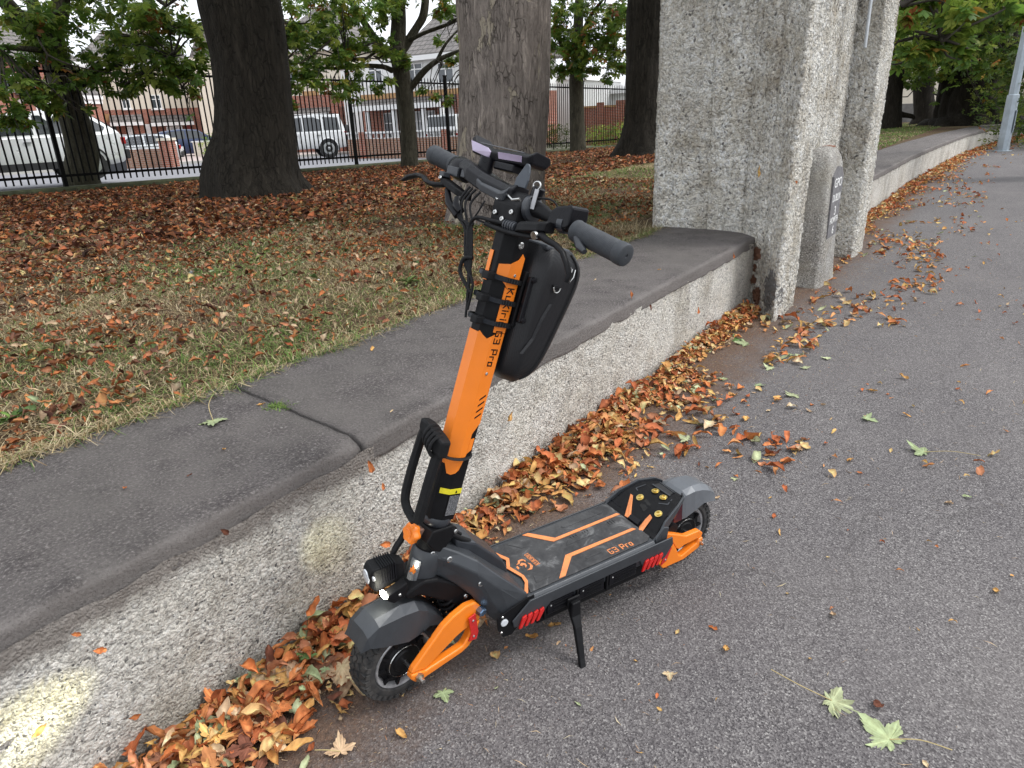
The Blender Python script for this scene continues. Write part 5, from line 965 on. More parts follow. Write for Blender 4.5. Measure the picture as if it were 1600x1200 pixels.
mbuild(MB().box((-.056, -.010, .048), (-.036, .016, .074)), KM, 'knob_shank', plain('rusty_shank', (.22, .13, .10), .6, .5), k_, bevel=.003)

# ---- stem
OCT = [(-.010, -.034), (-.036, -.014), (-.036, .014), (-.010, .034), (.028, .034), (.038, .022), (.038, -.022), (.028, -.034)]
mbuild(MB().loft([[(a, b, h_) for a, b in OCT] for h_ in (.105, .845)]), KM, 'stem', M_blkp, bevel=.0015)
mbuild(MB().lathe([(.082, .030), (.088, .037), (.100, .039), (.108, .0365)], (0, 0, 0), (0, 0, 1), 32), KM, 'stem_collar', M_dgrey, smooth=40)
def off(p, q=.0016): l = math.hypot(*p); return (p[0] * (1 + q / l), p[1] * (1 + q / l))
def panel(cols, name='orange_panel', mat=None):
    """cols: (r, t, h_low, h_high) round the stem"""
    mb = MB(); P = [(*off((r, t)), lo, hi) for r, t, lo, hi in cols]; return mbuild(mb.loft([[(r, t, lo), (r, t, hi)] for r, t, lo, hi in P], closed=False), KM, name, mat or M_org, solid=.0016)
panel([(-.036, .014, .262, .600), (-.036, -.014, .262, .600), (-.034, -.0157, .262, .604), (-.026, -.0215, .236, .595), (-.018, -.028, .234, .588), (-.010, -.034, .240, .596), (-.002, -.034, .248, .600), (.004, -.034, .268, .604), (.0095, -.034, .290, .604), (.0100, -.034, .345, .604), (.0275, -.034, .374, .604)])
panel([(-.036, .0141, .262, .600), (-.010, .0345, .262, .60), (.0275, .0345, .37, .60)])
panel([(-.0095, -.0343, .606, .715), (-.004, -.0343, .606, .712), (.010, -.0343, .606, .705), (.0275, -.0343, .606, .705)]); panel([(.0101, -.0343, .292, .330), (.022, -.0343, .302, .333)])
panel([(-.031, -.0180, .742, .764), (-.0105, -.0341, .720, .770), (-.004, -.0343, .713, .774), (.010, -.0343, .706, .782), (.018, -.0343, .706, .797), (.0275, -.0343, .706, .788)]); panel([(-.0365, .002, .72, .79), (-.0365, .013, .72, .79)])
panel([(-.030, -.0188, .181, .195), (-.010, -.034, .181, .195), (.0265, -.034, .181, .195)], 'warning_label', M_yel)
mbuild(MB().prism([(.006, .184), (.013, .184), (.0095, .192)], lambda a, b: (a, -.0368, b), lambda a, b: (a, -.0372, b)), KM, 'warning_sign', M_blkp)
lab = mbuild(MB().prism([(-.009, .118), (.027, .118), (.027, .178), (-.009, .178)], lambda a, b: (a, -.0352, b), lambda a, b: (a, -.0356, b)), KM, 'small_print_label', M_blkp)
M_print = plain('grey_print', (.22, .22, .23), .6, var=.5, sc_=400); rl_ = random.Random(3); lp_ = MB()
for k in range(17):
    a = -.007
    while a < .024:
        L = rl_.uniform(.002, .007); lp_.prism([(a, .1745 - k * .0033), (min(a + L, .0255), .1745 - k * .0033), (min(a + L, .0255), .1762 - k * .0033), (a, .1762 - k * .0033)], lambda p, q: (p, -.0358, q), lambda p, q: (p, -.0362, q)); a += L + .0012
mbuild(lp_, KM, 'print_lines', M_print, lab)['kind'] = 'stuff'
def ktext(s, r, h, size, mat, nm='lettering', sx=1.0, t=-.0366):
    Mx = KM @ face_M((r, t, h), (0, 0, -1), (1, 0, 0)); return glyphs(s, size, mat, scoot, Mx, .0005, sx)
ktext('KuKirin', .010, .668, .0190, M_blkp, sx=1.02); ktext('G3 Pro', .009, .566, .0185, M_blkp, sx=.98)
for k in range(4): mbuild(MB().prism([(.004, .0), (.022, .012), (.022, .0165), (.004, .0045)], lambda a, b, k=k: (a, -.0363, b + .385 + k * .016), lambda a, b, k=k: (a, -.0368, b + .385 + k * .016)), KM, 'slash_mark', M_blkp)
for r_, h_ in ((.004, .503), (.004, .277), (.010, .745)): bolt(KM, (r_, -.0366, h_), (0, -1, 0), .004, hgt=.002)
bolt(KM, (.006, -.034, .815), (0, -1, 0), .0085)
def strap(h, ext=0, name='zip_tie', w_=.006, skew=.0):
    pts = []
    for q in np.linspace(0, 2 * math.pi, 30, endpoint=True):
        ca, sa = math.cos(q), math.sin(q); r = (math.copysign(abs(ca) ** .6, ca)); s = (math.copysign(abs(sa) ** .6, sa)); pts.append((.002 + r * .042 + (ext if ca > 0 else 0), s * .040, h + skew * r))
    cen_ = (.002 + ext / 2, 0); mbuild(MB().loft([[(p[0] + (p[0] - cen_[0]) * k_, p[1] + p[1] * k_, p[2] + dz) for k_, dz in ((0, -w_), (.07, -w_), (.07, w_), (0, w_))] for p in pts], caps=False), KM, name, M_rub, smooth=40)
    rb_ = MB()
    for p, q in zip(pts[8:22], pts[9:23]):
        for u_ in (.1, .35, .6, .85):
            c_ = [p[j] + (q[j] - p[j]) * u_ for j in range(3)]; rb_.box((-.0008, -.0008, -w_ * .8), (.0008, .0008, w_ * .8), Matrix.Identity(3), (c_[0] + (c_[0] - cen_[0]) * .078, c_[1] * 1.078, c_[2]))
    mbuild(rb_, KM, 'strap_ribs', M_dgrey)['kind'] = 'stuff'
    mbuild(MB().box((-.064, -.026, h - .010 - skew), (-.036, -.004, h + .008 - skew)), KM, 'strap_buckle', M_rub, bevel=.003)
for h_ in (.732, .680, .627): strap(h_, .012, skew=-.003)

# ---- deck
mbuild(MB().loft([[(s_, -.126, .17), (s_, -.128, .228), (s_, -.120, .2365), (s_, .120, .2365), (s_, .128, .228), (s_, .126, .17)] for s_ in (.40, .865)]), I4, 'deck_frame', M_gun, bevel=.002)
def deckpoly(pts, z0, z1, name, mat, **k): return mbuild(MB().prism(pts, lambda a, b: (a, b, z0), lambda a, b: (a, b, z1)), I4, name, mat, **k)
deckpoly([(.402, .108), (.865, .112), (.865, -.098), (.845, -.112), (.416, -.112), (.425, -.08), (.43, -.05), (.413, .0), (.43, .035)], .2366, .2405, 'deck_mat', M_deck, bevel=.001)
deckpoly([(.398, .112), (.410, .112), (.442, .040), (.424, .006), (.4375, -.046), (.434, -.072), (.408, -.113), (.395, -.113), (.424, -.072), (.428, -.048), (.412, .006), (.430, .038)], .2408, .2425, 'deck_stripe', M_str)
deckpoly([(.535, .113), (.556, .113), (.613, .048), (.855, .048), (.862, .038), (.598, .036)], .2408, .2425, 'deck_stripe', M_str)
deckpoly([(.515, -.110), (.537, -.110), (.603, -.050), (.852, -.050), (.846, -.040), (.590, -.036)], .2408, .2425, 'deck_stripe', M_str)
for pts in ([(.67, .075), (.82, .075), (.83, .085), (.66, .085)], [(.63, -.082), (.69, -.082), (.70, -.074), (.64, -.074)], [(.62, .0), (.72, .0), (.74, .02), (.64, .02)], [(.50, .06), (.53, .06), (.50, .10), (.47, .10)], [(.46, -.06), (.52, -.06), (.50, -.09), (.45, -.09)]): deckpoly(pts, .2406, .2418, 'deck_pad', M_deck, bevel=.0006)
for s0 in (.655, .70, .80):
    for k in range(3): deckpoly([(s0 + k * .010, .012), (s0 + k * .010 + .005, .012), (s0 + k * .010 + .005, .030), (s0 + k * .010, .030)], .2406, .2422, 'deck_rib', M_deck)
glyphs('G3 Pro', .020, M_str, scoot, face_M((.752, -.094, .2409), (1, -.02, 0), (0, 1, 0)), .0006, .9)
glyphs('KUKIRIN', .014, M_str, scoot, face_M((.497, .002, .2409), (.05, -1, 0), (1, 0, 0)) @ Matrix.Rotation(math.pi, 4, 'Z'), .0006, .8)
for pts in ([(0, 0), (.008, .012), (.003, .020), (.014, .026), (.022, .018), (.020, .006), (.012, .002), (.016, .012), (.011, .016)], [(-.004, .026), (.004, .030), (.010, .040), (.024, .040), (.030, .030), (.026, .022), (.024, .032), (.014, .034), (.008, .026)], [(.010, -.010), (.022, -.006), (.030, .006), (.028, .018), (.034, .010), (.034, -.004), (.024, -.014)], [(-.010, .006), (-.004, .010), (-.004, .020), (-.010, .018)]):
    deckpoly([(.448 + a, -.022 + b) for a, b in pts], .2409, .2421, 'deck_emblem', M_str)
for s_ in (-1, 1):
    y0, y1 = (-.134, -.1285) if s_ < 0 else (.1285, .134)
    mbuild(plate([(.350, .162), (.345, .186), (.402, .232), (.93, .232), (.935, .205), (.905, .165), (.84, .158), (.812, .172), (.80, .196), (.47, .196), (.448, .176), (.43, .160)], y0, y1), I4, 'side_rail', M_gun, bevel=.002)
    for s0 in (.362, .806):
        for k in range(4):
            a = s0 + k * .019; y2 = s_ * .1345; y3 = s_ * .1405
            mbuild(plate([(a, .156), (a + .009, .156), (a + .026, .184), (a + .025, .194), (a + .012, .190)], min(y2, y3), max(y2, y3)), I4, 'red_reflector', M_redr, bevel=.0012)
mbuild(MB().box((.435, -.118, .118), (.845, .118, .169)), I4, 'battery_box', M_blkp, bevel=.006)
for k, (a, b) in enumerate(((.462, .555), (.575, .665), (.685, .79))):
    mbuild(MB().box((a, -.1305, .150), (b, -.119, .190)), I4, 'side_vent', M_plas, bevel=.002); mbuild(MB().box((a - .012, -.133, .140), (a - .006, -.119, .193)), I4, 'side_rib', M_blkp, bevel=.001)
    bolt(I4, (a + .012, -.1305, .178), (0, -1, 0), .003, hgt=.0015)
    for z_ in (.158, .168, .178): mbuild(MB().box((a + .02, -.1325, z_), (b - .01, -.1307, z_ + .003)), I4, 'vent_slat', M_blkp)
# ---- kickstand
ks_ = mbuild(plate([(.525, .182), (.568, .182), (.572, .145), (.560, .125), (.535, .125), (.525, .150)], -.142, -.1345), I4, 'kickstand_mount', M_blkp, bevel=.003); bolt(I4, (.552, -.142, .150), (0, -1, 0), .005)
mbuild(MB().loft([[tuple(Vector(c) + Vector((sx * a, sy * b, 0))) for sx, sy in ((-1, -1), (1, -1), (1, 1), (-1, 1))] for c, a, b in (((.545, -.150, .175), .014, .007), ((.540, -.156, .135), .016, .008), ((.535, -.175, .110), .012, .008), ((.520, -.218, .035), .009, .007), ((.512, -.236, .010), .009, .008), ((.508, -.244, -.012), .012, .012))]), I4, 'kickstand', M_blkp, bevel=.003)
mbuild(MB().loft([[(.508 + a * .014 * w_, -.244 + b * .014 * w_, z_) for a, b in ((-1, -1), (1, -1), (1, 1), (-1, 1))] for w_, z_ in ((1, -.0185), (1.1, -.010), (.7, .004))]), I4, 'kickstand_foot', M_rub, bevel=.003)

# ---- kick plate, brass bolts, tail
kt = [(.866, .237, .116), (.885, .246, .112), (.930, .280, .100), (.985, .300, .088), (1.028, .303, .066), (1.040, .300, .052)]
mbuild(MB().loft([[(s_, -w_, z_ - .007), (s_, -w_ + .006, z_), (s_, w_ - .006, z_), (s_, w_, z_ - .007), (s_, w_ - .01, z_ - .014), (s_, -w_ + .01, z_ - .014)] for s_, z_, w_ in kt]), I4, 'kick_plate', M_blkp, bevel=.0015)
mbuild(MB().loft([[(s_, t_, zt), (s_, t_ + .008, zt), (s_, t_ + .008, zb_), (s_, t_, zb_)] for s_, t_, zt, zb_ in ((.868, -.124, .242, .226), (.892, -.120, .260, .230), (.915, -.112, .280, .240), (.980, -.096, .305, .282), (1.030, -.072, .310, .294), (1.046, -.050, .306, .290))]), I4, 'kick_plate_edge', M_gun, bevel=.002)
mbuild(MB().loft([[(s_, t_, zt), (s_, t_ - .008, zt), (s_, t_ - .008, zb_), (s_, t_, zb_)] for s_, t_, zt, zb_ in ((.868, .124, .242, .226), (.915, .112, .280, .240), (.980, .096, .305, .282), (1.030, .072, .310, .294), (1.046, .050, .306, .290))]), I4, 'kick_plate_edge', M_gun, bevel=.002)
for s_ in (-1, 1): mbuild(plate([(.858, .232), (.905, .270), (.925, .262), (.918, .20), (.895, .175), (.862, .18)], s_ * .112, s_ * .120), I4, 'kick_plate_leg', M_gun, bevel=.003)
def kz(s_): return float(np.interp(s_, [k[0] for k in kt], [k[1] for k in kt]))
for a, b in ((.937, .030), (.985, .012), (.982, -.028), (.928, -.066)):
    z_ = kz(a) + .0005; nrm = (-.45, 0, 1) if a < .95 else (-.12, 0, 1); w_ = mbuild(MB().lathe([(0, .0125), (.002, .0125), (.002, .007)], (a, b, z_), nrm, 24), I4, 'brass_washer', M_brass, smooth=30)
    mbuild(MB().lathe([(.002, .0085), (.005, .008), (.006, .006), (.006, .0045), (.003, .004), (.003, .0001)], (a, b, z_), nrm, 20), I4, 'brass_bolt', M_brass, w_, smooth=30)
def onk(pts, name, mat, th=.002, lift=.0004): return mbuild(MB().prism(pts, lambda a, b: (a, b, kz(a) + lift), lambda a, b: (a, b, kz(a) + lift + th)), I4, name, mat)
onk([(.928, .066), (.928, .054), (.886, .012), (.872, .010), (.870, .024), (.900, .046)], 'kick_stripe', M_str); onk([(.914, -.044), (.910, -.058), (.866, -.066), (.856, -.058), (.870, -.046), (.896, -.042)], 'kick_stripe', M_str)
onk([(.868, .006), (.884, .008), (.884, -.036), (.868, -.040)], 'hinge_block', M_plas, .008); onk([(.918, .010), (.946, .010), (.938, -.020), (.910, -.020)], 'square_hole', plain('shadowed_plastic', (.006, .006, .006), .8), .0012)
sl = onk([(1.004, .040), (1.026, .036), (1.022, -.030), (1.004, -.034)], 'grab_slot', plain('slot_plastic', (.012, .012, .013), .6), .002); onk([(.999, .044), (1.0035, .044), (1.0035, -.038), (.999, -.038)], 'slot_rim', M_gun, .004); onk([(1.0265, .040), (1.030, .040), (1.026, -.034), (1.0225, -.032)], 'slot_rim', M_gun, .004)
onk([(.955, -.035), (.970, -.062), (.996, -.054), (.996, -.051), (.972, -.058), (.958, -.034)], 'raised_line', M_gun, .001); onk([(.950, .060), (.955, .074), (.985, .060), (.985, .057), (.957, .070), (.953, .058)], 'raised_line', M_gun, .001)
for s_ in (.868, .884): mbuild(MB().box((s_, -.110, .2368 if s_ < .87 else .244), (s_ + .003, .110, .2385 if s_ < .87 else .2462)), I4, 'hinge_seam', M_plas)
mbuild(MB().loft([[(s_, -.09, .16), (s_, -.09, .225), (s_, .09, .225), (s_, .09, .16)] for s_ in (.866, .93)]), I4, 'tail_block', M_blkp, bevel=.006)
# ---- rear fender and tail light
RF = [(-.045, .158, .150, .078, .032, .052, .058), (-.030, .168, .160, .080, .032, .052, .060), (.010, .172, .162, .092, .032, .052, .060), (.050, .166, .153, .106, .030, .050, .058), (.085, .150, .137, .100, .028, .048, .056), (.116, .126, .114, .088, .024, .042, .050)]
fend(RF, RWM, 'rear_fender', plain('grey_fender_plastic', (.11, .118, .13), .4, .1, var=.1, sc_=20))
mbuild(MB().loft([[(x, -hl, zl), (x, -he, ze), (x, -hr, zr)] for x, zr, ze, zl, hr, he, hl in ((-.074, .150, .142, .066, .022, .050, .048), (-.047, .157, .149, .078, .030, .053, .0585))], closed=False), RWM, 'tail_light', plain('dark_tail_lens', (.07, .012, .02), .15, coat=.6), solid=.004)
mbuild(MB().loft([[(x, -.052, z0), (x, -.050, z1), (x, -.034, z1 + .004)] for x, z0, z1 in ((-.072, .126, .150), (-.050, .134, .160))], closed=False), RWM, 'tail_light', M_redr, solid=.005)
mbuild(MB().lathe([(-.09, .02), (.09, .02)], (-.115, 0, .085), (0, 1, 0), 16), RWM, 'swing_pivot', M_blkp)
# ---- rear swing arms (run from the deck back to the axle)
for s_ in (-1, 1):
    mbuild(plate([(-.190, .090), (-.155, .094), (-.120, .078), (-.070, .052), (-.010, .050), (.006, .036), (.004, .022), (-.020, .020), (-.075, .018), (-.095, .010), (-.110, .020), (-.130, .052), (-.150, .046), (-.185, .040)], s_ * .088, s_ * .108), RWM, 'swing_arm', M_org, bevel=.003)
    mbuild(plate([(-.190, .0395), (-.150, .0455), (-.132, .0515), (-.112, .0195), (-.100, -.008), (-.085, -.018), (-.020, .006), (-.012, .0195), (.004, .0215), (.008, .0), (-.010, -.016), (-.075, -.036), (-.165, -.034), (-.195, .004)], s_ * .088, s_ * .112), RWM, 'swing_arm', M_org, bevel=.003)
    mbuild(plate([(-.178, .078), (-.160, .080), (-.140, .040), (-.158, -.004), (-.182, -.014), (-.164, .030)], s_ * .1125, s_ * .1165), RWM, 'red_reflector', M_redr, bevel=.0015)
    for c in ((-.164, s_ * .1165, .062), (-.164, s_ * .1165, .004)): bolt(RWM, c, (0, s_, 0), .0035, hgt=.002)
shock(RWM, (-.17, -.05, .10), (-.10, -.05, .0), .018); mbuild(MB().tube([(-.175, -.098, .10), (-.150, -.098, .155)], .006, 8), RWM, 'valve_tube', M_blkp)

# ---- handlebar
BAR = [(0, -.328, .862), (0, -.185, .882), (0, -.125, .890), (0, -.06, .899), (0, 0, .904), (0, .06, .914), (0, .15, .934), (0, .253, .953), (0, .351, .967)]
mbuild(MB().tube([BAR[0], BAR[1], BAR[2], (.0, -.10, .895), (0, -.08, .900), (0, -.04, .904), BAR[4], BAR[5], BAR[6], BAR[7], BAR[8]], [.012, .012, .012, .014, .017, .0185, .0185, .016, .013, .012, .012], 20), KM, 'handlebar', M_blkp, smooth=60)
def grip(a, b):
    a, b = Vector(a), Vector(b); d = b - a; L = d.length; d.normalize(); prof = [(-.002, .017), (0, .023), (.004, .024), (.008, .0225)]
    k = .010
    while k < L - .022: prof += [(k, .0222), (k + .0012, .0230), (k + .0024, .0222)]; k += .0034
    prof += [(L - .022, .0225), (L - .018, .0242), (L - .004, .0242), (L + .001, .0225), (L + .003, .018), (L + .003, .004), (L + .001, .0035), (L + .001, .0001)]
    return mbuild(MB().lathe(prof, a, d, 32), KM, 'grip', M_grip, smooth=35)
grip(BAR[1], BAR[0]); grip(BAR[7], BAR[8])
cl = mbuild(plate([(-.034, .842), (.036, .842), (.038, .878), (.026, .925), (-.012, .930), (-.036, .900)], -.038, .048), KM, 'bar_clamp', M_blkp, bevel=.006)
mbuild(MB().lathe([(-.0, .0295), (.012, .0295), (.016, .022)], (0, -.038, .900), (0, -1, .15), 28), KM, 'clamp_collar', M_dgrey, cl, smooth=30)
for c in ((-.037, .030, .872), (-.036, .004, .862), (-.034, .036, .905), (-.036, -.02, .882)): bolt(KM, c, (-1, 0, 0), .006)
# console along the bar with grey cover
mbuild(MB().loft([[(r0, t_, h0), (r0 - .004, t_, h0 + .026), (r0 + .012, t_, h0 + .040), (r1, t_, h0 + .036), (r1, t_, h0)] for t_, h0, r0, r1 in ((.008, .905, -.020, .030), (.030, .898, -.030, .040), (.120, .912, -.034, .045), (.165, .924, -.034, .045), (.205, .934, -.026, .035))]), KM, 'console', M_plas, bevel=.003)
mbuild(MB().loft([[(-.0365, t_, h0), (-.041, t_, h0 + .016), (-.022, t_, h0 + .034), (-.018, t_, h0 + .034), (-.018, t_, h0)] for t_, h0 in ((.018, .901), (.034, .898), (.100, .908), (.118, .916))]), KM, 'console_cover', M_dgrey, bevel=.002)
mbuild(MB().lathe([(0, .027), (.012, .029), (.036, .029), (.048, .024)], (0, .200, .944), (0, 1, .15), 28), KM, 'throttle_housing', M_plas, smooth=35)
mbuild(MB().box((-.036, .196, .925), (-.026, .238, .948)), KM, 'switch_button', M_dgrey, bevel=.002); mbuild(MB().box((-.034, .160, .928), (-.028, .186, .946)), KM, 'switch_button', M_dgrey, bevel=.002)
# display unit on top
dp = mbuild(MB().loft([[(r0, t_, h0), (r0 - .006, t_, h0 + .020), (r0 + .006, t_, h0 + .030), (.090, t_, h0 + .026), (.096, t_, h0 + .012), (.085, t_, h0)] for t_, h0, r0 in ((.026, .998, .034), (.036, .990, .028), (.120, .986, .024), (.160, .984, .022), (.232, .994, .026), (.246, 1.010, .032))]), KM, 'bar_display', M_plas, bevel=.003)
mbuild(MB().add([(.0200, .160, .990), (.0220, .228, .999), (.0190, .238, 1.022), (.0155, .168, 1.012), (.0155, .154, 1.004)], [(0, 1, 2, 3, 4)]), KM, 'lilac_lens', M_lil, dp, solid=.002)
mbuild(MB().add([(.0250, .052, .996), (.0215, .128, .993), (.0165, .130, 1.007), (.0195, .052, 1.009)], [(0, 1, 2, 3)]), KM, 'lilac_lens', M_lil, dp, solid=.002)
mbuild(MB().add([(.032, .060, 1.0190), (.036, .226, 1.0225), (.080, .220, 1.0230), (.080, .070, 1.0190)], [(0, 1, 2, 3)]), KM, 'display_face', plain('display_glass', (.02, .018, .03), .06, spec=.9, coat=.5), dp, solid=.002)
mbuild(MB().box((.020, .070, .968), (.075, .140, .987)), KM, 'display_foot', M_plas, bevel=.004); mbuild(MB().lathe([(0, .020), (.042, .018)], (.020, .165, .948), (0, 0, 1), 18), KM, 'display_mount', M_plas, smooth=30)
# key, fob, chrome ring
mbuild(MB().loft([[(-.010, c[0] - w_, c[1]), (-.004, c[0] - w_, c[1]), (-.004, c[0] + w_, c[1]), (-.010, c[0] + w_, c[1])] for c, w_ in (((.004, .940), .018), ((.002, .958), .019), ((-.002, .974), .013), ((-.004, .988), .007), ((-.003, .993), .003))]), KM, 'key_fob', plain('slate_blue_fob', (.05, .06, .075), .5), bevel=.001)
mbuild(MB().lathe([(0, .014), (.022, .015), (.024, .012), (.024, .0001)], (.005, -.040, .926), (0, -.2, 1), 20), KM, 'ignition_lock', M_plas, smooth=30)
mbuild(MB().tube([(-.006, -.046 + .011 * math.cos(a), .952 + .009 * math.sin(a)) for a in np.linspace(0, 6.2832, 16)], .0018, 6), KM, 'key_ring', M_steel)
mbuild(plate([(0, 0), (.002, 0), (.002, .044), (0, .044)], -.052, -.040), KM @ Matrix.Translation((-.020, -.016, .900)), 'key', plain('key_metal', (.34, .34, .35), .35, .8), bevel=.0004)
mbuild(MB().tube([(-.026, .022, .918), (-.030, -.006, .908), (-.028, -.026, .914)], .003, 6), KM, 'key_wire', M_steel)
# near control box, brake master cylinder, levers
mbuild(MB().loft([[(-.018, t_, h0), (-.018, t_, h1), (.038, t_, h1 + .004), (.044, t_, h0 + .006)] for t_, h0, h1 in ((-.112, .880, .904), (-.130, .872, .920), (-.168, .878, .930), (-.176, .886, .926))]), KM, 'control_box', M_plas, bevel=.005)
cyl = mbuild(MB().loft([[(r0, t_, h0), (r0 + .002, t_, h0 + .018), (r0 + .012, t_, h0 + .024), (r0 + .034, t_, h0 + .022), (r0 + .036, t_, h0)] for t_, h0, r0 in ((-.046, .842, -.040), (-.058, .846, -.048), (-.120, .858, -.050), (-.134, .862, -.042))]), KM, 'brake_reservoir', M_blkp, bevel=.003)
text('XOD', .017, plain('white_print', (.6, .6, .6), .5), cyl, KM @ face_M((-.026, -.090, .8755), (0, -1, .16), (1, 0, .0)) , 'lettering', .0004, 1.25)
mbuild(MB().lathe([(0, .020), (.016, .020)], (0, -.142, .887), (0, -1, .1), 20), KM, 'lever_clamp', M_dgrey, smooth=30)
mbuild(MB().lathe([(0, .009), (.006, .009), (.006, .004)], (-.052, -.124, .850), (-1, 0, -.4), 14), KM, 'lever_pivot', M_steel, smooth=30)
mbuild(MB().tube([(-.030, -.118, .858), (-.040, -.132, .850), (-.038, -.150, .846), (-.034, -.172, .842), (-.034, -.196, .832), (-.032, -.214, .812), (-.030, -.226, .792), (-.030, -.224, .776)], [.010, .011, .010, .009, .008, .008, .0075, .006], 10, flat=.7), KM, 'brake_lever', M_blkp, smooth=60)
mbuild(MB().tube([(-.012, -.205, .868), (-.020, -.226, .852), (-.024, -.244, .846)], [.010, .010, .006], 10), KM, 'rocker_switch', M_dgrey, smooth=60)
mbuild(MB().tube([(-.036, -.046, .852), (-.036, -.010, .853)], [.011, .010], 12), KM, 'cable_boot', M_dgrey, smooth=50)
for k in range(4): mbuild(MB().lathe([(0, .0125), (.004, .0125)], (-.036, -.040 + k * .008, .852), (0, 1, 0), 16), KM, 'boot_ring', M_dgrey)
far = mbuild(MB().loft([[(r0, t_, h0), (r0, t_, h0 + .016), (r0 + .028, t_, h0 + .018), (r0 + .03, t_, h0)] for t_, h0, r0 in ((.150, .878, -.040), (.165, .884, -.054), (.225, .900, -.058), (.240, .908, -.045))]), KM, 'brake_reservoir', M_blkp, bevel=.003); bolt(KM, (-.058, .226, .914), (-1, 0, .3), .005); mbuild(MB().box((-.058, .218, .918), (-.036, .236, .930)), KM, 'lever_cap', M_dgrey, bevel=.002)
mbuild(MB().tube([(-.050, .215, .900), (-.058, .245, .894), (-.058, .275, .896), (-.052, .300, .905), (-.050, .330, .905), (-.052, .358, .896), (-.052, .382, .884)], [.009, .010, .008, .008, .009, .0095, .006], 10, flat=.7), KM, 'brake_lever', M_blkp, smooth=60)
mbuild(MB().tube([(-.046, .158, .880), (-.050, .150, .862), (-.050, .132, .850)], [.010, .013, .009], 10), KM, 'cable_boot', M_plas, smooth=50); mbuild(MB().tube([(-.046, .206, .892), (-.052, .180, .862), (-.052, .140, .838)], [.007, .010, .008], 10), KM, 'cable_boot', M_plas, smooth=50)
def cable(pts, r=.0032, name='cable', mat=None):
    Q = spline([(p, r) for p in pts], 6); return mbuild(MB().tube([tuple(q[:3]) for q in Q], r, 8), KM, name, mat or M_rub, smooth=60)
cable([(-.05, .150, .858), (-.05, .118, .828), (-.05, .100, .812), (-.05, .080, .760), (-.05, .052, .72), (-.05, .034, .66)], .0042)
cable([(-.05, .138, .836), (-.05, .110, .822), (-.05, .088, .80), (-.052, .072, .742), (-.050, .058, .725), (-.05, .030, .700), (-.05, .026, .64)])
for k, (t0, h0) in enumerate(((.140, .908), (.130, .906), (.118, .905), (.100, .902))): cable([(-.034, t0, h0 + .004), (-.050, t0 + .006, h0 - .03), (-.052, t0 - .004 - .006 * k, h0 - .07), (-.052, .098 - .006 * k, .826), (-.05, .072 - .004 * k, .77), (-.048, .045, .70), (-.046, .030, .62)], .0030)
cable([(-.036, -.006, .853), (-.048, .020, .852), (-.055, .070, .848), (-.052, .088, .820), (-.05, .074, .770), (-.046, .040, .70)], .0045)
cable([(-.030, -.12, .846), (-.040, -.07, .840), (-.044, -.01, .838), (-.050, .040, .842)], .0055); cable([(-.050, .046, .843), (-.054, .074, .846), (-.056, .066, .862), (-.05, .06, .89)], .0022)
cable([(-.02, .0, .912), (-.01, -.10, .93), (0, -.13, .905)], .0022); cable([(-.05, .052, .758), (-.056, .074, .75), (-.056, .078, .72), (-.052, .052, .695), (-.048, .03, .68)], .0048)
# lower cables into the neck and down to the lamp
def bcable(pts, r=.005, name='cable'):
    Q = spline([(p, r) for p in pts], 6); return mbuild(MB().tube([tuple(q[:3]) for q in Q], r, 8), I4, name, M_rub, smooth=60)
bcable([(.130, .046, .462), (.122, .044, .444), (.104, .042, .424), (.086, .040, .404), (.074, .034, .385)], .0065); bcable([(.132, .054, .458), (.116, .052, .438), (.096, .050, .416), (.080, .042, .392)], .005)
bcable([(.205, -.02, .470), (.225, -.02, .455), (.255, -.015, .425), (.285, -.01, .400)], .0075); bcable([(.20, .0, .475), (.232, .0, .455), (.268, .005, .42)], .005)
# ---- headlamps on the front of the neck
hl = mbuild(MB().loft([[(s_, t0, z0), (s_, t0, z1), (s_, t1, z1), (s_, t1, z0)] for s_, z0, z1, t0, t1 in ((.002, .370, .410, -.012, .030), (.014, .356, .424, -.018, .034), (.070, .362, .424, -.016, .030), (.098, .372, .412, -.012, .024))]), I4, 'headlamp_housing', M_blkp, bevel=.004)
for k in range(7): mbuild(MB().box((.032 + k * .006, -.020, .376), (.0345 + k * .006, .032, .4275)), I4, 'cooling_fin', M_plas, hl)
mbuild(MB().prism([(.030, .366), (.082, .384), (.084, .368), (.076, .345), (.045, .336), (.026, .352)], lambda a, b: (a, -.058, b), lambda a, b: (a, -.030, b)), I4, 'lamp_bracket', M_blkp, bevel=.003); bolt(I4, (.060, -.058, .358), (0, -1, 0), .004)
M_lamp = plain('lit_lamp', (.9, .9, .8), .3); _b = [n for n in M_lamp.node_tree.nodes if n.type == 'BSDF_PRINCIPLED'][0]; _b.inputs['Emission Color'].default_value = (1, .97, .82, 1); _b.inputs['Emission Strength'].default_value = 60
mbuild(MB().lathe([(0, .012), (.004, .013), (.007, .010), (.009, .0001)], (.026, -.045, .366), (-1, -.25, -.15), 18), I4, 'lit_lamp', M_lamp); mbuild(MB().lathe([(0, .007), (.003, .007), (.004, .0001)], (.012, -.016, .400), (-1, -.3, 0), 14), I4, 'lamp_lens', M_lens)
mbuild(MB().lathe([(0, .020), (.003, .019), (.005, .0001)], (.003, .010, .392), (-1, 0, 0), 20), I4, 'lamp_lens', M_lens)
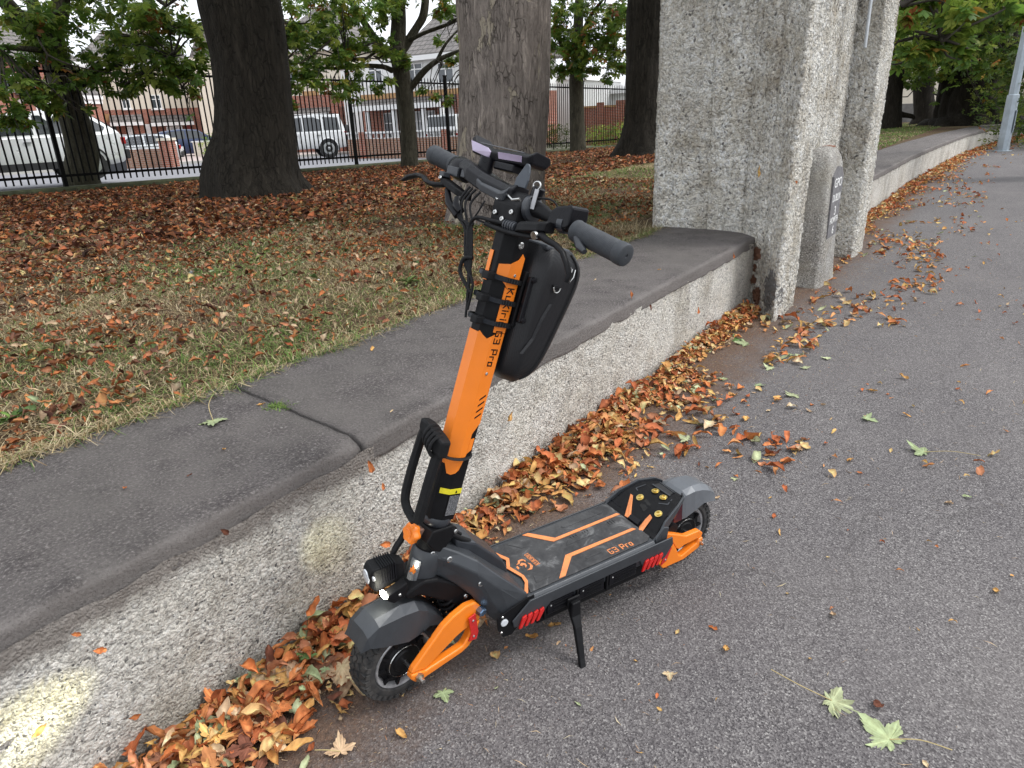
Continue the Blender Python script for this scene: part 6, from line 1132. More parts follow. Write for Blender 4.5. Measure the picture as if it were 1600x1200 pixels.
def lamp(name, loc, target, e, ang, col, blend=.4, rad=.008):
    ld = bpy.data.lights.new(name, 'SPOT'); ld.energy = e; ld.spot_size = math.radians(ang); ld.spot_blend = blend; ld.color = col; ld.shadow_soft_size = rad; o = bpy.data.objects.new(name, ld); COL.objects.link(o)
    Lw = SCM @ Vector(loc); d = Vector(target) - Lw; o.location = Lw; o.rotation_euler = (-d).to_track_quat('Z', 'Y').to_euler(); o['kind'] = 'structure'; return o
tg = at(15, 1160, y=1.52); lamp('headlamp_light', (-.006, .008, .385), tg, 38, 18, (1, .95, .50), 1.0)
lamp('headlamp_light', (-.006, -.02, .385), at(20, 1165, y=1.52), 26, 9, (.92, .97, 1), .8); tg = at(508, 850, y=1.52); lamp('headlamp_light', (.0, .058, .40), tg, 2.2, 34, (1, .95, .5), 1.0)

# ------------------------------------------------------------------ bag hanging on the stem
bag = thing('scooter_bag', 'hard black zipped bag strapped behind the scooter\'s stem', 'bag', M=SCM)
def bagsec(r0, r1, hh, w_, h):
    c = .030; Q = _bagsec(r0, r1, w_, h, c); out = []; n = len(Q)
    for i in range(n):
        a, b, d = np.array(Q[i - 1]), np.array(Q[i]), np.array(Q[(i + 1) % n]); e1 = b + (a - b) / np.linalg.norm(a - b) * min(.010, np.linalg.norm(a - b) * .4); e2 = b + (d - b) / np.linalg.norm(d - b) * min(.010, np.linalg.norm(d - b) * .4)
        for u in (0, .33, .67, 1): out.append(tuple((1 - u) ** 2 * e1 + 2 * u * (1 - u) * b + u * u * e2))
    return out
def _bagsec(r0, r1, w_, h, c): return [(r0, -w_ + c, h), (r0 + c * .8, -w_, h), (r1 - c, -w_, h), (r1, -w_ + c * .9, h), (r1, w_ - c * .9, h), (r1 - c, w_, h), (r0 + c * .8, w_, h), (r0, w_ - c, h)]
def kin(mb, name, mat, parent, **k): return mbuild(mb, KM, name, mat, parent, **k)
B = [(.078, .128, .484, .040), (.050, .160, .506, .064), (.046, .180, .556, .074), (.044, .210, .700, .080), (.044, .222, .758, .081), (.050, .216, .800, .078), (.060, .180, .828, .066)]
_hs = [b[2] for b in B]; _q = np.linspace(0, 1, 26); _hh = _hs[0] + (_hs[-1] - _hs[0]) * (.5 - .5 * np.cos(np.pi * _q)); BS = [tuple(float(np.interp(h, _hs, [b[i] for b in B])) if i != 2 else float(h) for i in range(4)) for h in _hh]
_sm = np.array(BS)
for _ in range(2): _sm[1:-1] = (_sm[:-2] + 2 * _sm[1:-1] + _sm[2:]) / 4
BS = [tuple(x) for x in _sm]
kin(MB().loft([bagsec(a, b, 0, w_, h) for a, b, h, w_ in BS]), 'bag_shell', M_bag, bag, smooth=50)
for s_ in (-1, 1): kin(MB().tube([(b - .043, s_ * (w_ + .0002), h) for a, b, h, w_ in BS[3:-2]], .0030, 8), 'zipper', M_rub, bag)
kin(MB().loft([[(a + .045, -w_ - .001, h), (a + .052, -w_ - .0055, h), (a + .059, -w_ - .001, h)] for a, h, w_ in ((.010, .570, .0745), (.034, .610, .0762), (.044, .66, .0782), (.058, .70, .0798))], closed=False), 'shell_crease', M_bag, bag)
kin(MB().tube([(.110 + .012 * math.cos(a), -.086, .742 + .013 * math.sin(a)) for a in np.linspace(math.pi * .98, 2 * math.pi * 1.01, 14)], .0019, 8), 'd_ring', M_steel, bag); kin(MB().box((.096, -.0875, .741), (.124, -.0805, .7455)), 'ring_tab', M_rub, bag)
kin(MB().box((.064, -.062, .820), (.150, .058, .832)), 'top_strap', plain('blue_black_nylon', (.045, .05, .06), .5), bag, bevel=.004)
kin(MB().tube([(.150, -.060, .80), (.148, -.083, .790), (.142, -.0865, .772), (.150, -.085, .758), (.158, -.085, .772), (.162, -.081, .790)], .002, 6), 'zip_pull', M_steel, bag)
kin(MB().box((.038, -.064, .640), (.050, -.050, .752)), 'mounting_rail', M_plas, bag, bevel=.004); kin(MB().box((.036, -.046, .625), (.048, -.034, .760)), 'mounting_rail', M_blkp, bag, bevel=.003)
for h_ in (.648, .746): kin(MB().lathe([(0, .007), (.005, .006), (.006, .001)], (.046, -.064, h_), (0, -1, 0), 16), 'rail_button', M_plas, bag)

# ------------------------------------------------------------------ lock strapped to the front of the stem
lk = thing('bicycle_lock', 'black hooped lock strapped to the front of the scooter\'s stem', 'lock', M=SCM)
def rbar(pts, w_, name='lock_arm'):
    Q = spline([(p, w_) for p in pts], 5); kin(MB().tube([tuple(q[:3]) for q in Q], [q[3] for q in Q], 8), name, M_rub, lk, smooth=35, bevel=0)
rbar([(-.086, .026, .350), (-.086, .034, .300), (-.086, .040, .215), (-.086, .038, .150), (-.084, .022, .122), (-.080, -.012, .104)], .0115); rbar([(-.074, -.028, .312), (-.078, -.026, .240), (-.080, -.025, .160), (-.080, -.022, .108)], .014)
kin(MB().loft([[(r0, t_, h0), (r0, t_, h1), (r1, t_, h1), (r1, t_, h0)] for t_, r0, r1, h0, h1 in ((.040, -.098, -.072, .335, .362), (.015, -.098, -.070, .322, .362), (-.020, -.092, -.058, .296, .342), (-.044, -.086, -.056, .286, .330))]), 'lock_body', M_rub, lk, bevel=.006)
for k in range(4): kin(MB().tube([(-.082 + .024 * math.cos(a), .004 - .010 * k, .330 - .006 * k + .026 * math.sin(a)) for a in np.linspace(0, 6.2832, 18)], .0042, 6), 'lock_strap', M_rub, lk)
pts = []
for q in np.linspace(0, 2 * math.pi, 26): ca, sa = math.cos(q), math.sin(q); pts.append((-.006 + ca * .052, sa * .041, .286 + .006 * sa))
kin(MB().tube(pts, .006, 6, flat=.5), 'retaining_strap', M_rub, lk, smooth=60)
kin(MB().tube([(-.060, .035, .318), (-.086, .042, .285), (-.090, .036, .262)], .005, 6), 'strap_tail', M_rub, lk)
# ------------------------------------------------------------------ leaves
BR = {'rust': [(.56, .19, .065), (.44, .13, .05), (.62, .26, .10), (.54, .23, .12)], 'ochre': [(.68, .38, .13), (.60, .31, .10), (.72, .45, .20)], 'tan': [(.66, .49, .30), (.54, .38, .24)], 'pale_green': [(.34, .40, .22), (.30, .37, .20), (.40, .44, .26)], 'green': [(.08, .15, .045), (.11, .18, .06)], 'dark': [(.17, .065, .04), (.22, .10, .06)]}
def leaflet(L, W, rng, nx=7, ny=4, curl=None, col=(.4, .2, .06), rib=.05, roll=None):
    curl = rng.uniform(-1.6, 2.2) if curl is None else curl; roll = rng.uniform(-.4, 1.5) if roll is None else roll
    u = np.linspace(0, 1, nx + 1)[:, None]; v = np.linspace(-1, 1, ny + 1)[None, :]
    wd = W * np.sin(np.pi * np.clip(u, 0, 1) ** 1.25) ** .75 * .5 + .0008; wd = wd * (1 + .10 * rng.normal(size=u.shape)); th = curl * (u - .3); s = L * u
    x = np.where(abs(curl) > .05, L * (np.sin(th) + math.sin(.3 * curl)) / (curl + 1e-6), s); z0 = L * (1 - np.cos(th)) / (abs(curl) + 1e-6) * np.sign(curl)
    a = v * (.5 + roll) * 1.0; yy = wd * np.sin(a) / (.5 + roll + 1e-6) if True else wd * v; zz = wd * (1 - np.cos(a)) / (.5 + roll + 1e-6) + np.abs(v) * wd * .25
    rb = rib * W * ((np.arange(nx + 1) % 2)[:, None] - .5) * np.abs(v); tw = rng.uniform(-.5, .5) * u
    y = yy * np.cos(tw) - zz * np.sin(tw); z = yy * np.sin(tw) + zz * np.cos(tw) + z0 + rb + rng.normal(size=y.shape) * W * .07 + W * .12 * np.sin(u * 9 + rng.uniform(0, 6)) * v; x = x + 0 * y
    V = np.stack([x - L * .5, y, z], -1); V[..., 2] -= V[..., 2].min(); c = np.array(col) * (1 - .28 * np.abs(v)[..., None] * rng.uniform(.3, 1)) * (1 + .35 * (np.abs(v) < .1)[..., None]) * (1 + .2 * rng.normal(size=V.shape[:2] + (1,)))
    c = np.clip(np.broadcast_to(c, V.shape), .005, .8); m = ny + 1; i = (np.arange(ny)[None, :] + m * np.arange(nx)[:, None]).ravel(); F = np.stack([i, i + m, i + m + 1, i + 1], 1)
    return V.reshape(-1, 3), F, c.reshape(-1, 3)
def maple(size, rng, col, curl=.25):
    lobes = [(-2.25, .42), (-1.25, .78), (0, 1.0), (1.25, .78), (2.25, .42)]; out = []; angs = []
    for i, (a, r) in enumerate(lobes):
        for da, rr in ((-.34, .60), (-.24, .70), (-.20, .66), (-.12, .86), (-.08, .83), (0, 1.0), (.08, .83), (.12, .86), (.20, .66), (.24, .70), (.34, .60)):
            out.append(r * rr * (1 + rng.normal() * .03)); angs.append(a + da * (1.25 if r < .5 else 1.45))
        if i < 4: out.append(.36 + .05 * rng.random()); angs.append((a + lobes[i + 1][0]) / 2)
    out.append(.13); angs.append(2.95); out = [.13] + out; angs = [-2.95] + angs; out = np.array(out) * size; angs = np.array(angs); n = len(out)
    ring = lambda k: np.stack([np.cos(angs) * out * k, np.sin(angs) * out * k, np.zeros(n)], 1)
    V = np.concatenate([np.zeros((1, 3)), ring(.5), ring(1.0)]); la = np.array([l[0] for l in lobes]); dm = np.min(np.abs(angs[:, None] - la[None, :]), 1); vein = np.exp(-(dm / .05) ** 2)
    rr = np.hypot(V[:, 0], V[:, 1]) / size; V[:, 2] = curl * size * (rr ** 2) * (.35 + .5 * np.sin(np.arctan2(V[:, 1], V[:, 0]) * 2 + rng.uniform(0, 6))) + size * .05 * rng.normal(size=len(V)) * rr
    V[1:1 + n, 2] -= vein * size * .02; V[:, 2] -= V[:, 2].min()
    C = np.tile(np.array(col), (len(V), 1)) * (1 + .10 * rng.normal(size=(len(V), 1))); C[1:1 + n] *= (1 + .5 * vein[:, None]); C[1 + n:] *= (1 + .3 * vein[:, None]) * .92; C[0] *= 1.4
    k = np.arange(n - 1); F = np.concatenate([np.stack([0 * k, 1 + k, 2 + k], 1), np.stack([1 + k, 1 + n + k, 2 + n + k], 1), np.stack([1 + k, 2 + n + k, 2 + k], 1)]); return V, F, np.clip(C, .004, .8)
LR = np.random.default_rng(99)
def mk(nm, VFC): return npmesh(nm, VFC[0], VFC[1], VFC[2], smooth=True)
LEAFM = {}
for ck, cols in BR.items():
    LEAFM[ck] = []
    for k in range(7):
        c = cols[k % len(cols)]; me = mk('fallen_leaf', leaflet(1.0, LR.uniform(.38, .62), LR, 8, 4, col=c, curl=LR.choice([-1, 1]) * LR.uniform(.3, 1.9))); me.materials.append(M_leaf); LEAFM[ck].append(me)
    for k in range(3):
        me = mk('fallen_leaf', maple(.55, LR, cols[k % len(cols)], LR.uniform(.3, .9))); me.materials.append(M_leaf); LEAFM[ck].append(me)
def proj(p):
    d = CR.T @ (np.asarray(p) - [0, 0, EYE]); return 800 + FPX * d[0] / d[2], 600 + FPX * d[1] / d[2], d[2]
def ground_z(x, y):
    if y > 2.34: return float(lawn_z(np.array([x]), np.array([y]))[0]) + .012
    if y > wall_line(x) + .01: return .537
    return float(.002 + .0)
def special(px, py, L, name, label, cat='leaf', ck='pale_green', shape='maple', rot=None, stalk=None, tilt=.1, on=None, seed=0, curl=.25, W=.5, group=None, zoff=0):
    rng = np.random.default_rng(seed + int(px) * 7 + int(py)); z = .0
    p = at(px, py, z=0)
    if p[1] > 1.52 and px < 1210: p = at(px, py, z=.54)
    if p[1] > 2.4 and px < 1210: p = at(px, py, z=.52)
    if on is not None: p = on
    p = np.array(p); gz = ground_z(p[0], p[1]) + zoff if on is None else p[2]
    L = L * (1.32 if shape == 'maple' else 1.12)
    VFC = maple(L, rng, BR[ck][seed % len(BR[ck])], curl) if shape == 'maple' else leaflet(L * 1.6, L * 1.6 * W, rng, 9, 4, col=BR[ck][seed % len(BR[ck])], curl=curl, roll=.3)
    o = link(name, mk(name, VFC), M_leaf); o.location = (p[0], p[1], gz); o.rotation_euler = (rng.uniform(-tilt, tilt), rng.uniform(-tilt, tilt), rot if rot is not None else rng.uniform(0, 6.28)); tag(o, label, cat, group)
    if stalk:
        q = at(*stalk, z=gz + .012); iv = o.matrix_basis.inverted(); a = Vector((0, 0, .004)); b = iv @ Vector(q); m_ = (a + b) / 2 + Vector((0, 0, .006)) + Vector((-(b - a).y, (b - a).x, 0)) * .06
        Q = spline([(tuple(a), .0014), (tuple(m_), .0011), (tuple(b), .0013)], 5); MB().tube([tuple(t[:3]) for t in Q], .0013, 5).build('stalk', plain('leaf_stalk', (.42, .33, .15), .6), o)
    return o
def ang(px, py, qx, qy, z=0):
    a = at(px, py, z=z); b = at(qx, qy, z=z); return math.atan2(b[1] - a[1], b[0] - a[0])
special(333, 657, .050, 'maple_leaf', 'pale yellow green maple leaf with upright stalk lying on the coping near its joint', ck='pale_green', rot=ang(333, 650, 334, 668, .54), stalk=(335, 613), curl=.1)
special(692, 1083, .032, 'maple_leaf', 'small fresh green maple leaf flat on the asphalt beside the front wheel', ck='pale_green', rot=ang(690, 1075, 700, 1098), curl=.1, seed=1)
special(1299, 1097, .058, 'maple_leaf', 'pale green maple leaf at the lower right with its stalk pointing up and left', ck='pale_green', rot=ang(1275, 1088, 1330, 1105), stalk=(1205, 1046), curl=.15, seed=2)
special(1390, 1158, .066, 'maple_leaf', 'largest pale green maple leaf at the lower right with a long stalk to the right', ck='pale_green', rot=ang(1415, 1160, 1352, 1112), stalk=(1488, 1172), curl=.2, seed=3)
special(1443, 708, .058, 'maple_leaf', 'pale folded maple leaf on open asphalt at right with a long straight stalk', ck='pale_green', rot=ang(1462, 712, 1420, 700), stalk=(1532, 712), curl=.4, seed=4)
special(1240, 618, .052, 'maple_leaf', 'pale green maple leaf in the loose patch above the scooter\'s tail, nearest open asphalt', ck='pale_green', curl=.3, seed=5)
special(1165, 538, .060, 'maple_leaf', 'grey green maple leaf on the leaf litter just below the broad pier', ck='pale_green', curl=.3, seed=6)
special(482, 1050, .034, 'maple_leaf', 'dark green maple leaf with yellow tips in the heap left of the front wheel', ck='green', curl=.3, seed=1, zoff=.05)
special(512, 1063, .018, 'ivy_leaf', 'small grey green lobed leaf between the dark green leaf and the front tyre', ck='pale_green', curl=.3, seed=1, zoff=.04)
special(849, 727, .044, 'maple_leaf', 'dark green maple leaf against the wall behind the scooter\'s deck', ck='green', curl=.3, seed=2, zoff=.05)
special(790, 790, .036, 'maple_leaf', 'pale green crumpled maple leaf in the heap behind the deck front', ck='pale_green', curl=.5, seed=3, zoff=.04)
special(826, 778, .036, 'maple_leaf', 'mid green maple leaf curling over in the heap behind the deck', ck='green', curl=.5, seed=4, zoff=.04)
special(1073, 691, .038, 'maple_leaf', 'pale yellow torn leaf at the right tip of the drift behind the scooter\'s tail', ck='pale_green', curl=.5, seed=5, zoff=.01)
special(533, 1180, .042, 'maple_leaf', 'tan five pointed maple leaf at the bottom edge below the front wheel', ck='tan', rot=ang(533, 1190, 530, 1158), stalk=(492, 1172), curl=.25, seed=1, zoff=.006)
special(1152, 533, .05, 'maple_leaf', 'olive green curled leaf lying on the litter by the pier\'s foot', ck='green', curl=.5, seed=8)
special(1352, 655, .046, 'maple_leaf', 'yellow green crumpled leaf alone right of the loose patch', ck='pale_green', curl=.6, seed=7)
for i, (px, py, L, ck) in enumerate(((1205, 577, .042, 'pale_green'), (1128, 592, .036, 'pale_green'), (1183, 603, .040, 'pale_green'), (1258, 577, .034, 'pale_green'), (1108, 548, .040, 'pale_green'), (1236, 555, .036, 'pale_green'), (1290, 560, .034, 'pale_green'))):
    special(px, py, L, 'maple_leaf', 'pale green maple leaf in the loose patch between the scooter\'s tail and the broad pier', ck=ck, curl=.45, seed=i + 20, group='pale green maple leaves in the loose patch')
for i, (px, py, L) in enumerate(((1165, 657, .036), (1215, 628, .034), (1090, 640, .036), (1060, 655, .034), (1145, 620, .036))):
    special(px, py, L, 'chestnut_leaf', 'broad ochre leaf in the loose patch between the scooter\'s tail and the broad pier', ck='ochre', shape='l', curl=.9, W=.6, seed=i, group='broad ochre leaves in the loose patch')
special(1445, 1195, .012, 'leaf_scrap', 'tiny tan leaf scrap at the bottom edge', ck='tan', shape='l')
special(774, 1027, .019, 'round_leaf', 'round flat tan leaf below the front swing arm', ck='ochre', shape='l', curl=.15, W=.95, seed=2)
special(832, 998, .026, 'curled_leaf', 'curled orange brown leaf under the deck left of the kickstand', ck='ochre', shape='l', curl=1.0, W=.45, rot=ang(812, 992, 850, 1004), seed=1)
special(866, 979, .024, 'curled_leaf', 'flat orange leaf under the deck edge, nearer the kickstand', ck='ochre', shape='l', curl=.4, W=.45, rot=ang(846, 982, 884, 976))
special(873, 1006, .010, 'leaf_scrap', 'small whitish leaf scrap left of the kickstand foot', ck='tan', shape='l', curl=.4, seed=1)
special(1047, 1055, .022, 'torn_leaf', 'pale yellow torn leaf on bare asphalt right of the kickstand foot', ck='tan', shape='maple', curl=.7, seed=0)
special(1114, 983, .018, 'curled_leaf', 'rusty slim leaf above another on the asphalt below the rear wheel', ck='rust', shape='l', curl=.5, W=.4, rot=ang(1100, 974, 1130, 992))
special(1134, 1017, .020, 'curled_leaf', 'upright orange curled leaf below the rusty slim one', ck='ochre', shape='l', curl=1.0, W=.55, rot=ang(1138, 1000, 1130, 1034))
special(1301, 963, .018, 'crumpled_leaf', 'crumpled olive tan leaf upright in the middle of the open asphalt', ck='tan', shape='l', curl=1.8, W=.6, rot=ang(1298, 948, 1303, 978), seed=1)
special(1556, 926, .020, 'crumpled_leaf', 'crumpled leaf with a yellow tip near the right edge', ck='ochre', shape='l', curl=1.6, W=.6, rot=ang(1550, 915, 1563, 936))
special(1371, 1105, .020, 'withered_leaf', 'dark withered leaf just above the largest pale maple leaf', ck='dark', shape='l', curl=1.1, W=.8, rot=ang(1365, 1092, 1380, 1118))
special(1482, 788, .017, 'oval_leaf', 'flat tan oval leaf on the asphalt at right', ck='tan', shape='l', curl=.1, W=.75, rot=ang(1468, 786, 1494, 790), seed=1)
special(1510, 778, .020, 'curled_leaf', 'yellow olive curled leaf right of the tan oval one', ck='pale_green', shape='l', curl=1.0, W=.5, rot=ang(1496, 774, 1524, 783))
special(1412, 592, .036, 'curled_leaf', 'orange leaf cluster high on the open pavement at right', ck='ochre', shape='l', curl=1.4, W=.5)
special(1362, 612, .036, 'curled_leaf', 'long ochre leaf pointing to a rusty scrap at right', ck='ochre', shape='l', curl=.5, W=.35, rot=ang(1338, 604, 1386, 618))
special(1387, 617, .012, 'leaf_scrap', 'rusty scrap at the tip of the long ochre leaf', ck='rust', shape='l')
special(1342, 740, .018, 'curled_leaf', 'small rust red leaf in the middle of the right pavement', ck='rust', shape='l', curl=.4, W=.4, rot=ang(1328, 736, 1356, 744))
special(1216, 696, .022, 'curled_leaf', 'rust red ragged leaf right of the scooter\'s rear fender', ck='rust', shape='l', curl=.8, W=.4, rot=ang(1200, 692, 1232, 700))
special(1246, 692, .014, 'oval_leaf', 'tiny orange oval leaf beside the rust red ragged one', ck='ochre', shape='l', curl=.3, W=.6)
special(1148, 749, .018, 'torn_leaf', 'pale green folded scrap above the rear fender tip', ck='pale_green', shape='maple', curl=.6, seed=2)
special(903, 1101, .013, 'leaf_scrap', 'thin yellow green scrap below the kickstand', ck='pale_green', shape='l', W=.25, curl=.5, rot=ang(896, 1096, 912, 1108))
special(626, 1150, .022, 'curled_leaf', 'bright orange crumpled leaf below the front tyre', ck='ochre', shape='l', curl=1.6, W=.55)
special(468, 1178, .045, 'long_leaf', 'long ochre pointed leaf at the bottom of the wall heap', ck='ochre', shape='l', curl=.5, W=.36, rot=ang(425, 1185, 512, 1162), zoff=.02)
special(484, 1148, .032, 'curled_leaf', 'brick red ribbed leaf slanting in the lower heap', ck='rust', shape='l', curl=.6, W=.38, rot=ang(452, 1162, 506, 1136), zoff=.02)
special(376, 1140, .020, 'pale_leaf', 'cream coloured folded leaf in the lower heap', ck='tan', shape='l', curl=.8, W=.7, seed=1, zoff=.05)
special(477, 1100, .014, 'pale_leaf', 'tiny pale green oval leaf in the middle of the lower heap', ck='pale_green', shape='l', curl=.2, W=.6, zoff=.05)
special(582, 546, .020, 'curled_leaf', 'orange curled leaf on the coping under the lawn edge', ck='ochre', shape='l', curl=1.5, W=.5)
special(408, 632, .018, 'moss_tuft', 'yellowed leaf by the green tuft in the coping joint', ck='ochre', shape='l', curl=1.0, W=.4)
for i, (px, py, s_, lb_) in enumerate(((296, 742, .010, 'small dark leaf on the near coping slab, rightmost of the two'), (195, 762, .012, 'small brown leaf on the near coping slab, leftmost of the two'), (350, 702, .014, 'thin yellow leaf on the coping below the pale maple leaf'), (612, 642, .010, 'tiny pale scrap on the far coping slab near its rough edge'), (1030, 421, .014, 'small tan leaf on the coping below the handlebar grip'), (930, 437, .014, 'curled tan scrap on the coping beside the bag'), (1190, 352, .03, 'orange leaf wedged against the pier on the coping'))):
    special(px, py, s_, 'coping_leaf', lb_, ck=('dark', 'rust', 'ochre', 'tan', 'ochre', 'tan', 'rust')[i], shape='l', curl=1.0, W=.4)
def stuck(px, py, L, ck, lb_, y=1.496, name='stuck_leaf', W=.5):
    L = L * 1.5
    p = at(px, py, y=y); rng = np.random.default_rng(int(px)); V, F, C = leaflet(L, L * W, rng, 7, 4, col=BR[ck][0], curl=.5, roll=.2); o = link(name, mk(name, (V, F, C)), M_leaf); o.location = tuple(p); o.rotation_euler = (math.pi / 2, rng.uniform(0, 3), 0); return tag(o, lb_, 'leaf')
for px, py, L, ck, lb_ in ((577, 729, .030, 'rust', 'rust red leaf stuck to the wall below the coping joint'), (597, 760, .018, 'rust', 'tiny rust leaf stuck to the wall left of the lock'), (795, 650, .035, 'ochre', 'slim upright ochre leaf stuck to the wall right of the orange stem'), (600, 850, .032, 'rust', 'slanting rust leaf on the wall left of the orange knob'), (485, 945, .045, 'rust', 'big rust leaf leaning on the wall above the lower heap'), (350, 830, .018, 'dark', 'dark red scrap on the wall under the rough coping edge'), (155, 1015, .02, 'rust', 'small rust scrap on the wall in the lower left'), (118, 990, .014, 'rust', 'tiny rust scrap high on the wall in the lower left'), (210, 1118, .02, 'rust', 'rust scrap low on the wall in the lower left'), (60, 1140, .024, 'ochre', 'pale orange scrap on the wall in the lamp glow'),
    (985, 460, .03, 'rust', 'rust leaf caught on the wall just below the coping band right of the bag'), (1090, 485, .028, 'rust', 'brown leaf hanging on the wall half way to the pier'), (1145, 400, .03, 'rust', 'brown leaf hanging on the wall close to the pier'), (1015, 480, .026, 'dark', 'dark twig like leaf hanging right of the rust leaf on the wall')): stuck(px, py, L, ck, lb_)
stuck(1184, 268, .06, 'ochre', 'orange leaf stuck half way up the broad pier', y=1.60, W=.4).location = tuple(at(1184, 268, dist=5.53)); stuck(1243, 284, .03, 'rust', 'rust scrap on the front corner of the broad pier', y=1.21)

# ---- drifts: the largest are objects, the rest one mass
cand = []
def band(x0, x1, wdt, dens, hgt=.06, y0=None, L=(.035, .085), mixc=(('rust', .45), ('ochre', .27), ('tan', .15), ('dark', .09), ('pale_green', .04))):
    n = int((x1 - x0) * wdt * dens)
    for _ in range(n):
        x = LR.uniform(x0, x1); wl = (float(wall_line(x)) - .015) if y0 is None else y0; e = abs(LR.normal(0, .42)) if y0 is None else LR.random()
        if e > 1.25: continue
        wig = .75 + .5 * float(vnoise(np.array([[x * 2.3, 3.1, 0]]))[0]); y = wl - e * wdt * wig; z = .004 + LR.random() * hgt * max(0, 1 - e * 1.1) ; cand.append((x, y, z, LR.uniform(*L), LR.choice([m[0] for m in mixc], p=[m[1] for m in mixc]), 'drift', .14 + .42 * (z / (hgt + .01)) * max(0, 1 - e)))
band(-.2, 1.05, .50, 1500, .06, L=(.03, .095)); band(-.2, 1.05, .45, 1500, .04, L=(.012, .04)); band(1.05, 1.9, .38, 1500, .05, L=(.03, .085)); band(1.05, 1.9, .40, 1300, .03, L=(.012, .04)); band(1.9, 3.3, .46, 1250, .06, L=(.03, .095)); band(1.9, 3.3, .50, 1100, .03, L=(.012, .04)); band(2.2, 3.8, 1.0, 300, .012, L=(.02, .08)); band(3.3, 4.4, .42, 1300, .06, L=(.025, .075)); band(4.4, 5.2, .40, 1500, .07, L=(.025, .075))
band(5.05, 5.3, .0 + .35, 1500, .08, y0=1.50)
FM = (('rust', .25), ('ochre', .38), ('tan', .27), ('dark', .04), ('pale_green', .06)); band(8.3, 14, .45, 420, .04, L=(.04, .09), mixc=FM); band(14, 26, .6, 190, .04, L=(.06, .12), mixc=FM); band(26, 42, .8, 90, .04, L=(.08, .16), mixc=FM)
def scatter(x0, x1, y0, y1, n, L=(.025, .07), th=None):
    k = 0
    while k < n:
        x, y = LR.uniform(x0, x1), LR.uniform(y0, y1)
        if th is not None and float(vnoise(np.array([[x * 1.4, y * 3.2, 5.0]]))[0]) < th: continue
        cand.append((x, y, .003, LR.uniform(*L), LR.choice(['rust', 'ochre', 'tan', 'pale_green', 'dark'], p=[.38, .32, .16, .09, .05]), 'loose', .3)); k += 1
scatter(2.7, 5.2, .50, 1.28, 200, (.035, .11), .1); scatter(5.2, 9, .30, 1.14, 300, (.03, .10), .0); scatter(9, 20, .2, 1.1, 260, (.04, .10), .05); scatter(2.2, 3.6, .3, 1.1, 26, (.02, .05)); scatter(1.3, 4.5, -.6, .6, 34, (.010, .03)); scatter(3, 12, -2.0, .5, 260, (.02, .06)); scatter(.5, 2.0, .2, 1.0, 26, (.008, .022)); scatter(6.0, 7.7, 1.15, 1.22, 30, (.04, .08)); scatter(20, 34, -2, .2, 90, (.05, .12))
vis = []
for cnd in cand:
    px, py, dpt = proj(cnd[:3])
    if dpt > .3 and -60 < px < 1660 and -60 < py < 1260: vis.append((cnd[3] / dpt, cnd))
vis.sort(key=lambda t: -t[0])
def where(x, zone):
    if zone == 'loose': return 'loose on the pavement ' + ('beside the scooter' if x < 2.4 else 'short of the piers' if x < 5.2 else 'beyond the broad pier')
    return 'in the drift ' + ('at the lower left' if x < .9 else 'beside the front wheel' if x < 1.3 else 'behind the scooter\'s stem' if x < 1.8 else 'behind the front of the deck' if x < 2.3 else 'behind the deck\'s tail' if x < 3.0 else 'nearing the broad pier' if x < 5.3 else 'beyond the piers')
CN = {'rust': 'rust brown', 'ochre': 'ochre', 'tan': 'tan', 'pale_green': 'pale green', 'dark': 'dark brown', 'green': 'green'}
NOBJ = 235
for k, (_, (x, y, z, L, ck, zone, tl)) in enumerate(vis[:NOBJ]):
    vi = LR.integers(0, 10); me = LEAFM[ck][vi]; o = bpy.data.objects.new('fallen_leaf', me); COL.objects.link(o); s_ = L * LR.uniform(.85, 1.1) * (1.55 if vi > 6 else 1)
    o.scale = (s_, s_ * LR.uniform(.8, 1.1), s_ * LR.uniform(.6, 1.1)); o.location = (x, y, z); o.rotation_euler = (LR.normal(0, tl), LR.normal(0, tl), LR.uniform(0, 6.28)); sz_ = 'large' if L > .062 else 'small' if L < .042 else 'mid sized'; lb_ = f"{sz_} {CN[ck]} {'lobed' if vi > 6 else 'curled'} leaf {where(x, zone)}"; tag(o, lb_, 'leaf', lb_.replace('leaf', 'leaves', 1))
def rotm(a, b, c):
    ca, sa, cb, sb, cc, sc_ = np.cos(a), np.sin(a), np.cos(b), np.sin(b), np.cos(c), np.sin(c)
    return np.stack([np.stack([cc * cb, cc * sb * sa - sc_ * ca, cc * sb * ca + sc_ * sa], -1), np.stack([sc_ * cb, sc_ * sb * sa + cc * ca, sc_ * sb * ca - cc * sa], -1), np.stack([-sb, cb * sa, cb * ca], -1)], -2)
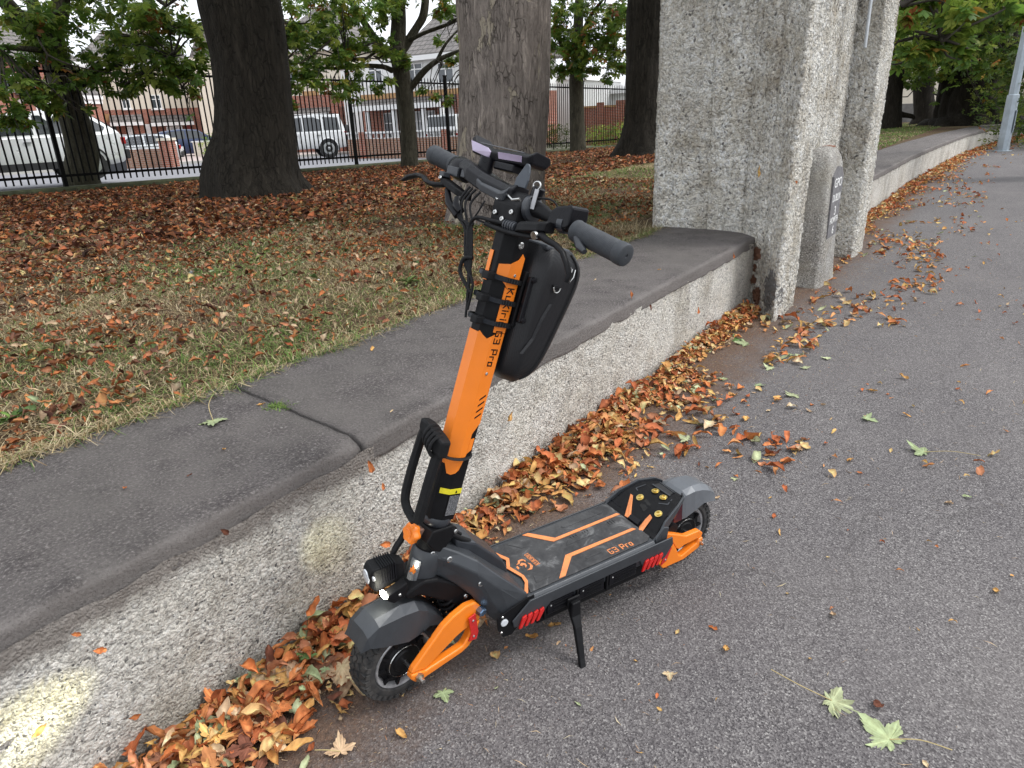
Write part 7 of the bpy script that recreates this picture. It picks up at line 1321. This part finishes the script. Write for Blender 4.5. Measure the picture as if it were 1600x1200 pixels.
def scatter_mesh(name, P, L, tilt, colset, weights, label, cat, nx=4, ny=2, nvar=14, mat=None, rng=LR, Wr=(.35, .65), tint=(.7, 1.25)):
    P = np.asarray(P, float); n = len(P); names = list(colset); w_ = np.array(weights) / np.sum(weights); Vs, Fs, Cs = [], [], []; b = 0; var = rng.integers(0, nvar, n); tilt = np.broadcast_to(tilt, (n,))
    R = rotm(rng.normal(0, 1, n) * tilt, rng.normal(0, 1, n) * tilt, rng.uniform(0, 6.28, n)); L = np.broadcast_to(L, (n,)); tn = rng.uniform(*tint, n)
    for k in range(nvar):
        ck = names[rng.choice(len(names), p=w_)]; c = BR[ck][rng.integers(0, len(BR[ck]))]; V, F, C = leaflet(1.0, rng.uniform(*Wr), rng, nx, ny, col=c, curl=rng.choice([-1, 1]) * rng.uniform(.3, 1.8)); idx = np.where(var == k)[0]
        if not len(idx): continue
        VV = np.einsum('nij,vj->nvi', R[idx], V) * L[idx][:, None, None] + P[idx][:, None, :]; FF = F[None] + (np.arange(len(idx)) * len(V))[:, None, None] + b; CC = C[None] * tn[idx][:, None, None]
        Vs.append(VV.reshape(-1, 3)); Fs.append(FF.reshape(-1, F.shape[1])); Cs.append(CC.reshape(-1, 3)); b += len(idx) * len(V)
    o = link(name, npmesh(name, np.concatenate(Vs), np.concatenate(Fs), np.clip(np.concatenate(Cs), .004, .8), smooth=True), mat or M_leaf); return tag(o, label, cat, None, 'stuff')
rest = [c for _, c in vis[NOBJ:]]
scatter_mesh('leaf_drift', [c[:3] for c in rest], np.array([c[3] for c in rest]), np.array([c[6] for c in rest]), ('rust', 'ochre', 'tan', 'dark', 'pale_green'), (.47, .25, .14, .09, .05), 'mass of small dry leaves along the wall foot and over the pavement', 'leaves', 6, 2, 48, Wr=(.16, .7))
# leaf crumbs and straws on the asphalt
n = 22000; X = LR.uniform(-.3, 9, n); e = np.abs(LR.normal(0, .33, n)); Y = 1.50 - e * LR.uniform(.5, 1.6, n); keep = Y > -.5; crumbs = np.stack([X, Y, X * 0 + .002], 1)[keep]
scatter_mesh('leaf_crumbs', crumbs, LR.uniform(.005, .016, keep.sum()), .4, ('rust', 'tan', 'dark', 'ochre'), (.4, .3, .15, .15), 'crumbled leaf bits trodden over the asphalt by the wall', 'leaves', 1, 2, 16)
n = 700; P = np.stack([LR.uniform(.4, 8, n), LR.uniform(-1.2, 1.3, n), np.full(n, .0025)], 1)
scatter_mesh('straws', P, LR.uniform(.012, .045, n), .05, ('tan',), (1,), 'thin pale stalks and seeds strewn on the asphalt', 'stalks', 2, 2, 8, Wr=(.05, .10))
# ---- lawn: fallen leaves and grass
def wedge(n, x0, x1, y0, y1, pw=1.0):
    X = LR.uniform(x0, x1, n); Y = y0 + (y1 - y0) * LR.random(n) ** pw; Z = lawn_z(X, Y); Pn = np.stack([X, Y, Z], 1); d = (Pn - [0, 0, EYE]) @ CR; px = 800 + FPX * d[:, 0] / d[:, 2]; py = 600 + FPX * d[:, 1] / d[:, 2]
    k = (d[:, 2] > .3) & (px > -40) & (px < 1640) & (py > 100) & (py < 800) & (Y < FO[1] - (X - FO[0]) * .0985 - .15) & ~((X > 5.4) & (X < 8.6) & (Y < 2.75)); return Pn[k], d[k, 2]
CANOPY_SHADE = at(960, 300, z=.46)  # leaves and grass thinned round here, dark soil stands in for canopy shadow
def shade(P): return LR.random(len(P)) + 1.0 * (np.hypot((P[:, 0] - CANOPY_SHADE[0]) / 4.5, (P[:, 1] - CANOPY_SHADE[1]) / 1.6) > 1)
P, dz = wedge(42000, .2, 10, 2.38, 6.5); dn_ = vnoise(P * [1.3, 1.3, 0]) + .35 * (P[:, 1] - 4); k = LR.random(len(P)) < np.clip(.36 + .34 * vnoise(P * [1.9, 1.9, 0] + 9) + .20 * vnoise(P * [5, 5, 0]) + .12 * (P[:, 1] - 3.6), .10, .95); P = P[k]; P[:, 2] += .016 + .018 * LR.random(len(P))
scatter_mesh('lawn_leaves', P, .018 + .055 * LR.random(len(P)) ** 1.6, .4, ('rust', 'ochre', 'dark', 'tan', 'pale_green', 'green'), (.50, .08, .20, .16, .04, .02), 'rusty fallen leaves strewn through the near grass', 'leaves', 5, 2, 40, tint=(.30, .85))
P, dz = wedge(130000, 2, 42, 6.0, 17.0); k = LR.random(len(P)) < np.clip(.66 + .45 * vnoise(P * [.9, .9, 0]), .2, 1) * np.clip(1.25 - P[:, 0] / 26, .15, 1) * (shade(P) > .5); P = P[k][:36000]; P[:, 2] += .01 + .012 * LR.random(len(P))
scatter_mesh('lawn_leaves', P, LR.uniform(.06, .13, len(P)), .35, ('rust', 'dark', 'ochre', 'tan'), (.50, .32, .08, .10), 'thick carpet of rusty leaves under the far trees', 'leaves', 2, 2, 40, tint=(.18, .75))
P, dz = wedge(60000, .2, 14, 2.36, 8.0); P = P[:16000]; P[:, 2] += .012 + .02 * LR.random(len(P)); scatter_mesh('dead_stalks', P, LR.uniform(.02, .075, len(P)), .22, ('tan', 'dark'), (.8, .2), 'flattened dead straw lying through the grass', 'straw', 2, 2, 16, Wr=(.04, .10), tint=(.4, 1.0))
def grass(name, P, Lr, cols, label, wd=.0022, lean=.55, seg=2):
    n = len(P); L = LR.uniform(*Lr, n); a = LR.uniform(0, 6.28, n); d = np.stack([np.cos(a), np.sin(a), a * 0], 1); s_ = np.stack([-np.sin(a), np.cos(a), a * 0], 1) * (wd * LR.uniform(.7, 1.5, n))[:, None]; ln = LR.uniform(.2, 1.0, n)[:, None] * lean * L[:, None] * 1.6
    up = np.array([0, 0, 1.0]); b = P; m = P + d * ln * .35 + up * (L * LR.uniform(.25, .6, n))[:, None]; t = P + d * ln + up * (L * LR.uniform(.05, .75, n))[:, None]
    V = np.stack([b - s_, b + s_, m + s_ * .8, m - s_ * .8, t + s_ * .15, t - s_ * .15], 1).reshape(-1, 3); k = np.arange(n)[:, None] * 6; F = np.concatenate([k + [0, 1, 2, 3], k + [3, 2, 4, 5]]); C = np.repeat(cols[:, None, :], 6, 1).reshape(-1, 3)
    o = link(name, npmesh(name, V, F, np.clip(C, .004, .8)), M_grass); return tag(o, label, 'grass', None, 'stuff')
STRAW = np.array([(.40, .32, .18), (.30, .23, .12), (.50, .42, .27), (.20, .14, .07)]); GRN = np.array([(.10, .17, .035), (.13, .20, .05), (.07, .13, .03), (.18, .22, .07)])
def gcol(P, bias=0):
    g = vnoise(P * [1.1, 1.1, 0] + 4) * .8 + vnoise(P * [4, 4, 0]) * .4 + bias; isg = LR.random(len(P)) < np.clip(.36 + .6 * g, .04, .97); c = STRAW[LR.integers(0, 4, len(P))] * LR.uniform(.6, 1.15, (len(P), 1)); c[isg] = GRN[LR.integers(0, 4, isg.sum())] * LR.uniform(.7, 1.3, (isg.sum(), 1)); return c
P, dz = wedge(120000, .2, 8.2, 2.33, 4.6); k = LR.random(len(P)) < np.clip(.75 + .5 * vnoise(P * 3), .2, 1); P = P[k]; grass('lawn_grass', P, (.016, .05), gcol(P, .10), 'short half dried grass nearest the wall', .0015, 1.5)
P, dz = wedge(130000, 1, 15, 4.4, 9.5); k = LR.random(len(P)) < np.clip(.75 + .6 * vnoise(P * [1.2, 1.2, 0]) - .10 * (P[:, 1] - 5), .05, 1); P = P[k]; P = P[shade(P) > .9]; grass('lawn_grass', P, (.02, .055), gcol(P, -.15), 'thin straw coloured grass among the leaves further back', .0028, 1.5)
P = np.stack([LR.uniform(.3, 5.6, 9000), 2.30 + .10 * LR.random(9000), np.full(9000, .525)], 1); P[:, 1] += .045 * vnoise(P * [3.5, 0, 0]); k = LR.random(9000) < .65 + .5 * vnoise(P * [2, 0, 0]); P = P[k]; grass('edge_grass', P, (.025, .075), gcol(P, .0), 'longer straw and green blades hanging over the back edge of the coping', .0017, 1.3)
P = np.stack([1.375 + LR.normal(0, .018, 260), 1.99 + LR.normal(0, .022, 260), np.full(260, .530)], 1); grass('joint_grass', P, (.008, .022), GRN[LR.integers(0, 4, 260)], 'green tuft growing in the joint between the coping slabs', .0016, 1.0)
P = np.stack([5.25 + LR.normal(0, .16, 700), 2.55 + LR.normal(0, .10, 700), np.full(700, .50)], 1); grass('pier_grass', P, (.06, .20), STRAW[LR.integers(0, 4, 700)], 'long dry grass at the foot of the broad pier', .002, 1.1)
def weeds(px, py, label, n=14, L=.10, seed=0):
    p = at(px, py, z=.5); t = thing('weed', label, 'weed', (p[0], p[1], float(lawn_z(p[0:1], p[1:2])[0]))); rng = np.random.default_rng(seed); V, F, C = [], [], []; b = 0
    for k in range(n):
        v, f, c = leaflet(L * rng.uniform(.6, 1.1), L * .22, rng, 5, 2, col=GRN[rng.integers(0, 4)] * .9, curl=-.7, roll=.1); v[:, 0] += L * .5; a = k * 2.4 + rng.uniform(-.3, .3); e = rng.uniform(.2, .9); R = rotm(np.array([0.0]), np.array([-e]), np.array([a]))[0]; V.append(v @ R.T); F.append(f + b); C.append(c); b += len(v)
    o = link('leaves', npmesh('leaves', np.concatenate(V), np.concatenate(F), np.clip(np.concatenate(C), .004, .8), smooth=True), M_leaf, t); o['kind'] = 'stuff'
for px, py, s_, c_, nm, lb_ in ((302, 428, .028, (.33, .35, .38), 'foil_scrap', 'crumpled grey foil scrap on the dry lawn'), (498, 441, .014, (.62, .62, .60), 'pebble', 'whitish pebble on the lawn right of the foil scrap'), (675, 1008 + 0, .001, (.6, .6, .6), '', '')):
    if not nm: continue
    p = at(px, py, z=.52); rg = np.random.default_rng(px); mb = MB().lathe([(-.5 * s_, .001), (-.3 * s_, .5 * s_), (.1 * s_, .6 * s_), (.4 * s_, .35 * s_), (.5 * s_, .001)], (0, 0, 0), (1, .3, 0), 9)
    mb.v = [(v[0] * (1.8 if nm == 'foil_scrap' else 1.1) + rg.normal() * s_ * .12, v[1] + rg.normal() * s_ * .12, max(v[2] * .6, -.3 * s_) + rg.normal() * s_ * .05) for v in mb.v]
    o = mb.build(nm, plain(nm, c_, .4, .3 if nm == 'foil_scrap' else 0), loc=(p[0], p[1], .535)); tag(o, lb_, nm.replace('_', ' '))
weeds(640, 452, 'green leafy weed in the grass left of the scooter\'s stem', 16, .085, 1); weeds(905, 398, 'small green weed behind the near handlebar grip', 16, .12, 2); weeds(25, 668, 'dark green weed at the left edge behind the coping', 18, .07, 3); weeds(400, 412, 'low green weed in the middle of the lawn', 10, .08, 4)
P, dz = wedge(90000, 8.5, 40, 2.4, 9.0); k = P[:, 2] > -9; P = P[k][:40000]; P[:, 2] += 0; c = gcol(P, .9) * 1.25; grass('far_grass', P, (.03, .07), c, 'short green grass behind the far wall', .008, .6)
